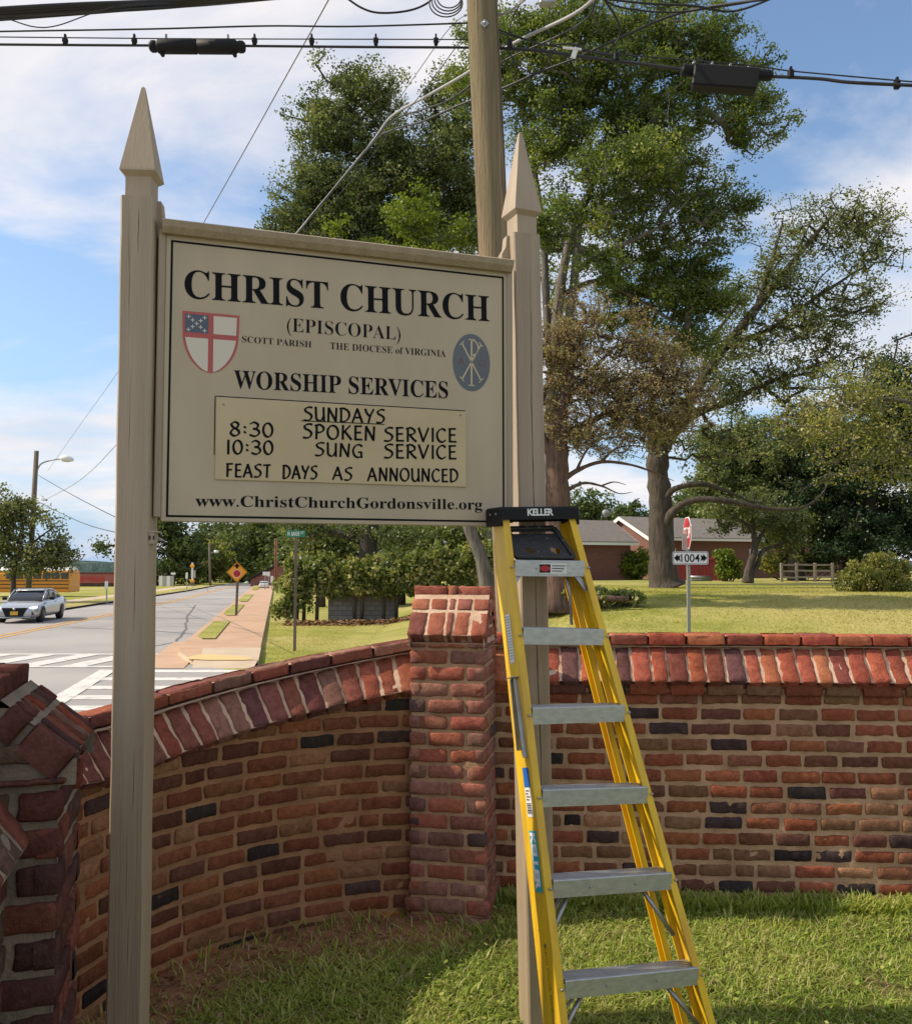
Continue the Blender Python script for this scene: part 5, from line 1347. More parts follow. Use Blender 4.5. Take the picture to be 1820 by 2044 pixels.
# brown dying tree
yb = gbase(1112, 26)
tree('brown_tree', 'half dead tree with browned leaves and a thick reddish trunk behind the ladder top',
     [[(1108, yb, 84), (1110, 1090, 58), (1112, 1000, 50), (1112, 900, 44), (1115, 830, 34), (1135, 760, 22), (1140, 690, 12)], [(1112, 920, 24), (1085, 880, 18), (1075, 830, 14), (1090, 770, 9)],
      [(1116, 880, 20), (1160, 850, 15), (1200, 830, 12), (1260, 790, 8), (1330, 750, 5)], [(1116, 965, 14), (1150, 940, 9), (1200, 922, 7), (1260, 928, 5), (1310, 945, 3), (1345, 960, 1.2)], [(1115, 990, 10), (1160, 965, 6), (1200, 970, 4), (1235, 985, 2.2), (1262, 982, 1)], [(1200, 970, 4), (1225, 962, 2.5), (1250, 968, 1)], [(1200, 922, 6), (1230, 895, 4), (1275, 890, 2.5), (1320, 905, 1)], [(1150, 940, 6), (1170, 900, 4), (1200, 870, 2)], [(1130, 800, 14), (1180, 740, 9), (1230, 690, 5)]],
     26, [(1120, 710, 50, 62), (1180, 690, 60, 45), (1260, 690, 75, 52), (1320, 715, 62, 48), (1350, 775, 52, 38), (1220, 765, 110, 48), (1115, 790, 48, 45), (1280, 825, 90, 34), (1330, 840, 50, 26), (1105, 850, 32, 50), (1165, 860, 55, 28), (1250, 880, 70, 24), (1160, 620, 60, 30)],
     1750, 20, .07, LM['brown'], M['redbark'], 51, clump=.20, twigs=2, bsp=2.4, shell=1.8, maxr=.06)
# leaning thin-crowned tree on the right, dark trunk in front of the house
yb = gbase(1328, 36)
tree('walnut_tree', 'tree with a dark trunk before the house and a thin crown leaning right',
     [[(1330, yb + 2, 84), (1324, yb - 22, 56), (1320, 1080, 50), (1318, 1000, 48), (1312, 930, 44), (1322, 890, 36), (1360, 830, 26), (1400, 760, 22), (1440, 700, 20), (1490, 640, 18), (1540, 575, 15), (1600, 500, 10), (1660, 430, 6)],
      [(1310, 930, 30), (1302, 880, 22), (1300, 820, 14), (1310, 760, 7)],
      [(1328, 1055, 22, -.2), (1342, 1022, 16, -.6), (1385, 998, 14, -.8), (1450, 1000, 12, -1), (1530, 1015, 9, -1), (1600, 1014, 6, -1), (1640, 985, 3, -1), (1656, 955, 1.5, -1)],
      [(1324, 1000, 18, -.2), (1346, 976, 12, -.5), (1400, 966, 11, -.6), (1450, 980, 7, -.6), (1495, 1000, 4, -.6), (1530, 1004, 1.5, -.6)],
      [(1350, 850, 18), (1400, 820, 16), (1460, 800, 13), (1540, 760, 9), (1640, 740, 5)],
      [(1450, 690, 14), (1530, 660, 10), (1620, 600, 8), (1710, 540, 4)],
      [(1510, 615, 12), (1540, 520, 8), (1560, 450, 5)], [(1400, 760, 12), (1420, 680, 8), (1480, 600, 5)]],
     36, [(1650, 450, 115, 50), (1720, 500, 80, 60), (1580, 470, 60, 50), (1560, 560, 90, 70), (1480, 600, 70, 50), (1480, 690, 90, 60), (1610, 650, 110, 60), (1420, 780, 70, 60), (1560, 760, 110, 55), (1700, 610, 80, 50),
          (1430, 870, 60, 50), (1320, 850, 50, 45), (1740, 430, 60, 40), (1600, 860, 100, 45), (1690, 720, 80, 50)],
     2100, 20, .115, LM['sparse'], M['bark'], 61, clump=.34, bsp=2.2, shell=1.4, spread=.7)
# dark masses on the right
yb = gbase(1720, 52)
tree('dark_cedar', 'dense dark evergreen tree at the right edge behind the thin crowned tree', [[(1730, yb, 40), (1735, 1000, 34), (1745, 850, 22), (1755, 720, 8)]],
     52, [(1775, 790, 75, 80), (1740, 900, 110, 90), (1700, 1010, 120, 85), (1800, 1000, 70, 110), (1760, 1090, 80, 50), (1850, 850, 80, 130), (1660, 940, 80, 90), (1700, 1080, 90, 40), (1790, 720, 40, 40)], 1500, 60, .18, LM['dark'], M['bark'], 71, clump=.55, bsp=1.5)
yb = gbase(1590, 54)
tree('shade_tree', 'dark green rounded tree between the house and the evergreen on the right', [[(1590, yb, 36), (1590, 1060, 30), (1595, 960, 22), (1600, 860, 10)]],
     54, [(1540, 930, 110, 75), (1640, 950, 80, 80), (1600, 1040, 120, 55), (1490, 980, 75, 50), (1650, 870, 60, 55), (1450, 920, 70, 55), (1500, 880, 90, 55), (1410, 965, 45, 35), (1590, 860, 80, 50)], 1500, 60, .17, LM['oak'], M['bark'], 72, clump=.5, bsp=1.6)
tree('overhanging_tree', 'light green tree whose drooping branches reach in from the right edge', [[(2010, gbase(2010, 25), 60), (2000, 1000, 46), (1980, 860, 36), (1960, 760, 20)], [(1985, 880, 20), (1900, 840, 14), (1800, 800, 9), (1700, 800, 5)], [(1990, 930, 18), (1900, 900, 13), (1800, 900, 8), (1700, 930, 4)]],
     25, [(1760, 790, 90, 50), (1690, 830, 90, 50), (1780, 880, 80, 55), (1690, 920, 80, 45), (1620, 850, 60, 40), (1790, 950, 60, 45), (1900, 850, 90, 90), (1650, 780, 70, 35)], 850, 15, .09, LM['olive'], M['greybark'], 81, clump=.32, bsp=2.0, shell=1.5, spread=.7, droop=.4)
# crooked apple tree by the house
yb = gbase(1490, 46)
tree('apple_tree', 'small crooked fruit tree with a forked trunk in front of the red board fence', [[(1492, yb, 24), (1496, 1135, 17), (1506, 1095, 14), (1502, 1060, 10), (1472, 1035, 5)], [(1494, yb - 2, 14), (1512, 1128, 9), (1522, 1100, 8), (1560, 1085, 6), (1590, 1065, 3)], [(1505, 1095, 10), (1528, 1055, 6), (1560, 1030, 3)], [(1503, 1075, 9), (1502, 1035, 5), (1480, 1000, 3)]],
     46, [(1500, 1015, 80, 30), (1445, 1050, 40, 25), (1560, 1035, 50, 30), (1450, 1020, 40, 25), (1580, 1070, 35, 18)], 320, 30, .15, LM['sparse'], M['bark'], 91, clump=.38)
# left of the picture
tree('street_tree', 'leafy tree at the left edge standing in front of the school bus', [[(26, 1196, 12), (28, 1140, 9), (40, 1080, 8), (50, 1020, 5)], [(28, 1130, 6), (10, 1070, 5), (0, 1010, 3)], [(30, 1120, 6), (70, 1080, 4), (110, 1050, 2)]],
     60, [(40, 1030, 65, 38), (90, 1070, 55, 35), (0, 1075, 50, 50), (118, 1095, 34, 26), (60, 1115, 60, 24), (20, 1005, 40, 25), (5, 1120, 40, 24), (70, 1128, 55, 18), (112, 1126, 34, 16)], 560, 22, .21, LM['sparse'], M['bark'], 101, clump=.55, shell=1.6)
tree('conifer', 'tall dark tree seen just right of the left sign post', [[(336, 1172, 8), (338, 1100, 6), (340, 1050, 4)]], 120, [(335, 1080, 30, 30), (345, 1110, 36, 35), (350, 1140, 40, 25), (325, 1050, 18, 25), (232, 1110, 12, 22)], 130, 60, .55, LM['far'], M['bark'], 111, clump=1.5)
tree('golden_tree', 'rounded tree with a golden top beyond the road, right of the tall dark tree', [[(392, 1172, 8), (392, 1120, 5), (392, 1090, 3)]], 130, [(392, 1100, 34, 24), (385, 1135, 42, 28), (410, 1120, 30, 25)], 110, 60, .55, LM['olive'], M['bark'], 112, clump=1.5)
for i, (px, top, wdt, lab) in enumerate(((440, 1050, 44, 'leftmost tree of the wood on the far side of the road crest'), (482, 1040, 44, 'tall tree of the far wood, behind the yellow warning sign'), (530, 1035, 40, 'tall tree of the far wood above the red building with a green roof'), (575, 1045, 44, 'far wood tree nearest the street name sign'))):
    yb = 1174
    tree('wood_tree', lab, [[(px, yb, 9), (px + 2, 1120, 7), (px, top + 20, 3)]], 150 - i * 6, [(px, top + 30, wdt * .7, 34), (px - 10, top + 65, wdt, 34), (px + 10, top + 95, wdt, 34)], 130, 60, .6, LM['far'], M['bark'], 120 + i, clump=1.7, group='trees of the far wood')
for i, (px, cy, rx, ry, dd, lab) in enumerate(((1178, 1022, 24, 18, 95, 'small round tree behind the left wing of the house, just right of the ladder top'), (1245, 1022, 42, 20, 100, 'broad round tree behind the house, left of the dark trunk'), (1380, 1010, 42, 24, 90, 'green tree behind the house roof, right of the dark trunk'), (1445, 1025, 50, 30, 85, 'tree behind the right end of the house roof'))):
    tree('background_tree', lab, [[(px, 1160, 8), (px, cy + 10, 5), (px, cy, 3)]], dd, [(px, cy, rx, ry), (px + rx * .3, cy + 14, rx, ry)], 70, 60, .40, LM['far'], M['bark'], 140 + i, clump=1.0, group='trees behind the house')
# tree line behind the hedge
for i, (px, cy, rx, ry, dd, lm, lab) in enumerate(((640, 1080, 60, 42, 56, 'oak', 'leafy tree behind the left end of the hedge'), (800, 1070, 80, 50, 58, 'oak', 'dark tree behind the middle of the hedge'), (910, 1075, 80, 55, 54, 'oak', 'dark tree behind the right end of the hedge'), (1010, 1070, 70, 60, 60, 'oak', 'dark tree behind the ladder, right of the hedge'))):
    tree('garden_tree', lab, [[(px, gbase(px, dd), 20), (px, cy + 20, 15), (px, cy - 20, 6)]], dd, [(px, cy, rx, ry), (px + rx * .4, cy - 20, rx * .8, ry), (px - rx * .3, cy + 25, rx, ry * .7)], 110, 80, .28, LM[lm], M['bark'], 160 + i, clump=.9, group='trees behind the hedge')

# ------------------------------------------------------------------ hedge, shrubs, ground cover
def shrub(name, label, blobs, d, n, leaf, lm, seed, cat='shrub', clump=.25, depth=.8, stems=None, group=None, shell=3.0, per=70):
    r = np.random.default_rng(seed); k = d / F
    bx = sum(b_[0] for b_ in blobs) / len(blobs); yb = gbase(bx, d)
    root = thing(name, label, cat, tuple(P(bx, yb, d)), group)
    area = np.array([b_[2] * b_[3] for b_ in blobs], float); area /= area.sum(); idx = r.choice(len(blobs), n, p=area); cl = []
    for i in idx:
        bl = blobs[i]; v = r.normal(size=3); v /= np.linalg.norm(v); rr = r.random() ** (1 / shell); c = P(bl[0], bl[1], d + (bl[4] if len(bl) > 4 else 0))
        cl.append((c.x + v[0] * bl[2] * k * rr, c.y + v[1] * min(bl[2] * k * depth, 1.6) * rr, max(c.z + v[2] * bl[3] * k * rr, float(gz(c.x, c.y)) + .02)))
    cl = np.array(cl); src = np.repeat(np.arange(n), per); m = len(src)
    v = r.normal(size=(m, 3)); v /= np.linalg.norm(v, axis=1)[:, None]
    cen = cl[src] + v * (clump * r.random(m) ** .5)[:, None]
    tint = r.normal(.5, .17, n)[src] + r.normal(0, .17, m)
    leaves_obj('foliage', cen, leaf, lm, root, seed + 3, tint=tint, asp=.75)
    for s_ in (stems or []):
        b = MB(); b.tube([tuple(P(x, y, d + dz)) for x, y, w_, dz in s_], [w_ * k / 2 for x, y, w_, dz in s_], 7); b.build('stem', M['bark'], root, recalc=False)
    if not stems:
        b = MB()
        for i in range(0, n, max(1, n // 14)):
            c = cl[i]; b.tube([(bx and c[0] * .55 + P(bx, yb, d).x * .45, c[1], float(gz(c[0], c[1])) - .05), tuple((c + np.array([c[0], c[1], float(gz(c[0], c[1]))])) / 2), tuple(c)], [.03, .02, .01], 5)
        b.build('stem', M['bark'], root, recalc=False)
    return root
HD = 40
shrub('hedge', 'long vine covered hedge with an uneven top along the far lawn, left of the pier', [(590, 1160, 38, 46), (640, 1140, 50, 34), (700, 1145, 60, 32), (770, 1145, 60, 34), (840, 1140, 60, 34), (900, 1125, 60, 36), (960, 1118, 60, 38), (570, 1210, 24, 26), (1010, 1125, 40, 45), (660, 1175, 30, 16), (930, 1160, 50, 14), (700, 1174, 60, 10), (770, 1176, 50, 11), (860, 1180, 50, 15), (610, 1195, 26, 24), (820, 1170, 60, 16)],
      HD, 640, .19, LM['hedge'], 201, cat='hedge', clump=.34, shell=1.6, per=42, depth=.45,
      stems=[[(x, gbase(x, HD), 8, 0), (x + 2, 1190, 7, 0), (x, 1150, 5, 0)] for x in (592, 606, 632, 707, 722, 765, 790, 868)])
# grey block wall under the hedge
def brickwork(name, c1, c2, mort, scale, wd=.5, hh=.25, ms=.02, rough=.9):
    m = bpy.data.materials.new(name); t = nodes(m); o = t.nodes.new('ShaderNodeOutputMaterial'); b = t.nodes.new('ShaderNodeBsdfPrincipled'); t.links.new(b.outputs[0], o.inputs[0])
    b.inputs['Roughness'].default_value = rough; br = t.nodes.new('ShaderNodeTexBrick'); br.inputs['Scale'].default_value = scale
    br.inputs['Color1'].default_value = (*c1, 1); br.inputs['Color2'].default_value = (*c2, 1); br.inputs['Mortar'].default_value = (*mort, 1)
    br.inputs['Brick Width'].default_value = wd; br.inputs['Row Height'].default_value = hh; br.inputs['Mortar Size'].default_value = ms
    a = t.nodes.new('ShaderNodeAttribute'); a.attribute_name = 'tint'
    t.links.new(a.outputs['Vector'], br.inputs['Vector']); t.links.new(br.outputs[0], b.inputs[0]); return m
M['block'] = brickwork('concrete_block', (.27, .25, .235), (.22, .205, .195), (.10, .095, .09), 1.0, .42, .21, .012)
M['hbrick'] = brickwork('house_brick', (.20, .075, .055), (.15, .06, .05), (.17, .12, .10), 1.0, .24, .085, .008)
def uvwall(b, p0, p1, z0, z1, u0=0.0):
    """upright rectangle whose tint channel carries metres along and up, for brick patterns"""
    p0 = Vector(p0); p1 = Vector(p1); L = (p1 - p0).length
    b.add([(p0.x, p0.y, z0), (p1.x, p1.y, z0), (p1.x, p1.y, z1), (p0.x, p0.y, z1)], [(0, 1, 2, 3)], [(u0, 0, 0), (u0 + L, 0, 0), (u0 + L, z1 - z0, 0), (u0, z1 - z0, 0)])
b = MB(); pa, pb_ = P(655, 1215, HD + .6), P(790, 1212, HD + .6); zg = float(gz(pa.x, pa.y))
zt_ = P(700, 1166, HD + .6).z
uvwall(b, (pa.x, pa.y), (pb_.x, pb_.y), zg - .1, zt_); uvwall(b, (pb_.x, pb_.y), (pb_.x + .1, pb_.y + .2), zg - .1, zt_); uvwall(b, (pb_.x + .1, pb_.y + .2), (pa.x + .1, pa.y + .2), zg - .1, zt_); uvwall(b, (pa.x + .1, pa.y + .2), (pa.x, pa.y), zg - .1, zt_)
b.add([(pa.x, pa.y, zt_), (pb_.x, pb_.y, zt_), (pb_.x + .1, pb_.y + .2, zt_), (pa.x + .1, pa.y + .2, zt_)], [(0, 1, 2, 3)])
tag(b.build('block_wall', M['block']), 'low grey concrete block wall showing under the vine hedge', 'wall', kind='thing')
# leaf litter under the hedge
r = np.random.default_rng(9); n = 2600; V = []
lx_ = r.uniform((570 - 910) / F * 39, (985 - 910) / F * 39, n); ly = r.normal(39.0, .35, n); c = np.column_stack([lx_, ly, gz(lx_, ly) + r.uniform(.02, .22, n) * np.exp(-((ly - 39.1) / .4) ** 2)])
az = r.uniform(0, 6.28, n); L = r.uniform(.06, .13, n); d_ = np.column_stack([np.cos(az), np.sin(az), r.uniform(-.5, .5, n)]); s_ = np.column_stack([-np.sin(az), np.cos(az), r.uniform(-.5, .5, n)])
V = np.stack([c - d_ * L[:, None], c + s_ * (L * .6)[:, None], c + d_ * L[:, None], c - s_ * (L * .6)[:, None]], 1).reshape(-1, 3)
o = rawmesh('fallen_leaves', V, (np.arange(n) * 4)[:, None] + np.array([[0, 1, 2, 3]]), M['dead'], r.random(n)); link(o); tag(o, 'strip of dry fallen leaves at the foot of the vine hedge', 'leaves', kind='stuff')
shrub('round_shrub', 'large rounded feathery green shrub on the lawn near the right edge', [(1740, 1150, 62, 36), (1790, 1155, 40, 34), (1700, 1165, 35, 24), (1765, 1128, 40, 22)], 31, 210, .085, LM['olive'], 211, clump=.20, per=60)
shrub('house_shrub', 'leafy bush against the house wall, left of the dark tree trunk', [(1260, 1130, 34, 26), (1240, 1120, 22, 18), (1285, 1120, 18, 20), (1262, 1150, 14, 16)], 57, 110, .2, LM['bright'], 212, clump=.35, per=45)
shrub('house_shrub', 'yellow green bush beside the crooked fruit tree, behind the red fence end', [(1455, 1135, 22, 20), (1445, 1115, 16, 14)], 51, 60, .2, LM['bright'], 213, clump=.35, per=45)
shrub('house_shrub', 'pale bush behind the split rail fence', [(1550, 1120, 36, 24), (1600, 1125, 34, 20), (1640, 1110, 28, 26)], 56, 110, .22, LM['olive'], 214, clump=.4, per=40)
yb = gbase(1160, 27)
shrub('ivy_patch', 'low patch of ivy round cut logs on the lawn behind the ladder', [(1120, yb - 18, 40, 18), (1190, yb - 12, 46, 16), (1260, yb - 12, 34, 14)], 26, 120, .12, LM['hedge'], 215, cat='ivy', clump=.14, per=36)
for x0, x1, yy0, w_, lab in ((1170, 1255, 10, 11, 'longer cut log lying in the ivy patch'), (1130, 1180, 16, 9, 'shorter cut log lying in the ivy patch')):
    b = MB(); b.tube([tuple(P(x0, yb - yy0, 25.6)), tuple(P((x0 + x1) / 2, yb - yy0 + 2, 25.5)), tuple(P(x1, yb - yy0 + 4, 25.4))], w_ * 26 / F / 2, 10); tag(b.build('log', M['redbark']), lab, 'log', 'cut logs in the ivy')

# ------------------------------------------------------------------ utility pole and overhead lines
PD = 9.2
pp = thing('utility_pole', 'tall leaning wooden utility pole behind the sign', 'pole', (P(1047, 1600, PD).x, PD, RZ))
b = MB(); pts = [P(1048, 1640, PD), P(1023, 1200, PD), P(1003, 830, PD), P(985, 480, PD), P(972, 230, PD), P(962, 30, PD), P(958, -60, PD), P(940, -420, PD)]
b.tube(pts, [.178, .172, .166, .160, .157, .154, .152, .14], 40); b.build('shaft', M['pole'], pp)
b = MB(); q = P(967, 46, PD - .17); b.box(q, (.065, .012, .065), [[.707, 0, .707], [0, 1, 0], [-.707, 0, .707]], bevel=.002); b.tube([q, q + Vector((0, -.03, 0))], .014, 6); b.build('bolt_plate', M['steel'], pp)
b = MB(); b.tube([P(1060, 1640, PD - .06), P(1041, 1150, PD - .06), P(1014, 500, PD - .06), P(1006, 300, PD - .06), P(994, 60, PD - .06), P(988, -80, PD - .06)], .007, 6); b.build('ground_wire', M['farpole'], pp)

def smooth(pts):
    n = 8; r = []
    pts = [Vector(p) for p in pts]
    for i in range(len(pts) - 1):
        p0 = pts[i - 1] if i else pts[i] * 2 - pts[i + 1]; p1, p2 = pts[i], pts[i + 1]; p3 = pts[i + 2] if i + 2 < len(pts) else p2 * 2 - p1
        for k in range(n):
            t = k / n; r.append(.5 * ((2 * p1) + (p2 - p0) * t + (2 * p0 - 5 * p1 + 4 * p2 - p3) * t * t + (3 * p1 - p0 - 3 * p2 + p3) * t ** 3))
    r.append(pts[-1]); return r
def cable(label, pts, rad, m='rubber', d=9.4, group=None, name='cable', parent=None):
    q = [P(p[0], p[1], p[2] if len(p) > 2 else d) for p in pts]
    b = MB(); b.tube(smooth(q), rad, 8); o = b.build(name, M[m], parent)
    if parent is None: tag(o, label, 'cable', group)
    return o
# wrapped bundle at the top left
r = random.Random(3)
for k, (dy, rad) in enumerate(((-9, .022), (-3, .020), (3, .024), (9, .018), (13, .012), (0, .016))):
    cable('thick wrapped bundle of black cables crossing the top left corner', [(-90, 33 + dy, 8.4 + k * .03), (0, 26 + dy, 8.5 + k * .03), (140, 18 + dy * .9 + r.uniform(-2, 2), 8.8 + k * .03), (290, 9 + dy * .7 + r.uniform(-2, 2), 9.1), (420, 2 + dy * .5, 9.4 + k * .03), (560, -8 + dy * .3, 9.8), (760, -22, 10.2)], rad, group='strands of the wrapped cable bundle')
cable('thin loose cable sagging under the wrapped bundle at the top left', [(-20, 22, 8.4), (20, 38, 8.5), (70, 53, 8.6), (115, 50, 8.7), (180, 27, 8.8), (230, 12, 8.9)], .006)
cable('upper straight black cable running from the left edge to the pole', [(-80, 65), (0, 62), (300, 57), (530, 51), (700, 52), (910, 46), (950, 44)], .009)
ca = thing('lashed_cable', 'horizontal black cable hung from a wire by small clamps, left of the pole', 'cable', tuple(P(500, 92, 9.4)))
cable(None, [(-80, 86), (0, 88), (300, 90), (500, 91), (720, 93), (910, 94), (1000, 95)], .013, parent=ca, name='cable_core')
cable(None, [(-80, 72), (0, 73), (300, 76), (500, 77), (910, 78), (960, 79)], .006, parent=ca, name='support_wire')
for x in (130, 268, 508, 622, 750, 870):
    b = MB(); q = P(x, 80, 9.4); b.box(q, (.055, .05, .05), bevel=.008); b.box(q + Vector((0, 0, .045)), (.018, .03, .045)); b.box(q + Vector((0, 0, -.035)), (.04, .045, .03), bevel=.006); b.build('clamp', M['black'], ca)
cl = thing('splice_closure', 'long black cylindrical splice case hanging on the cable left of the pole', 'splice case', tuple(P(393, 92, 9.38)))
b = MB(); q0, q1 = P(299, 92, 9.38), P(489, 93, 9.38); dd = (q1 - q0)
prof = [(0, .045), (.02, .062), (.06, .062), (.07, .05), (.09, .07), (.10, .076), (.49, .076), (.495, .066), (.505, .066), (.51, .076), (.90, .076), (.91, .066), (.93, .056), (.94, .064), (.98, .062), (1.0, .045)]
b.tube([q0 + dd * t for t, _ in prof], [rr for _, rr in prof], 16); b.build('case', M['black'], cl)
for t in (.17, .82):
    b = MB(); b.box(q0 + dd * t + Vector((0, 0, .10)), (.02, .02, .07)); b.build('hanger', M['steel'], cl)
for t in (.13, .89):
    b = MB(); b.tube([q0 + dd * t + Vector((0, -.03, -.08)), q0 + dd * t + Vector((0, .03, -.08))], .022, 10); b.build('valve', M['black'], cl)
for t in (.3, .7):
    b = MB(); b.box(q0 + dd * t + Vector((0, 0, .074)), (.30, .05, .02), bevel=.006); b.build('flange', M['black'], cl)
cr2 = thing('lashed_cable', 'black cable with clamps drooping from the pole towards the right edge', 'cable', tuple(P(1400, 140, 9.0)))
cable(None, [(960, 94, 9.4), (1005, 96, 9.35), (1080, 101, 9.25), (1180, 115, 9.1), (1290, 128, 9.0), (1370, 139, 8.9)], .017, parent=cr2, name='cable_core')
cable(None, [(1530, 152, 8.75), (1570, 153, 8.7), (1640, 157, 8.6), (1700, 164, 8.5), (1850, 171, 8.3)], .016, parent=cr2, name='cable_core')
cable(None, [(990, 62, 9.4), (1050, 79, 9.3), (1086, 88, 9.25), (1190, 104, 9.1), (1300, 113, 9.0), (1500, 130, 8.8), (1570, 140, 8.7), (1700, 152, 8.5), (1850, 165, 8.3)], .007, parent=cr2, name='support_wire')
for x, y, d_ in ((1017, 91, 9.33), (1230, 113, 9.05), (1578, 147, 8.68), (1790, 168, 8.4)):
    b = MB(); b.box(P(x, y, d_), (.055, .055, .085), bevel=.01); b.box(P(x, y - 9, d_), (.02, .035, .05)); b.build('clamp', M['black'], cr2)
cl = thing('splice_closure', 'boxy black splice case hanging on the cable right of the pole, before the tallest tree', 'splice case', tuple(P(1440, 155, 8.85)))
q0, q1 = P(1382, 152, 8.85), P(1512, 161, 8.75); dd = (q1 - q0).normalized(); up_ = Vector((0, 0, 1)); up_ = (up_ - dd * up_.dot(dd)).normalized(); fw = dd.cross(up_)
b = MB(); b.box((q0 + q1) / 2 - up_ * .01, ((q1 - q0).length, .17, .225), [[dd[i], fw[i], up_[i]] for i in range(3)], bevel=.018); b.build('case', M['black'], cl)
b = MB(); b.tube([P(1360, 138, 8.87), P(1364, 139, 8.87), P(1372, 140, 8.87), P(1535, 150, 8.75), P(1541, 151, 8.75)], [.045, .065, .058, .055, .04], 14); b.build('end_seal', M['black'], cl)
for x in (1382, 1418, 1455, 1492):
    b = MB(); b.tube([P(x, 128 + (x - 1382) * .07, 8.84), P(x + 4, 121 + (x - 1382) * .07, 8.84)], .012, 6); b.build('clasp', M['steel'], cl)
cable('slack black cable hanging in a curve at the top, left of the pole', [(690, -6), (720, 14), (750, 24), (790, 24), (828, 17), (856, 3), (862, -10)], .011)
b = MB()
for k in range(4):
    cx_, cy_, rx_, ry_ = 890 + k * 2, 6 - k * 4, 33 - k * 3, 27 - k * 2
    b.tube([tuple(P(cx_ + rx_ * math.cos(t), cy_ + ry_ * math.sin(t), 9.2 + k * .04)) for t in np.linspace(0, 6.3, 26)], .007, 6)
tag(b.build('cable_coil', M['rubber']), 'coil of spare black cable hanging at the top edge beside the pole', 'cable coil')
# service drops crossing behind the pole and running down to the far lamp pole
far = (86, 1000, 62)
cable('pale thick cable dropping from the top right, behind the pole and down behind the sign', [(1196, -12, 8.2), (1140, 30, 8.7), (1020, 88, 9.6), (930, 146, 10.4), (850, 192, 11.2), (780, 233, 12.2), (735, 292, 13.5), (590, 467, 17), (400, 690, 24), (240, 879, 36), (160, 958, 48), far], .017, 'greycable')
cable('grey cable joining the pale thick cable left of the pole', [(1190, -8, 8.4), (1181, 22, 8.6), (1158, 46, 8.9), (1101, 77, 9.5), (998, 125, 10), (905, 194, 10.6), (850, 216, 11.3), (785, 240, 12.2), (735, 293, 13.5), (590, 468, 17.05)], .010, 'rubber')
cable('black cable rising to the right across the tallest tree and down behind the pole', [(1540, -4, 8.4), (1420, 12, 8.8), (1360, 25, 9), (1310, 42, 9.1), (1238, 75, 9.3), (1185, 99, 9.4), (1141, 119, 9.5), (1082, 141, 9.7), (1002, 176, 10), (910, 212, 10.6), (840, 243, 11.3), (780, 260, 12.2), (735, 296, 13.5), (590, 470, 17.1)], .013)
cable('thin wire slanting from the pole down past the oak crown', [(950, 40, 9.6), (905, 100, 10), (850, 175, 10.8), (780, 262, 12), (700, 362, 13.8), (600, 472, 17)], .005)
cable('second thin wire slanting down left of the pole', [(960, 20, 9.6), (905, 47, 10), (830, 148, 11), (770, 236, 12), (690, 350, 14), (585, 475, 17.2)], .004)
cable('long thin steel wire crossing the sky from the top to behind the sign', [(668, -30, 11), (655, 0, 11.3), (560, 171, 13.4), (488, 300, 15.5), (405, 447, 19), (330, 580, 24), (240, 735, 34), (170, 834, 46), (95, 940, 60)], .008, 'farpole')
cable('black loop of cable bulging right of the pole', [(1200, -10, 8.8), (1229, 33, 8.9), (1238, 64, 9), (1225, 90, 9.1), (1196, 112, 9.2), (1160, 118, 9.3)], .011)
cable('black cable along the top edge right of the pole', [(1200, -4, 8.7), (1290, 6, 8.8), (1385, 11, 8.8), (1460, 22, 8.8), (1535, -2, 8.8), (1560, -20, 8.8)], .011)
cable('slack cable below the top edge, right of the pole', [(1195, -8, 8.75), (1240, 14, 8.8), (1340, 24, 8.85), (1440, 12, 8.9), (1500, 2, 8.9), (1540, -12, 8.9)], .009)
cable('short grey cable curving up from the right side of the pole', [(980, 29, 9.3), (1007, 26, 9.2), (1029, 13, 9.1), (1046, -2, 9), (1056, -20, 9)], .013, 'greycable')
cable('thin black wire looping down right of the pole', [(1044, -8, 9.1), (1022, 40, 9.15), (1014, 77, 9.2), (1020, 110, 9.2), (1029, 125, 9.2), (1051, 141, 9.2), (1068, 145, 9.2), (1093, 130, 9.2), (1101, 99, 9.2), (1095, 40, 9.2), (1099, -6, 9.2)], .006)
cable('black wire from the pole to the snowshoe bracket', [(985, 55, 9.35), (1010, 64, 9.3), (1051, 78, 9.25), (1086, 89, 9.2), (1139, 88, 9.15), (1181, 103, 9.1), (1229, 110, 9.05)], .008)
cable('small tangle of black wire tight against the right side of the pole', [(1000, 100, 9.3), (1006, 118, 9.28), (998, 138, 9.26), (1018, 132, 9.24), (1024, 116, 9.22), (1014, 104, 9.2)], .006)
cable('thin wire hanging in a big loop across the tallest tree', [(1305, 108, 9), (1318, 145, 9), (1335, 195, 9), (1334, 240, 9), (1360, 275, 9), (1410, 275, 9), (1435, 230, 9), (1420, 180, 9), (1412, 165, 9)], .005)
b = MB(); q = P(1142, 96, 9.12); b.box(q, (.20, .02, .028), [[1, 0, .1], [0, 1, 0], [-.1, 0, 1]], bevel=.012); b.box(q + Vector((.02, 0, -.06)), (.05, .015, .09), [[1, 0, .3], [0, 1, 0], [-.3, 0, 1]], bevel=.006)
tag(b.build('cable_bracket', M['white']), 'small white plastic bracket on the cables right of the pole', 'bracket')
b = MB(); b.box(P(1092, 4, 9.1), (.17, .1, .06), bevel=.012); tag(b.build('terminal_box', M['steel']), 'small grey terminal box on the cables at the top edge, right of the pole', 'terminal box')
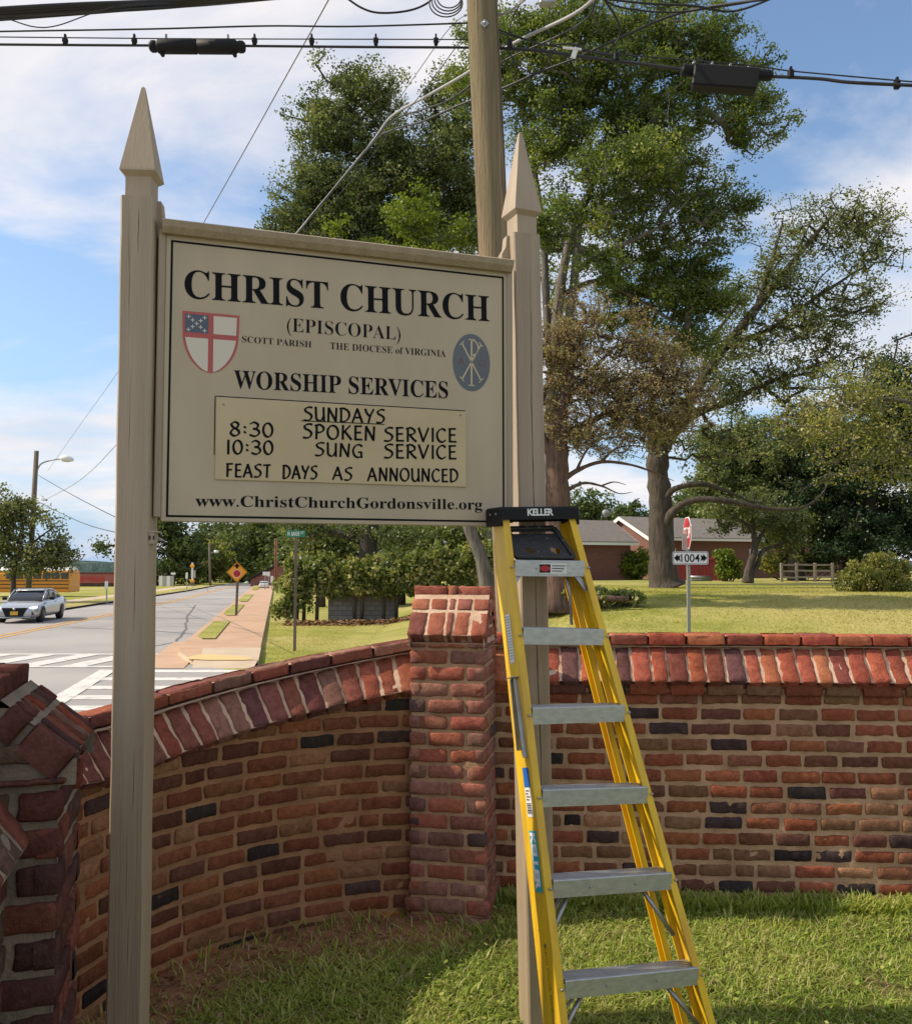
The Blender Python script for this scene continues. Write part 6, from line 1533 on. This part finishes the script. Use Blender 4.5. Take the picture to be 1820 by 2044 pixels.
# lines of the far lamp pole
for lab, pts in (('wire from the far lamp pole drooping right to the left sign post', [(77, 949, 60), (134, 982, 50), (190, 1012, 42), (234, 1034, 36), (330, 1080, 26)]), ('lower wire from the far lamp pole to the left sign post', [(77, 1002, 60), (160, 1042, 48), (237, 1064, 38), (330, 1080, 30)]),
                 ('guy wire running left from the far lamp pole', [(-40, 1126, 60), (57, 1126, 60)]), ('sagging wire between the trees beyond the road', [(300, 1080, 90), (321, 1095, 95), (359, 1128, 100), (382, 1136, 104), (397, 1133, 108), (418, 1119, 112)])):
    cable(lab, pts, .03 if pts[0][2] > 80 else .018, 'rubber')
lp_ = thing('street_lamp', 'grey wooden lamp pole with a curved arm, standing behind the silver car', 'street lamp', tuple(P(56, 1190, 62)))
b = MB(); b.tube([P(56, 1192, 62), P(64, 1060, 62), P(73, 900, 62)], [.20, .18, .15], 14); b.build('pole', M['farpole'], lp_)
b = MB(); b.tube(smooth([P(72, 944, 62), P(82, 926, 62), P(105, 918, 62), P(122, 916, 62)]), .05, 8); b.build('arm', M['steel'], lp_)
b = MB(); b.tube([P(120, 914, 62), P(126, 914.5, 62), P(136, 916, 62), P(146, 918, 62)], [.08, .24, .24, .10], 12); b.build('lamp_head', M['white'], lp_)
lp2 = thing('street_lamp', 'thin grey pole with a small lamp arm beyond the road, behind the warning sign', 'street lamp', tuple(P(418, 1177, 112)))
b = MB(); b.tube([P(420, 1178, 112), P(418, 1084, 112)], [.16, .11], 10); b.build('pole', M['farpole'], lp2)
b = MB(); b.tube([P(418, 1106, 112), P(428, 1101, 112)], .06, 6); b.build('arm', M['steel'], lp2)
b = MB(); b.tube([P(428, 1101, 112), P(436, 1101, 112)], [.2, .14], 8); b.build('lamp_head', M['white'], lp2)

# ------------------------------------------------------------------ signs
def signpost(name, label, px, ytop, Y, w_, m='steel', lean=0.0, cat='sign', group=None, kind=None):
    yb = gbase(px, Y); t = thing(name, label, cat, tuple(P(px, yb, Y)), group)
    a, c = P(px, yb + 2, Y), P(px + lean, ytop, Y); b = MB(); b.bar(a, c, w_, w_, up=(0, 1, 0)); b.build('post', M[m], t); return t
def plate(t, name, px, py, Y, w_, h_, m, yaw=0.0, poly=None, th=.012, dy=-.05):
    """flat sign plate facing the viewer, turned by yaw"""
    o = P(px, py, Y); ex = Vector((math.cos(yaw), math.sin(yaw), 0)); en = Vector((math.sin(yaw), -math.cos(yaw), 0)); o = o + en * -dy
    b = MB(); b.prism(poly or [(-w_ / 2, -h_ / 2), (w_ / 2, -h_ / 2), (w_ / 2, h_ / 2), (-w_ / 2, h_ / 2)], o, ex, (0, 0, 1), en, 0, th)
    return b.build(name, M[m], t), o + en * (th), ex, en
def rrect(w_, h_, r_, n=5):
    p = []
    for cx_, cy_, a0 in ((w_ / 2 - r_, -h_ / 2 + r_, -90), (w_ / 2 - r_, h_ / 2 - r_, 0), (-w_ / 2 + r_, h_ / 2 - r_, 90), (-w_ / 2 + r_, -h_ / 2 + r_, 180)):
        for k in range(n + 1):
            a = math.radians(a0 + 90 * k / n); p.append((cx_ + r_ * math.cos(a), cy_ + r_ * math.sin(a)))
    return p
def decal(polys, o, ex, en, m, name, parent, lift=.002):
    b = MB()
    for p in polys: b.add([tuple(o + ex * x + Vector((0, 0, 1)) * y + en * lift) for x, y in p], [tuple(range(len(p)))])
    return b.build(name, m, parent, recalc=False)
SY = 16.0
t = signpost('route_sign', 'white route marker sign reading 1004 between arrows, under an edge-on stop sign', 1376, 1055, SY, .055, 'greenpost', lean=-3)
kk = SY / F
pl, o, ex, en = plate(t, 'route_plate', 1376, 1114, SY, 72 * kk, 27 * kk, 'ink', poly=rrect(72 * kk, 27 * kk, .035))
w_, h_ = 72 * kk, 27 * kk
M['signwhite'] = mat('sign_white', (.66, .66, .64), .5)
decal([rrect(w_ - .008, h_ - .008, .032)], o, ex, en, M['signwhite'], 'rim', pl, .001)
decal([rrect(w_ - .026, h_ - .026, .026)], o, ex, en, M['ink'], 'border', pl, .002); decal([rrect(w_ - .044, h_ - .044, .02)], o, ex, en, M['signwhite'], 'face', pl, .003)
text_on('number', '1004', o - ex * .165 - Vector((0, 0, .068)), ex, Vector((0, 0, 1)), .325, .135, M['ink'], pl, .012, en, .005)
for sg in (-1, 1):
    decal([[(sg * .29, 0), (sg * .215, .072), (sg * .224, .03), (sg * .172, .055), (sg * .19, 0), (sg * .172, -.055), (sg * .224, -.03), (sg * .215, -.072)][::sg]], o, ex, en, M['ink'], 'arrow', pl, .005)
st_yaw = math.radians(91); R8 = .30
oct_ = [(R8 * math.cos(math.radians(22.5 + 45 * k)), R8 * math.sin(math.radians(22.5 + 45 * k))) for k in range(8)]
pl, o, ex, en = plate(t, 'stop_plate', 1377, 1064, SY, .6, .6, 'white', yaw=-st_yaw, poly=oct_, dy=-.04)
decal([[(x * .95, y * .95) for x, y in oct_]], o, ex, en, M['red'], 'red_face', pl, .002)
text_on('lettering', 'STOP', o - ex * .24 - Vector((0, 0, .09)), ex, Vector((0, 0, 1)), .48, .19, M['white'], pl, .015, en, .004)
M['signback'] = mat('bare_metal_back', (.40, .385, .35), .5, metal=.4)
plate(t, 'second_plate', 1367, 1082, SY + .06, .12, .30, 'signback', poly=rrect(15 * kk, 33 * kk, .03))
# diamond warning sign
DY = 44.0
t = signpost('warning_sign', 'yellow diamond stop ahead sign on a post in the roadside grass strip', 471, 1155, DY, .10, 'farpole', lean=3.5)
hh = 21 * DY / F
pl, o, ex, en = plate(t, 'diamond_plate', 473.5, 1142, DY, 1, 1, 'amber', poly=[(0, -hh), (hh, 0), (0, hh), (-hh, 0)])
def dia(k): return [(0, -hh * k), (hh * k, 0), (0, hh * k), (-hh * k, 0)]
decal([dia(.95)], o, ex, en, M['ink'], 'border', pl, .003); decal([dia(.90)], o, ex, en, M['amber'], 'face', pl, .006)
r8 = hh * .36; oc8 = [(r8 * math.cos(math.radians(22.5 + 45 * k)), r8 * math.sin(math.radians(22.5 + 45 * k)) - hh * .14) for k in range(8)]
decal([[(x * 1.1, (y + hh * .14) * 1.1 - hh * .14) for x, y in oc8]], o, ex, en, M['white'], 'octagon_rim', pl, .009); decal([oc8], o, ex, en, M['red'], 'octagon', pl, .012)
decal([[(-hh * .11, hh * .34), (hh * .11, hh * .34), (hh * .11, hh * .52), (hh * .33, hh * .50), (0, hh * .84), (-hh * .33, hh * .50), (-hh * .11, hh * .52)]], o, ex, en, M['ink'], 'arrow', pl, .009)
# street name sign
BY = 27.0; kb = BY / F
t = signpost('street_name_sign', 'green street name blade reading W. BAKER ST on a thin green post', 588, 1072, BY, .075, 'farpole', lean=3, cat='street sign')
pl, o, ex, en = plate(t, 'name_blade', 591, 1065.5, BY, 38 * kb, 13 * kb, 'green', poly=rrect(38 * kb, 13 * kb, .02), dy=-.04)
text_on('lettering', 'W. BAKER', o - ex * 17.2 * kb - Vector((0, 0, 4.2 * kb)), ex, Vector((0, 0, 1)), 25 * kb, 8.2 * kb, M['white'], pl, .01, en, .003)
text_on('lettering', 'ST', o + ex * 9.6 * kb - Vector((0, 0, .6 * kb)), ex, Vector((0, 0, 1)), 7 * kb, 5 * kb, M['white'], pl, .0, en, .003)
# small distant signs
for px, ytop, yp, w_, h_, Y, lab in ((346, 1143, 1145, 9, 4, 100, 'small wide white sign on a thin post, left of the tall narrow sign'), (373, 1142, 1149, 4.6, 12, 96, 'tall narrow white sign on a thin post at the far verge'),
        (213, 1160, 1168, 6.5, 15, 60, 'white sign on a dark post between the lawn and the red store'), (529, 1141, 1145, 9, 7, 92, 'white route sign at the road crest, left of the close pair'), (536, 1141, 1146, 6, 9, 95, 'pale route sign at the road crest, right of the close pair'), (543, 1151, 1157, 5.5, 14, 90, 'lowest small white sign at the road crest beside the pavement')):
    t = signpost('road_sign', lab, px, ytop, Y, .07); plate(t, 'plate', px, yp, Y, w_ * Y / F, h_ * Y / F, 'white')
t = signpost('marker_pole', 'white pole with orange bands beyond the left verge', 384, 1123, 98, .16, 'white')
for y, m in ((1130, 'amber'), (1160, 'amber'), (1166, 'farpole')):
    b = MB(); b.box(P(384, y, 97.9), (.42, .2, .30), bevel=.05); b.build('band', M[m], t)
plate(t, 'panel', 386, 1146, 98, .5, .8, 'signback')
for px, lab in ((549, 'left one of two rust coloured poles above the red building'), (552.5, 'right one of two rust coloured poles above the red building')):
    b = MB(); b.tube([P(px + .5, gbase(px, 108), 108), P(px, 1075, 108)], [.11, .09], 8); M.setdefault('rust', mat('rust_pole', (.24, .10, .065), .9)); tag(b.build('utility_pole', M['rust']), lab, 'pole')

# ------------------------------------------------------------------ buildings
def house(name, label, O, yaw, L, half, zg, ze, zr, ov=.35, wallm='hbrick', trim=True, cat='house', wins=(), roofm='shingle', litgable=True):
    """gabled block: O = front left corner on the ground"""
    e1 = Vector((math.cos(yaw), math.sin(yaw), 0)); e2 = Vector((-math.sin(yaw), math.cos(yaw), 0)); O = Vector((O[0], O[1], 0)); D = 2 * half
    t = thing(name, label, cat, (O.x, O.y, zg)); b = MB()
    c = [O, O + e1 * L, O + e1 * L + e2 * D, O + e2 * D]
    for i in range(4): uvwall(b, c[i].xy.to_3d(), c[(i + 1) % 4].xy.to_3d(), zg - .5, ze)
    for base, sg in ((O, 1), (O + e1 * L, -1)):
        p0, p1, p2 = base, base + e2 * D, base + e2 * half
        b.add([(p0.x, p0.y, ze), (p1.x, p1.y, ze), (p2.x, p2.y, zr)], [(0, 1, 2)], [(0, ze - zg, 0), (D, ze - zg, 0), (half, zr - zg, 0)])
    b.build('wall', M[wallm], t)
    sl = (zr - ze) / half; b = MB(); th = .12
    for sg in (0, 1):
        base = O if sg == 0 else O + e2 * D; dirr = e2 if sg == 0 else -e2
        lo0, lo1 = base - e1 * ov - dirr * ov, base + e1 * (L + ov) - dirr * ov; hi0, hi1 = base - e1 * ov + dirr * half, base + e1 * (L + ov) + dirr * half
        zl_, zh = ze - sl * ov, zr
        V = [(lo0.x, lo0.y, zl_), (lo1.x, lo1.y, zl_), (hi1.x, hi1.y, zh), (hi0.x, hi0.y, zh)]; V += [(x, y, z + th) for x, y, z in V]
        b.add(V, [(0, 1, 2, 3), (4, 5, 6, 7), (0, 1, 5, 4), (1, 2, 6, 5), (2, 3, 7, 6), (3, 0, 4, 7)])
    b.build('roof', M[roofm], t)
    if trim:
        for end in (0, 1):
            x0 = O - e1 * (ov + .015) if end == 0 else O + e1 * (L + ov + .015)
            b = MB()
            for sg in (0, 1):
                base = x0 if sg == 0 else x0 + e2 * D; dirr = e2 if sg == 0 else -e2
                lo = base - dirr * ov; hi = base + dirr * (half - .004); V = [(lo.x, lo.y, ze - sl * ov - .16), (lo.x, lo.y, ze - sl * ov + .10), (hi.x, hi.y, zr + .10), (hi.x, hi.y, zr - .16)]
                V += [(x + e1.x * .03, y + e1.y * .03, z) for x, y, z in V]; b.add(V, [(0, 1, 2, 3), (4, 7, 6, 5), (0, 4, 5, 1), (1, 5, 6, 2), (2, 6, 7, 3), (3, 7, 4, 0)])
            b.build('rake_board', M['white'], t)
        lo0, lo1 = O - e1 * ov - e2 * (ov + .03), O + e1 * (L + ov) - e2 * (ov + .03); b = MB(); b.bar((lo0.x, lo0.y, ze - sl * ov - .02), (lo1.x, lo1.y, ze - sl * ov - .02), .06, .16, up=(0, 0, 1)); b.build('gutter', M['white'], t)
    for u, z0, w_, h_, kind in wins:
        p = O + e1 * u - e2 * .02; R = [[e1[i], e2[i], (0, 0, 1)[i]] for i in range(3)]
        b = MB(); b.box((p.x, p.y, zg + z0 + h_ / 2), (w_ + .16, .08, h_ + .16), R, bevel=.01); f = b.build(kind + '_frame' if kind != 'window' else 'window', M['white'], t)
        b = MB(); b.box((p.x - e2.x * .03, p.y - e2.y * .03, zg + z0 + h_ / 2), (w_, .06, h_), R); b.build('pane', M['glass'] if kind == 'window' else M['farpole'], f)
    return t
yw = math.radians(25)
G = P(1297, 1071, 62); zgh = float(gz(G.x, G.y))
house('brick_house', 'red brick ranch house, grey shingle roof and white gable trim, behind the dark trunk', (G.x, G.y), yw, 20, 3.12, zgh, G.z, P(1243, 1034, 64.8).z, wins=[(1.6, .9, .9, 1.1, 'window'), (9.5, .9, 1.4, 1.1, 'window')])
E1 = P(1266, 1080, 57); Ow = E1 - Vector((math.cos(yw), math.sin(yw), 0)) * 10
house('house_wing', 'low brick house wing with its own gable roof, right of the ladder top', (Ow.x, Ow.y), yw, 9.7, 2.45, float(gz(E1.x, E1.y)), E1.z, P(1226, 1043, 59.2).z, trim=True)
b = MB(); q = P(1208, 1036, 60); b.tube([q, q + Vector((.05, .0, .28))], .02, 6); dish = [tuple(q + Vector((.05 + .26 * rr * math.cos(a), -.10 * (1 - rr * rr), .38 + .26 * rr * math.sin(a)))) for rr in (0.05, .4, .75, 1) for a in np.linspace(0, 6.283, 16, endpoint=False)]
b.add(dish, [(i * 16 + k, i * 16 + (k + 1) % 16, (i + 1) * 16 + (k + 1) % 16, (i + 1) * 16 + k) for i in range(3) for k in range(16)]); tag(b.build('satellite_dish', M['steel']), 'small grey satellite dish at the ridge of the house wing', 'satellite dish')
# red board fence / shed front beside the house
M['redboard'] = mat('red_boards', (.26, .035, .035), .8, var=(.17, .025, .028), scale=3, stretch=(8, 8, .6))
a, c = P(1338, 1155, 55), P(1453, 1152, 54); t = thing('board_fence', 'dark red upright board fence in front of the house, behind the stop sign', 'fence', tuple(a)); b = MB(); ztop_f = P(1400, 1110, 54.5).z
n = 34; zgf = float(gz(a.x, a.y)) - .1
for i in range(n):
    p = lerp(a, c, (i + .5) / n); b.box((p.x, p.y + (i % 2) * .015, (zgf + ztop_f) / 2), ((c - a).length / n * .96, .03, ztop_f - zgf + rnd.uniform(-.02, .02)))
b.build('boards', M['redboard'], t)
b = MB(); b.bar((a.x, a.y - .05, ztop_f - .15), (c.x, c.y - .05, ztop_f - .15), .05, .09); b.build('rail', M['redboard'], t)
# split rail fence
t = thing('rail_fence', 'weathered split rail fence with three rails right of the crooked fruit tree', 'fence', tuple(P(1610, 1160, 50)))
xs_ = (1560, 1590, 1627, 1662); gp = [P(x, gbase(x, 50), 50) for x in xs_]
M['greywood'] = mat('grey_wood', (.30, .25, .20), .9, var=(.17, .14, .11), scale=4, stretch=(1, 1, 5))
for q in gp:
    b = MB(); b.box(q + Vector((0, 0, .45)), (.14, .14, 1.15), bevel=.02); b.build('fence_post', M['greywood'], t)
for z in (.25, .60, .93):
    for q0, q1 in zip(gp[:-1], gp[1:]):
        b = MB(); b.bar(q0 + Vector((0, -.03, z + rnd.uniform(-.04, .04))), q1 + Vector((0, -.03, z + rnd.uniform(-.04, .04))), .06, .10); b.build('fence_rail', M['greywood'], t)
# pipes on the ground beside the red fence
b = MB(); yb = gbase(1400, 52)
for k in range(2): b.tube([tuple(P(1378, yb - 3 - k * 5, 52 - k * .1)), tuple(P(1420, yb - 2 - k * 5, 52))], .09, 8)
tag(b.build('pipe_pile', M['steel']), 'pale pipes lying on the grass below the red board fence', 'pipes')
# red store across the road
M['storered'] = mat('red_metal_cladding', (.34, .11, .10), .7, var=(.30, .09, .085), scale=1.0); M['storebase'] = mat('brown_store_base', (.20, .125, .11), .8, var=(.12, .08, .075), scale=1.5); M['logo'] = mat('red_letters', (.50, .03, .03), .5)
SD = 112; s0, s1 = P(60, 1177, SD), P(262, 1175, SD); zb_, zm, zt2 = s0.z - .4, P(150, 1164, SD).z, P(150, 1144.5, SD).z
t = thing('store', 'long low store with a red front and red lettering beyond the lawn on the left', 'store', tuple(s0))
b = MB(); b.box(((s0.x + s1.x) / 2, SD + 5, (zm + zt2) / 2), (s1.x - s0.x, 10, zt2 - zm)); b.build('red_fascia', M['storered'], t)
b = MB(); b.box(((s0.x + s1.x) / 2, SD + 5.3, (zb_ + zm) / 2), (s1.x - s0.x, 9.9, zm - zb_)); b.build('wall', M['storebase'], t)
b = MB(); b.box(((s0.x + s1.x) / 2, SD + 5, zt2 + .05), (s1.x - s0.x + .2, 10.2, .12)); b.build('parapet', M['crack'], t)
for k in range(9):
    x = s0.x + 4.6 + k * .85; b = MB(); b.box((x, SD + .32, zb_ + (zm - zb_) * .62), (.6, .08, (zm - zb_) * .46)); b.build('window', M['glass'], t)
q = P(146, 1159.5, SD - .06); text_on('lettering', 'FAMILY DOLLAR', q, (1, 0, 0), (0, 0, 1), 62 * SD / F, 8.5 * SD / F, M['logo'], t, .035, (0, -1, 0), .06)
# brick building with a green metal roof on the crest
M['greenroof'] = mat('green_metal_roof', (.30, .40, .27), .5); M['farred'] = mat('far_red_brick', (.26, .115, .10), .9, var=(.21, .09, .08), scale=1)
a = P(500, 1176, 112); xw = 7.5
t = thing('brick_building', 'red brick building with a green metal roof on the road crest', 'building', (a.x, 112, a.z)); zg_ = a.z - .6
g0, g1 = P(500, 1157, 112), P(560, 1128, 112)
b = MB(); b.add([(g0.x, 112, zg_), (g1.x + 3, 112, zg_), (g1.x + 3, 112, g1.z + .0), (g1.x, 112, g1.z), (g0.x, 112, g0.z)], [(0, 1, 2, 3, 4)]); b.add([(g0.x, 112, zg_), (g0.x, 112, g0.z), (g0.x, 124, g0.z), (g0.x, 124, zg_)], [(0, 1, 2, 3)]); b.build('wall', M['farred'], t)
b = MB(); dv = (g1 - g0).normalized(); V = [g0 - dv * .8 + Vector((0, -.4, .12)), g1 + dv * 0 + Vector((0, -.4, .12)), g1 + Vector((0, 14, .12)), g0 - dv * .8 + Vector((0, 14, .12))]; V += [v + Vector((0, 0, .2)) for v in V]
b.add([tuple(v) for v in V], [(0, 1, 2, 3), (4, 5, 6, 7), (0, 1, 5, 4), (1, 2, 6, 5), (2, 3, 7, 6), (3, 0, 4, 7)]); b.build('roof_edge', M['crack'], t)
b = MB(); p0, p1 = P(489, 1164, 114), P(500, 1152, 116)
for k in range(7):
    x0 = p0.x + k * .42; b.add([(x0, 113, p0.z), (x0 + .40, 113, p0.z), (x0 + .40 + .9, 117, p1.z + .5), (x0 + .9, 117, p1.z + .5)], [(0, 1, 2, 3)])
b.build('roof', M['greenroof'], t)
b = MB(); q = P(524, 1171, 111.9); b.box((q.x, 111.95, q.z), (1.0, .06, .8)); b.build('window', M['glass'], t)
# pale fence panels at the far verge
t = thing('panel_fence', 'pale panel fence under the far dark trees, right of the left post', 'fence', tuple(P(330, 1170, 104)))
for k in range(4):
    b = MB(); q = P(321 + k * 7.5, 1160, 104); b.box(q, (.40, .06, 1.15), bevel=.01); b.build('panel', M['white'] if k % 2 == 0 else M['signback'], t)

# far wooded hills
def ridge(name, D, x0, x1, n, top, amp, m, seed):
    r = np.random.default_rng(seed); xs_ = np.linspace(x0, x1, n); V = []; 
    hgt = top + amp * vnoise(np.column_stack([xs_ / 60, np.zeros(n), np.zeros(n)]), seed) + amp * .5 * vnoise(np.column_stack([xs_ / 17, np.zeros(n), np.zeros(n)]), seed + 1)
    for i, x in enumerate(xs_):
        p = P(x, HOR - hgt[i], D); V += [(p.x, D, -30), (p.x, D, p.z * .6), (p.x, D + 60, p.z), (p.x, D + 160, p.z * .9)]
    b = MB(); b.add(V, [(i * 4 + k, (i + 1) * 4 + k, (i + 1) * 4 + k + 1, i * 4 + k + 1) for i in range(n - 1) for k in range(3)], None, True); return tag(b.build(name, m), kind='structure')
M['hill'] = mat('wooded_hill', (.05, .085, .085), 1.0, var=(.10, .14, .13), scale=.05, detail=12, bump=1, bscale=.09, bumpd=6, spec=0)  # blue of distant haze is mixed into the hill colour
ridge('hills', 800, -900, 2700, 400, 9, 6, M['hill'], 4)

# ------------------------------------------------------------------ vehicles
def loft(b, st, nsec=20, ex=4.0, col=None):
    """body hull from stations (x, half width, z bottom, z top)"""
    V = []
    for x, hw, z0, z1 in st:
        for k in range(nsec):
            a = 2 * math.pi * (k + .5) / nsec; c, s_ = math.cos(a), math.sin(a)
            V.append((x, hw * math.copysign(abs(c) ** (2 / ex), c), (z0 + z1) / 2 + (z1 - z0) / 2 * math.copysign(abs(s_) ** (2 / ex), s_)))
    F_ = [(i * nsec + k, i * nsec + (k + 1) % nsec, (i + 1) * nsec + (k + 1) % nsec, (i + 1) * nsec + k) for i in range(len(st) - 1) for k in range(nsec)]
    F_ += [tuple(range(nsec))[::-1], tuple((len(st) - 1) * nsec + k for k in range(nsec))]
    return V, F_
def place(b, name, m, parent, loc, yaw, V=None):
    me = b.mesh(name)
    import bmesh
    bm = bmesh.new(); bm.from_mesh(me); bmesh.ops.recalc_face_normals(bm, faces=bm.faces); bm.to_mesh(me); bm.free(); me.materials.append(m)
    o = bpy.data.objects.new(name, me); link(o, parent); return o
M['silver'] = mat('silver_paint', (.46, .48, .51), .25, metal=.55, coat=.6); M['carwhite'] = mat('white_car_paint', (.7, .7, .7), .3, coat=.5)
M['tyre'] = mat('tyre', (.015, .015, .015), .85); M['rim'] = mat('dark_rim', (.06, .06, .065), .35, metal=.7); M['headl'] = mat('lit_headlamp', (.8, .8, .78), .2, emit=(1, .97, .9, 2.2)); M['platey'] = mat('yellow_plate', (.62, .36, .04), .5); M['tail'] = mat('tail_lamp', (.30, .02, .02), .3)
def car(name, label, loc, yaw, paint, L=4.8, k=1.0, front=True):
    t = thing(name, label, 'car', loc); t.rotation_euler.z = yaw; t.scale = (k, k, k)
    def add(b, nm, m, par=None): return place(b, nm, m, par or t, None, 0)
    b = MB(); V, F_ = loft(b, [(0, .60, .36, .60), (.06, .74, .26, .66), (.25, .86, .20, .74), (.6, .905, .18, .82), (1.1, .915, .18, .90), (1.55, .92, .18, .97), (3.2, .92, .18, 1.0), (4.1, .915, .20, 1.05), (4.6, .88, .26, 1.06), (4.78, .80, .36, .98), (4.82, .70, .45, .85)], 24, 4.5); b.add(V, F_, None, True); body = add(b, 'body', M[paint])
    b = MB(); V, F_ = loft(b, [(1.30, .72, .92, .96), (1.7, .70, .92, 1.17), (2.15, .66, .93, 1.38), (2.6, .63, .94, 1.43), (3.2, .62, .95, 1.40), (3.8, .64, .97, 1.24), (4.35, .68, 1.0, 1.06)], 20, 4.5); b.add(V, F_, None, True); add(b, 'windows', M['glass'])
    b = MB(); V, F_ = loft(b, [(2.02, .60, 1.36, 1.385), (2.3, .60, 1.405, 1.435), (2.7, .60, 1.42, 1.455), (3.2, .585, 1.39, 1.425), (3.45, .57, 1.33, 1.36)], 16, 6); b.add(V, F_, None, True); add(b, 'roof', M[paint])
    for sg in (-1, 1):
        b = MB()
        for pts in ([(1.38, .735, .95), (1.75, .715, 1.20), (2.10, .675, 1.39)], [(2.10, .675, 1.385), (2.6, .645, 1.435), (3.2, .635, 1.405), (3.8, .655, 1.25), (4.3, .69, 1.06)], [(2.75, .67, .98), (2.72, .645, 1.42)], [(3.55, .665, 1.0), (3.45, .645, 1.34)]):
            b.tube([(x, sg * (y + .005), z) for x, y, z in pts], .028, 6)
        add(b, 'pillar', M[paint])
        b = MB(); b.box((1.85, sg * 1.02, 1.02), (.14, .20, .14), bevel=.03); add(b, 'mirror', M['black'])
        for x in (.92, 3.82):
            b = MB(); b.tube([(x, sg * .70, .335), (x, sg * .895, .335), (x, sg * .925, .335)], [.335, .335, .29], 24); w_ = add(b, 'wheel', M['tyre'])
            b = MB(); b.tube([(x, sg * .92, .335), (x, sg * .937, .335)], [.235, .22], 20); 
            for q in range(5):
                a = q * 2 * math.pi / 5; b.bar((x, sg * .94, .335), (x + .2 * math.cos(a), sg * .94, .335 + .2 * math.sin(a)), .05, .012, up=(0, 1, 0))
            rm = add(b, 'rim', M['rim']); rm.parent = w_
            b = MB()
            for a0 in np.linspace(0, math.pi, 13)[:-1]:
                a1 = a0 + math.pi / 12; V = [(x + rr * math.cos(a), sg * .924, .335 + rr * math.sin(a)) for rr, a in ((.33, a0), (.39, a0), (.39, a1), (.33, a1))]; b.add(V, [(0, 1, 2, 3)])
            add(b, 'wheel_arch', M['black'])
        b = MB(); b.box((1.9 + .9, sg * .921, .86), (.16, .02, .03), bevel=.008); add(b, 'door_handle', M['black'])
        if front:
            b = MB(); b.prism([(0, 0), (.22, .05), (.24, .13), (.02, .09)], (.30, sg * .62, .60), (-.25, sg * .97, 0), (0, 0, 1), (-.97, -sg * .25, 0), -.05, .20); add(b, 'headlight', M['headl'])
            b = MB(); b.prism([(0, 0), (.26, .05), (.20, .20), (.05, .16)], (.12, sg * .52, .32), (-.1, sg * .99, 0), (0, 0, 1), (-.99, -sg * .1, 0), -.10, .06); add(b, 'intake', M['black'])
    if front:
        b = MB(); b.prism([(-.48, .02), (-.36, -.24), (.36, -.24), (.48, .02), (.52, .12), (-.52, .12)], (.05, 0, .55), (0, 1, 0), (0, 0, 1), (-1, 0, 0), -.15, .075); add(b, 'grille', M['black'])
        b = MB(); b.box((-.035, 0, .44), (.02, .32, .16), bevel=.004); add(b, 'number_plate', M['platey'])
        b = MB(); b.tube([(-.03, 0, .62), (-.05, 0, .62)], .06, 16); add(b, 'badge', M['steel'])
        b = MB(); b.box((.04, 0, .26), (.10, 1.3, .05), bevel=.02); add(b, 'lip', M[paint])
    for sg in (-1, 1):
        b = MB(); b.box((4.74, sg * .62, .86), (.12, .36, .12), bevel=.03); add(b, 'tail_light', M['tail'])
    return t
zr_ = RZ + .02
hd = math.atan2(1, -.14)
ux, uy = math.cos(hd), math.sin(hd)
fc_ = P(41, 1246, 40.2)
car('parked_car', 'silver saloon car with lit headlights coming down the road at the left edge', (fc_.x, 39.6, zr_), hd, 'silver')
bpy.data.objects['parked_car'].name = 'saloon_car'
q = P(505, 1174, 96); car('saloon_car', 'small white car seen from behind on the road crest', (q.x, 101.5, float(gz(q.x, 100)) + .02), math.atan2(-1, .2), 'carwhite', front=False, k=.58)
# school bus
M['busyellow'] = mat('bus_yellow', (.66, .26, .012), .4, coat=.2); M['busblack'] = mat('bus_black', (.02, .02, .022), .5)
BD = 74; kB = BD / F
t = thing('school_bus', 'yellow school bus with a white roof and dark windows behind the left tree', 'bus', (P(137, 1191, BD).x, BD, RZ))
def bus(b, nm, m, par=None): o = place(b, nm, m, par or t, None, 0); return o
Lb = 5.9
b = MB(); b.box((-Lb / 2, 1.1, 1.15), (Lb, 2.2, 1.55), bevel=.06); body = bus(b, 'body', M['busyellow'])
b = MB(); b.box((-Lb / 2, 1.1, 2.0), (Lb - .02, 2.1, .34), bevel=.10); bus(b, 'upper_body', M['busyellow'])
b = MB(); b.prism([(-1.02, 0), (-.9, .16), (-.5, .27), (0, .30), (.5, .27), (.9, .16), (1.02, 0)], (0, 1.1, 2.14), (0, 1, 0), (0, 0, 1), (-1, 0, 0), .15, Lb - .05); bus(b, 'roof', M['white'])
for k in range(7):
    b = MB(); b.box((-.35 - k * .74, -.012, 1.72), (.62, .04, .50), bevel=.02); bus(b, 'window', M['glass'])
for z in (1.30, 1.02, .72):
    b = MB(); b.box((-Lb / 2, -.014, z), (Lb - .05, .03, .07)); bus(b, 'stripe', M['busblack'])
b = MB(); b.box((-Lb - .55, 1.1, .85), (1.15, 1.8, .95), bevel=.12); bus(b, 'hood', M['busyellow'])
b = MB(); b.box((-Lb - .03, 1.1, 1.75), (.06, 1.9, .62), bevel=.02); bus(b, 'windscreen', M['glass'])
for x in (-1.6, -Lb - .35):
    b = MB(); b.tube([(x, -.04, .40), (x, .25, .40)], .40, 20); w_ = bus(b, 'wheel', M['tyre'])
    b = MB(); b.tube([(x, -.06, .40), (x, -.03, .40)], .2, 14); bus(b, 'hub', M['busyellow'], w_)
b = MB(); oct_ = [(.2 * math.cos(math.radians(22.5 + 45 * k)), .2 * math.sin(math.radians(22.5 + 45 * k))) for k in range(8)]; b.prism(oct_, (-4.5, -.06, 1.38), (1, 0, 0), (0, 0, 1), (0, -1, 0), 0, .03); bus(b, 'stop_arm', M['tail'])
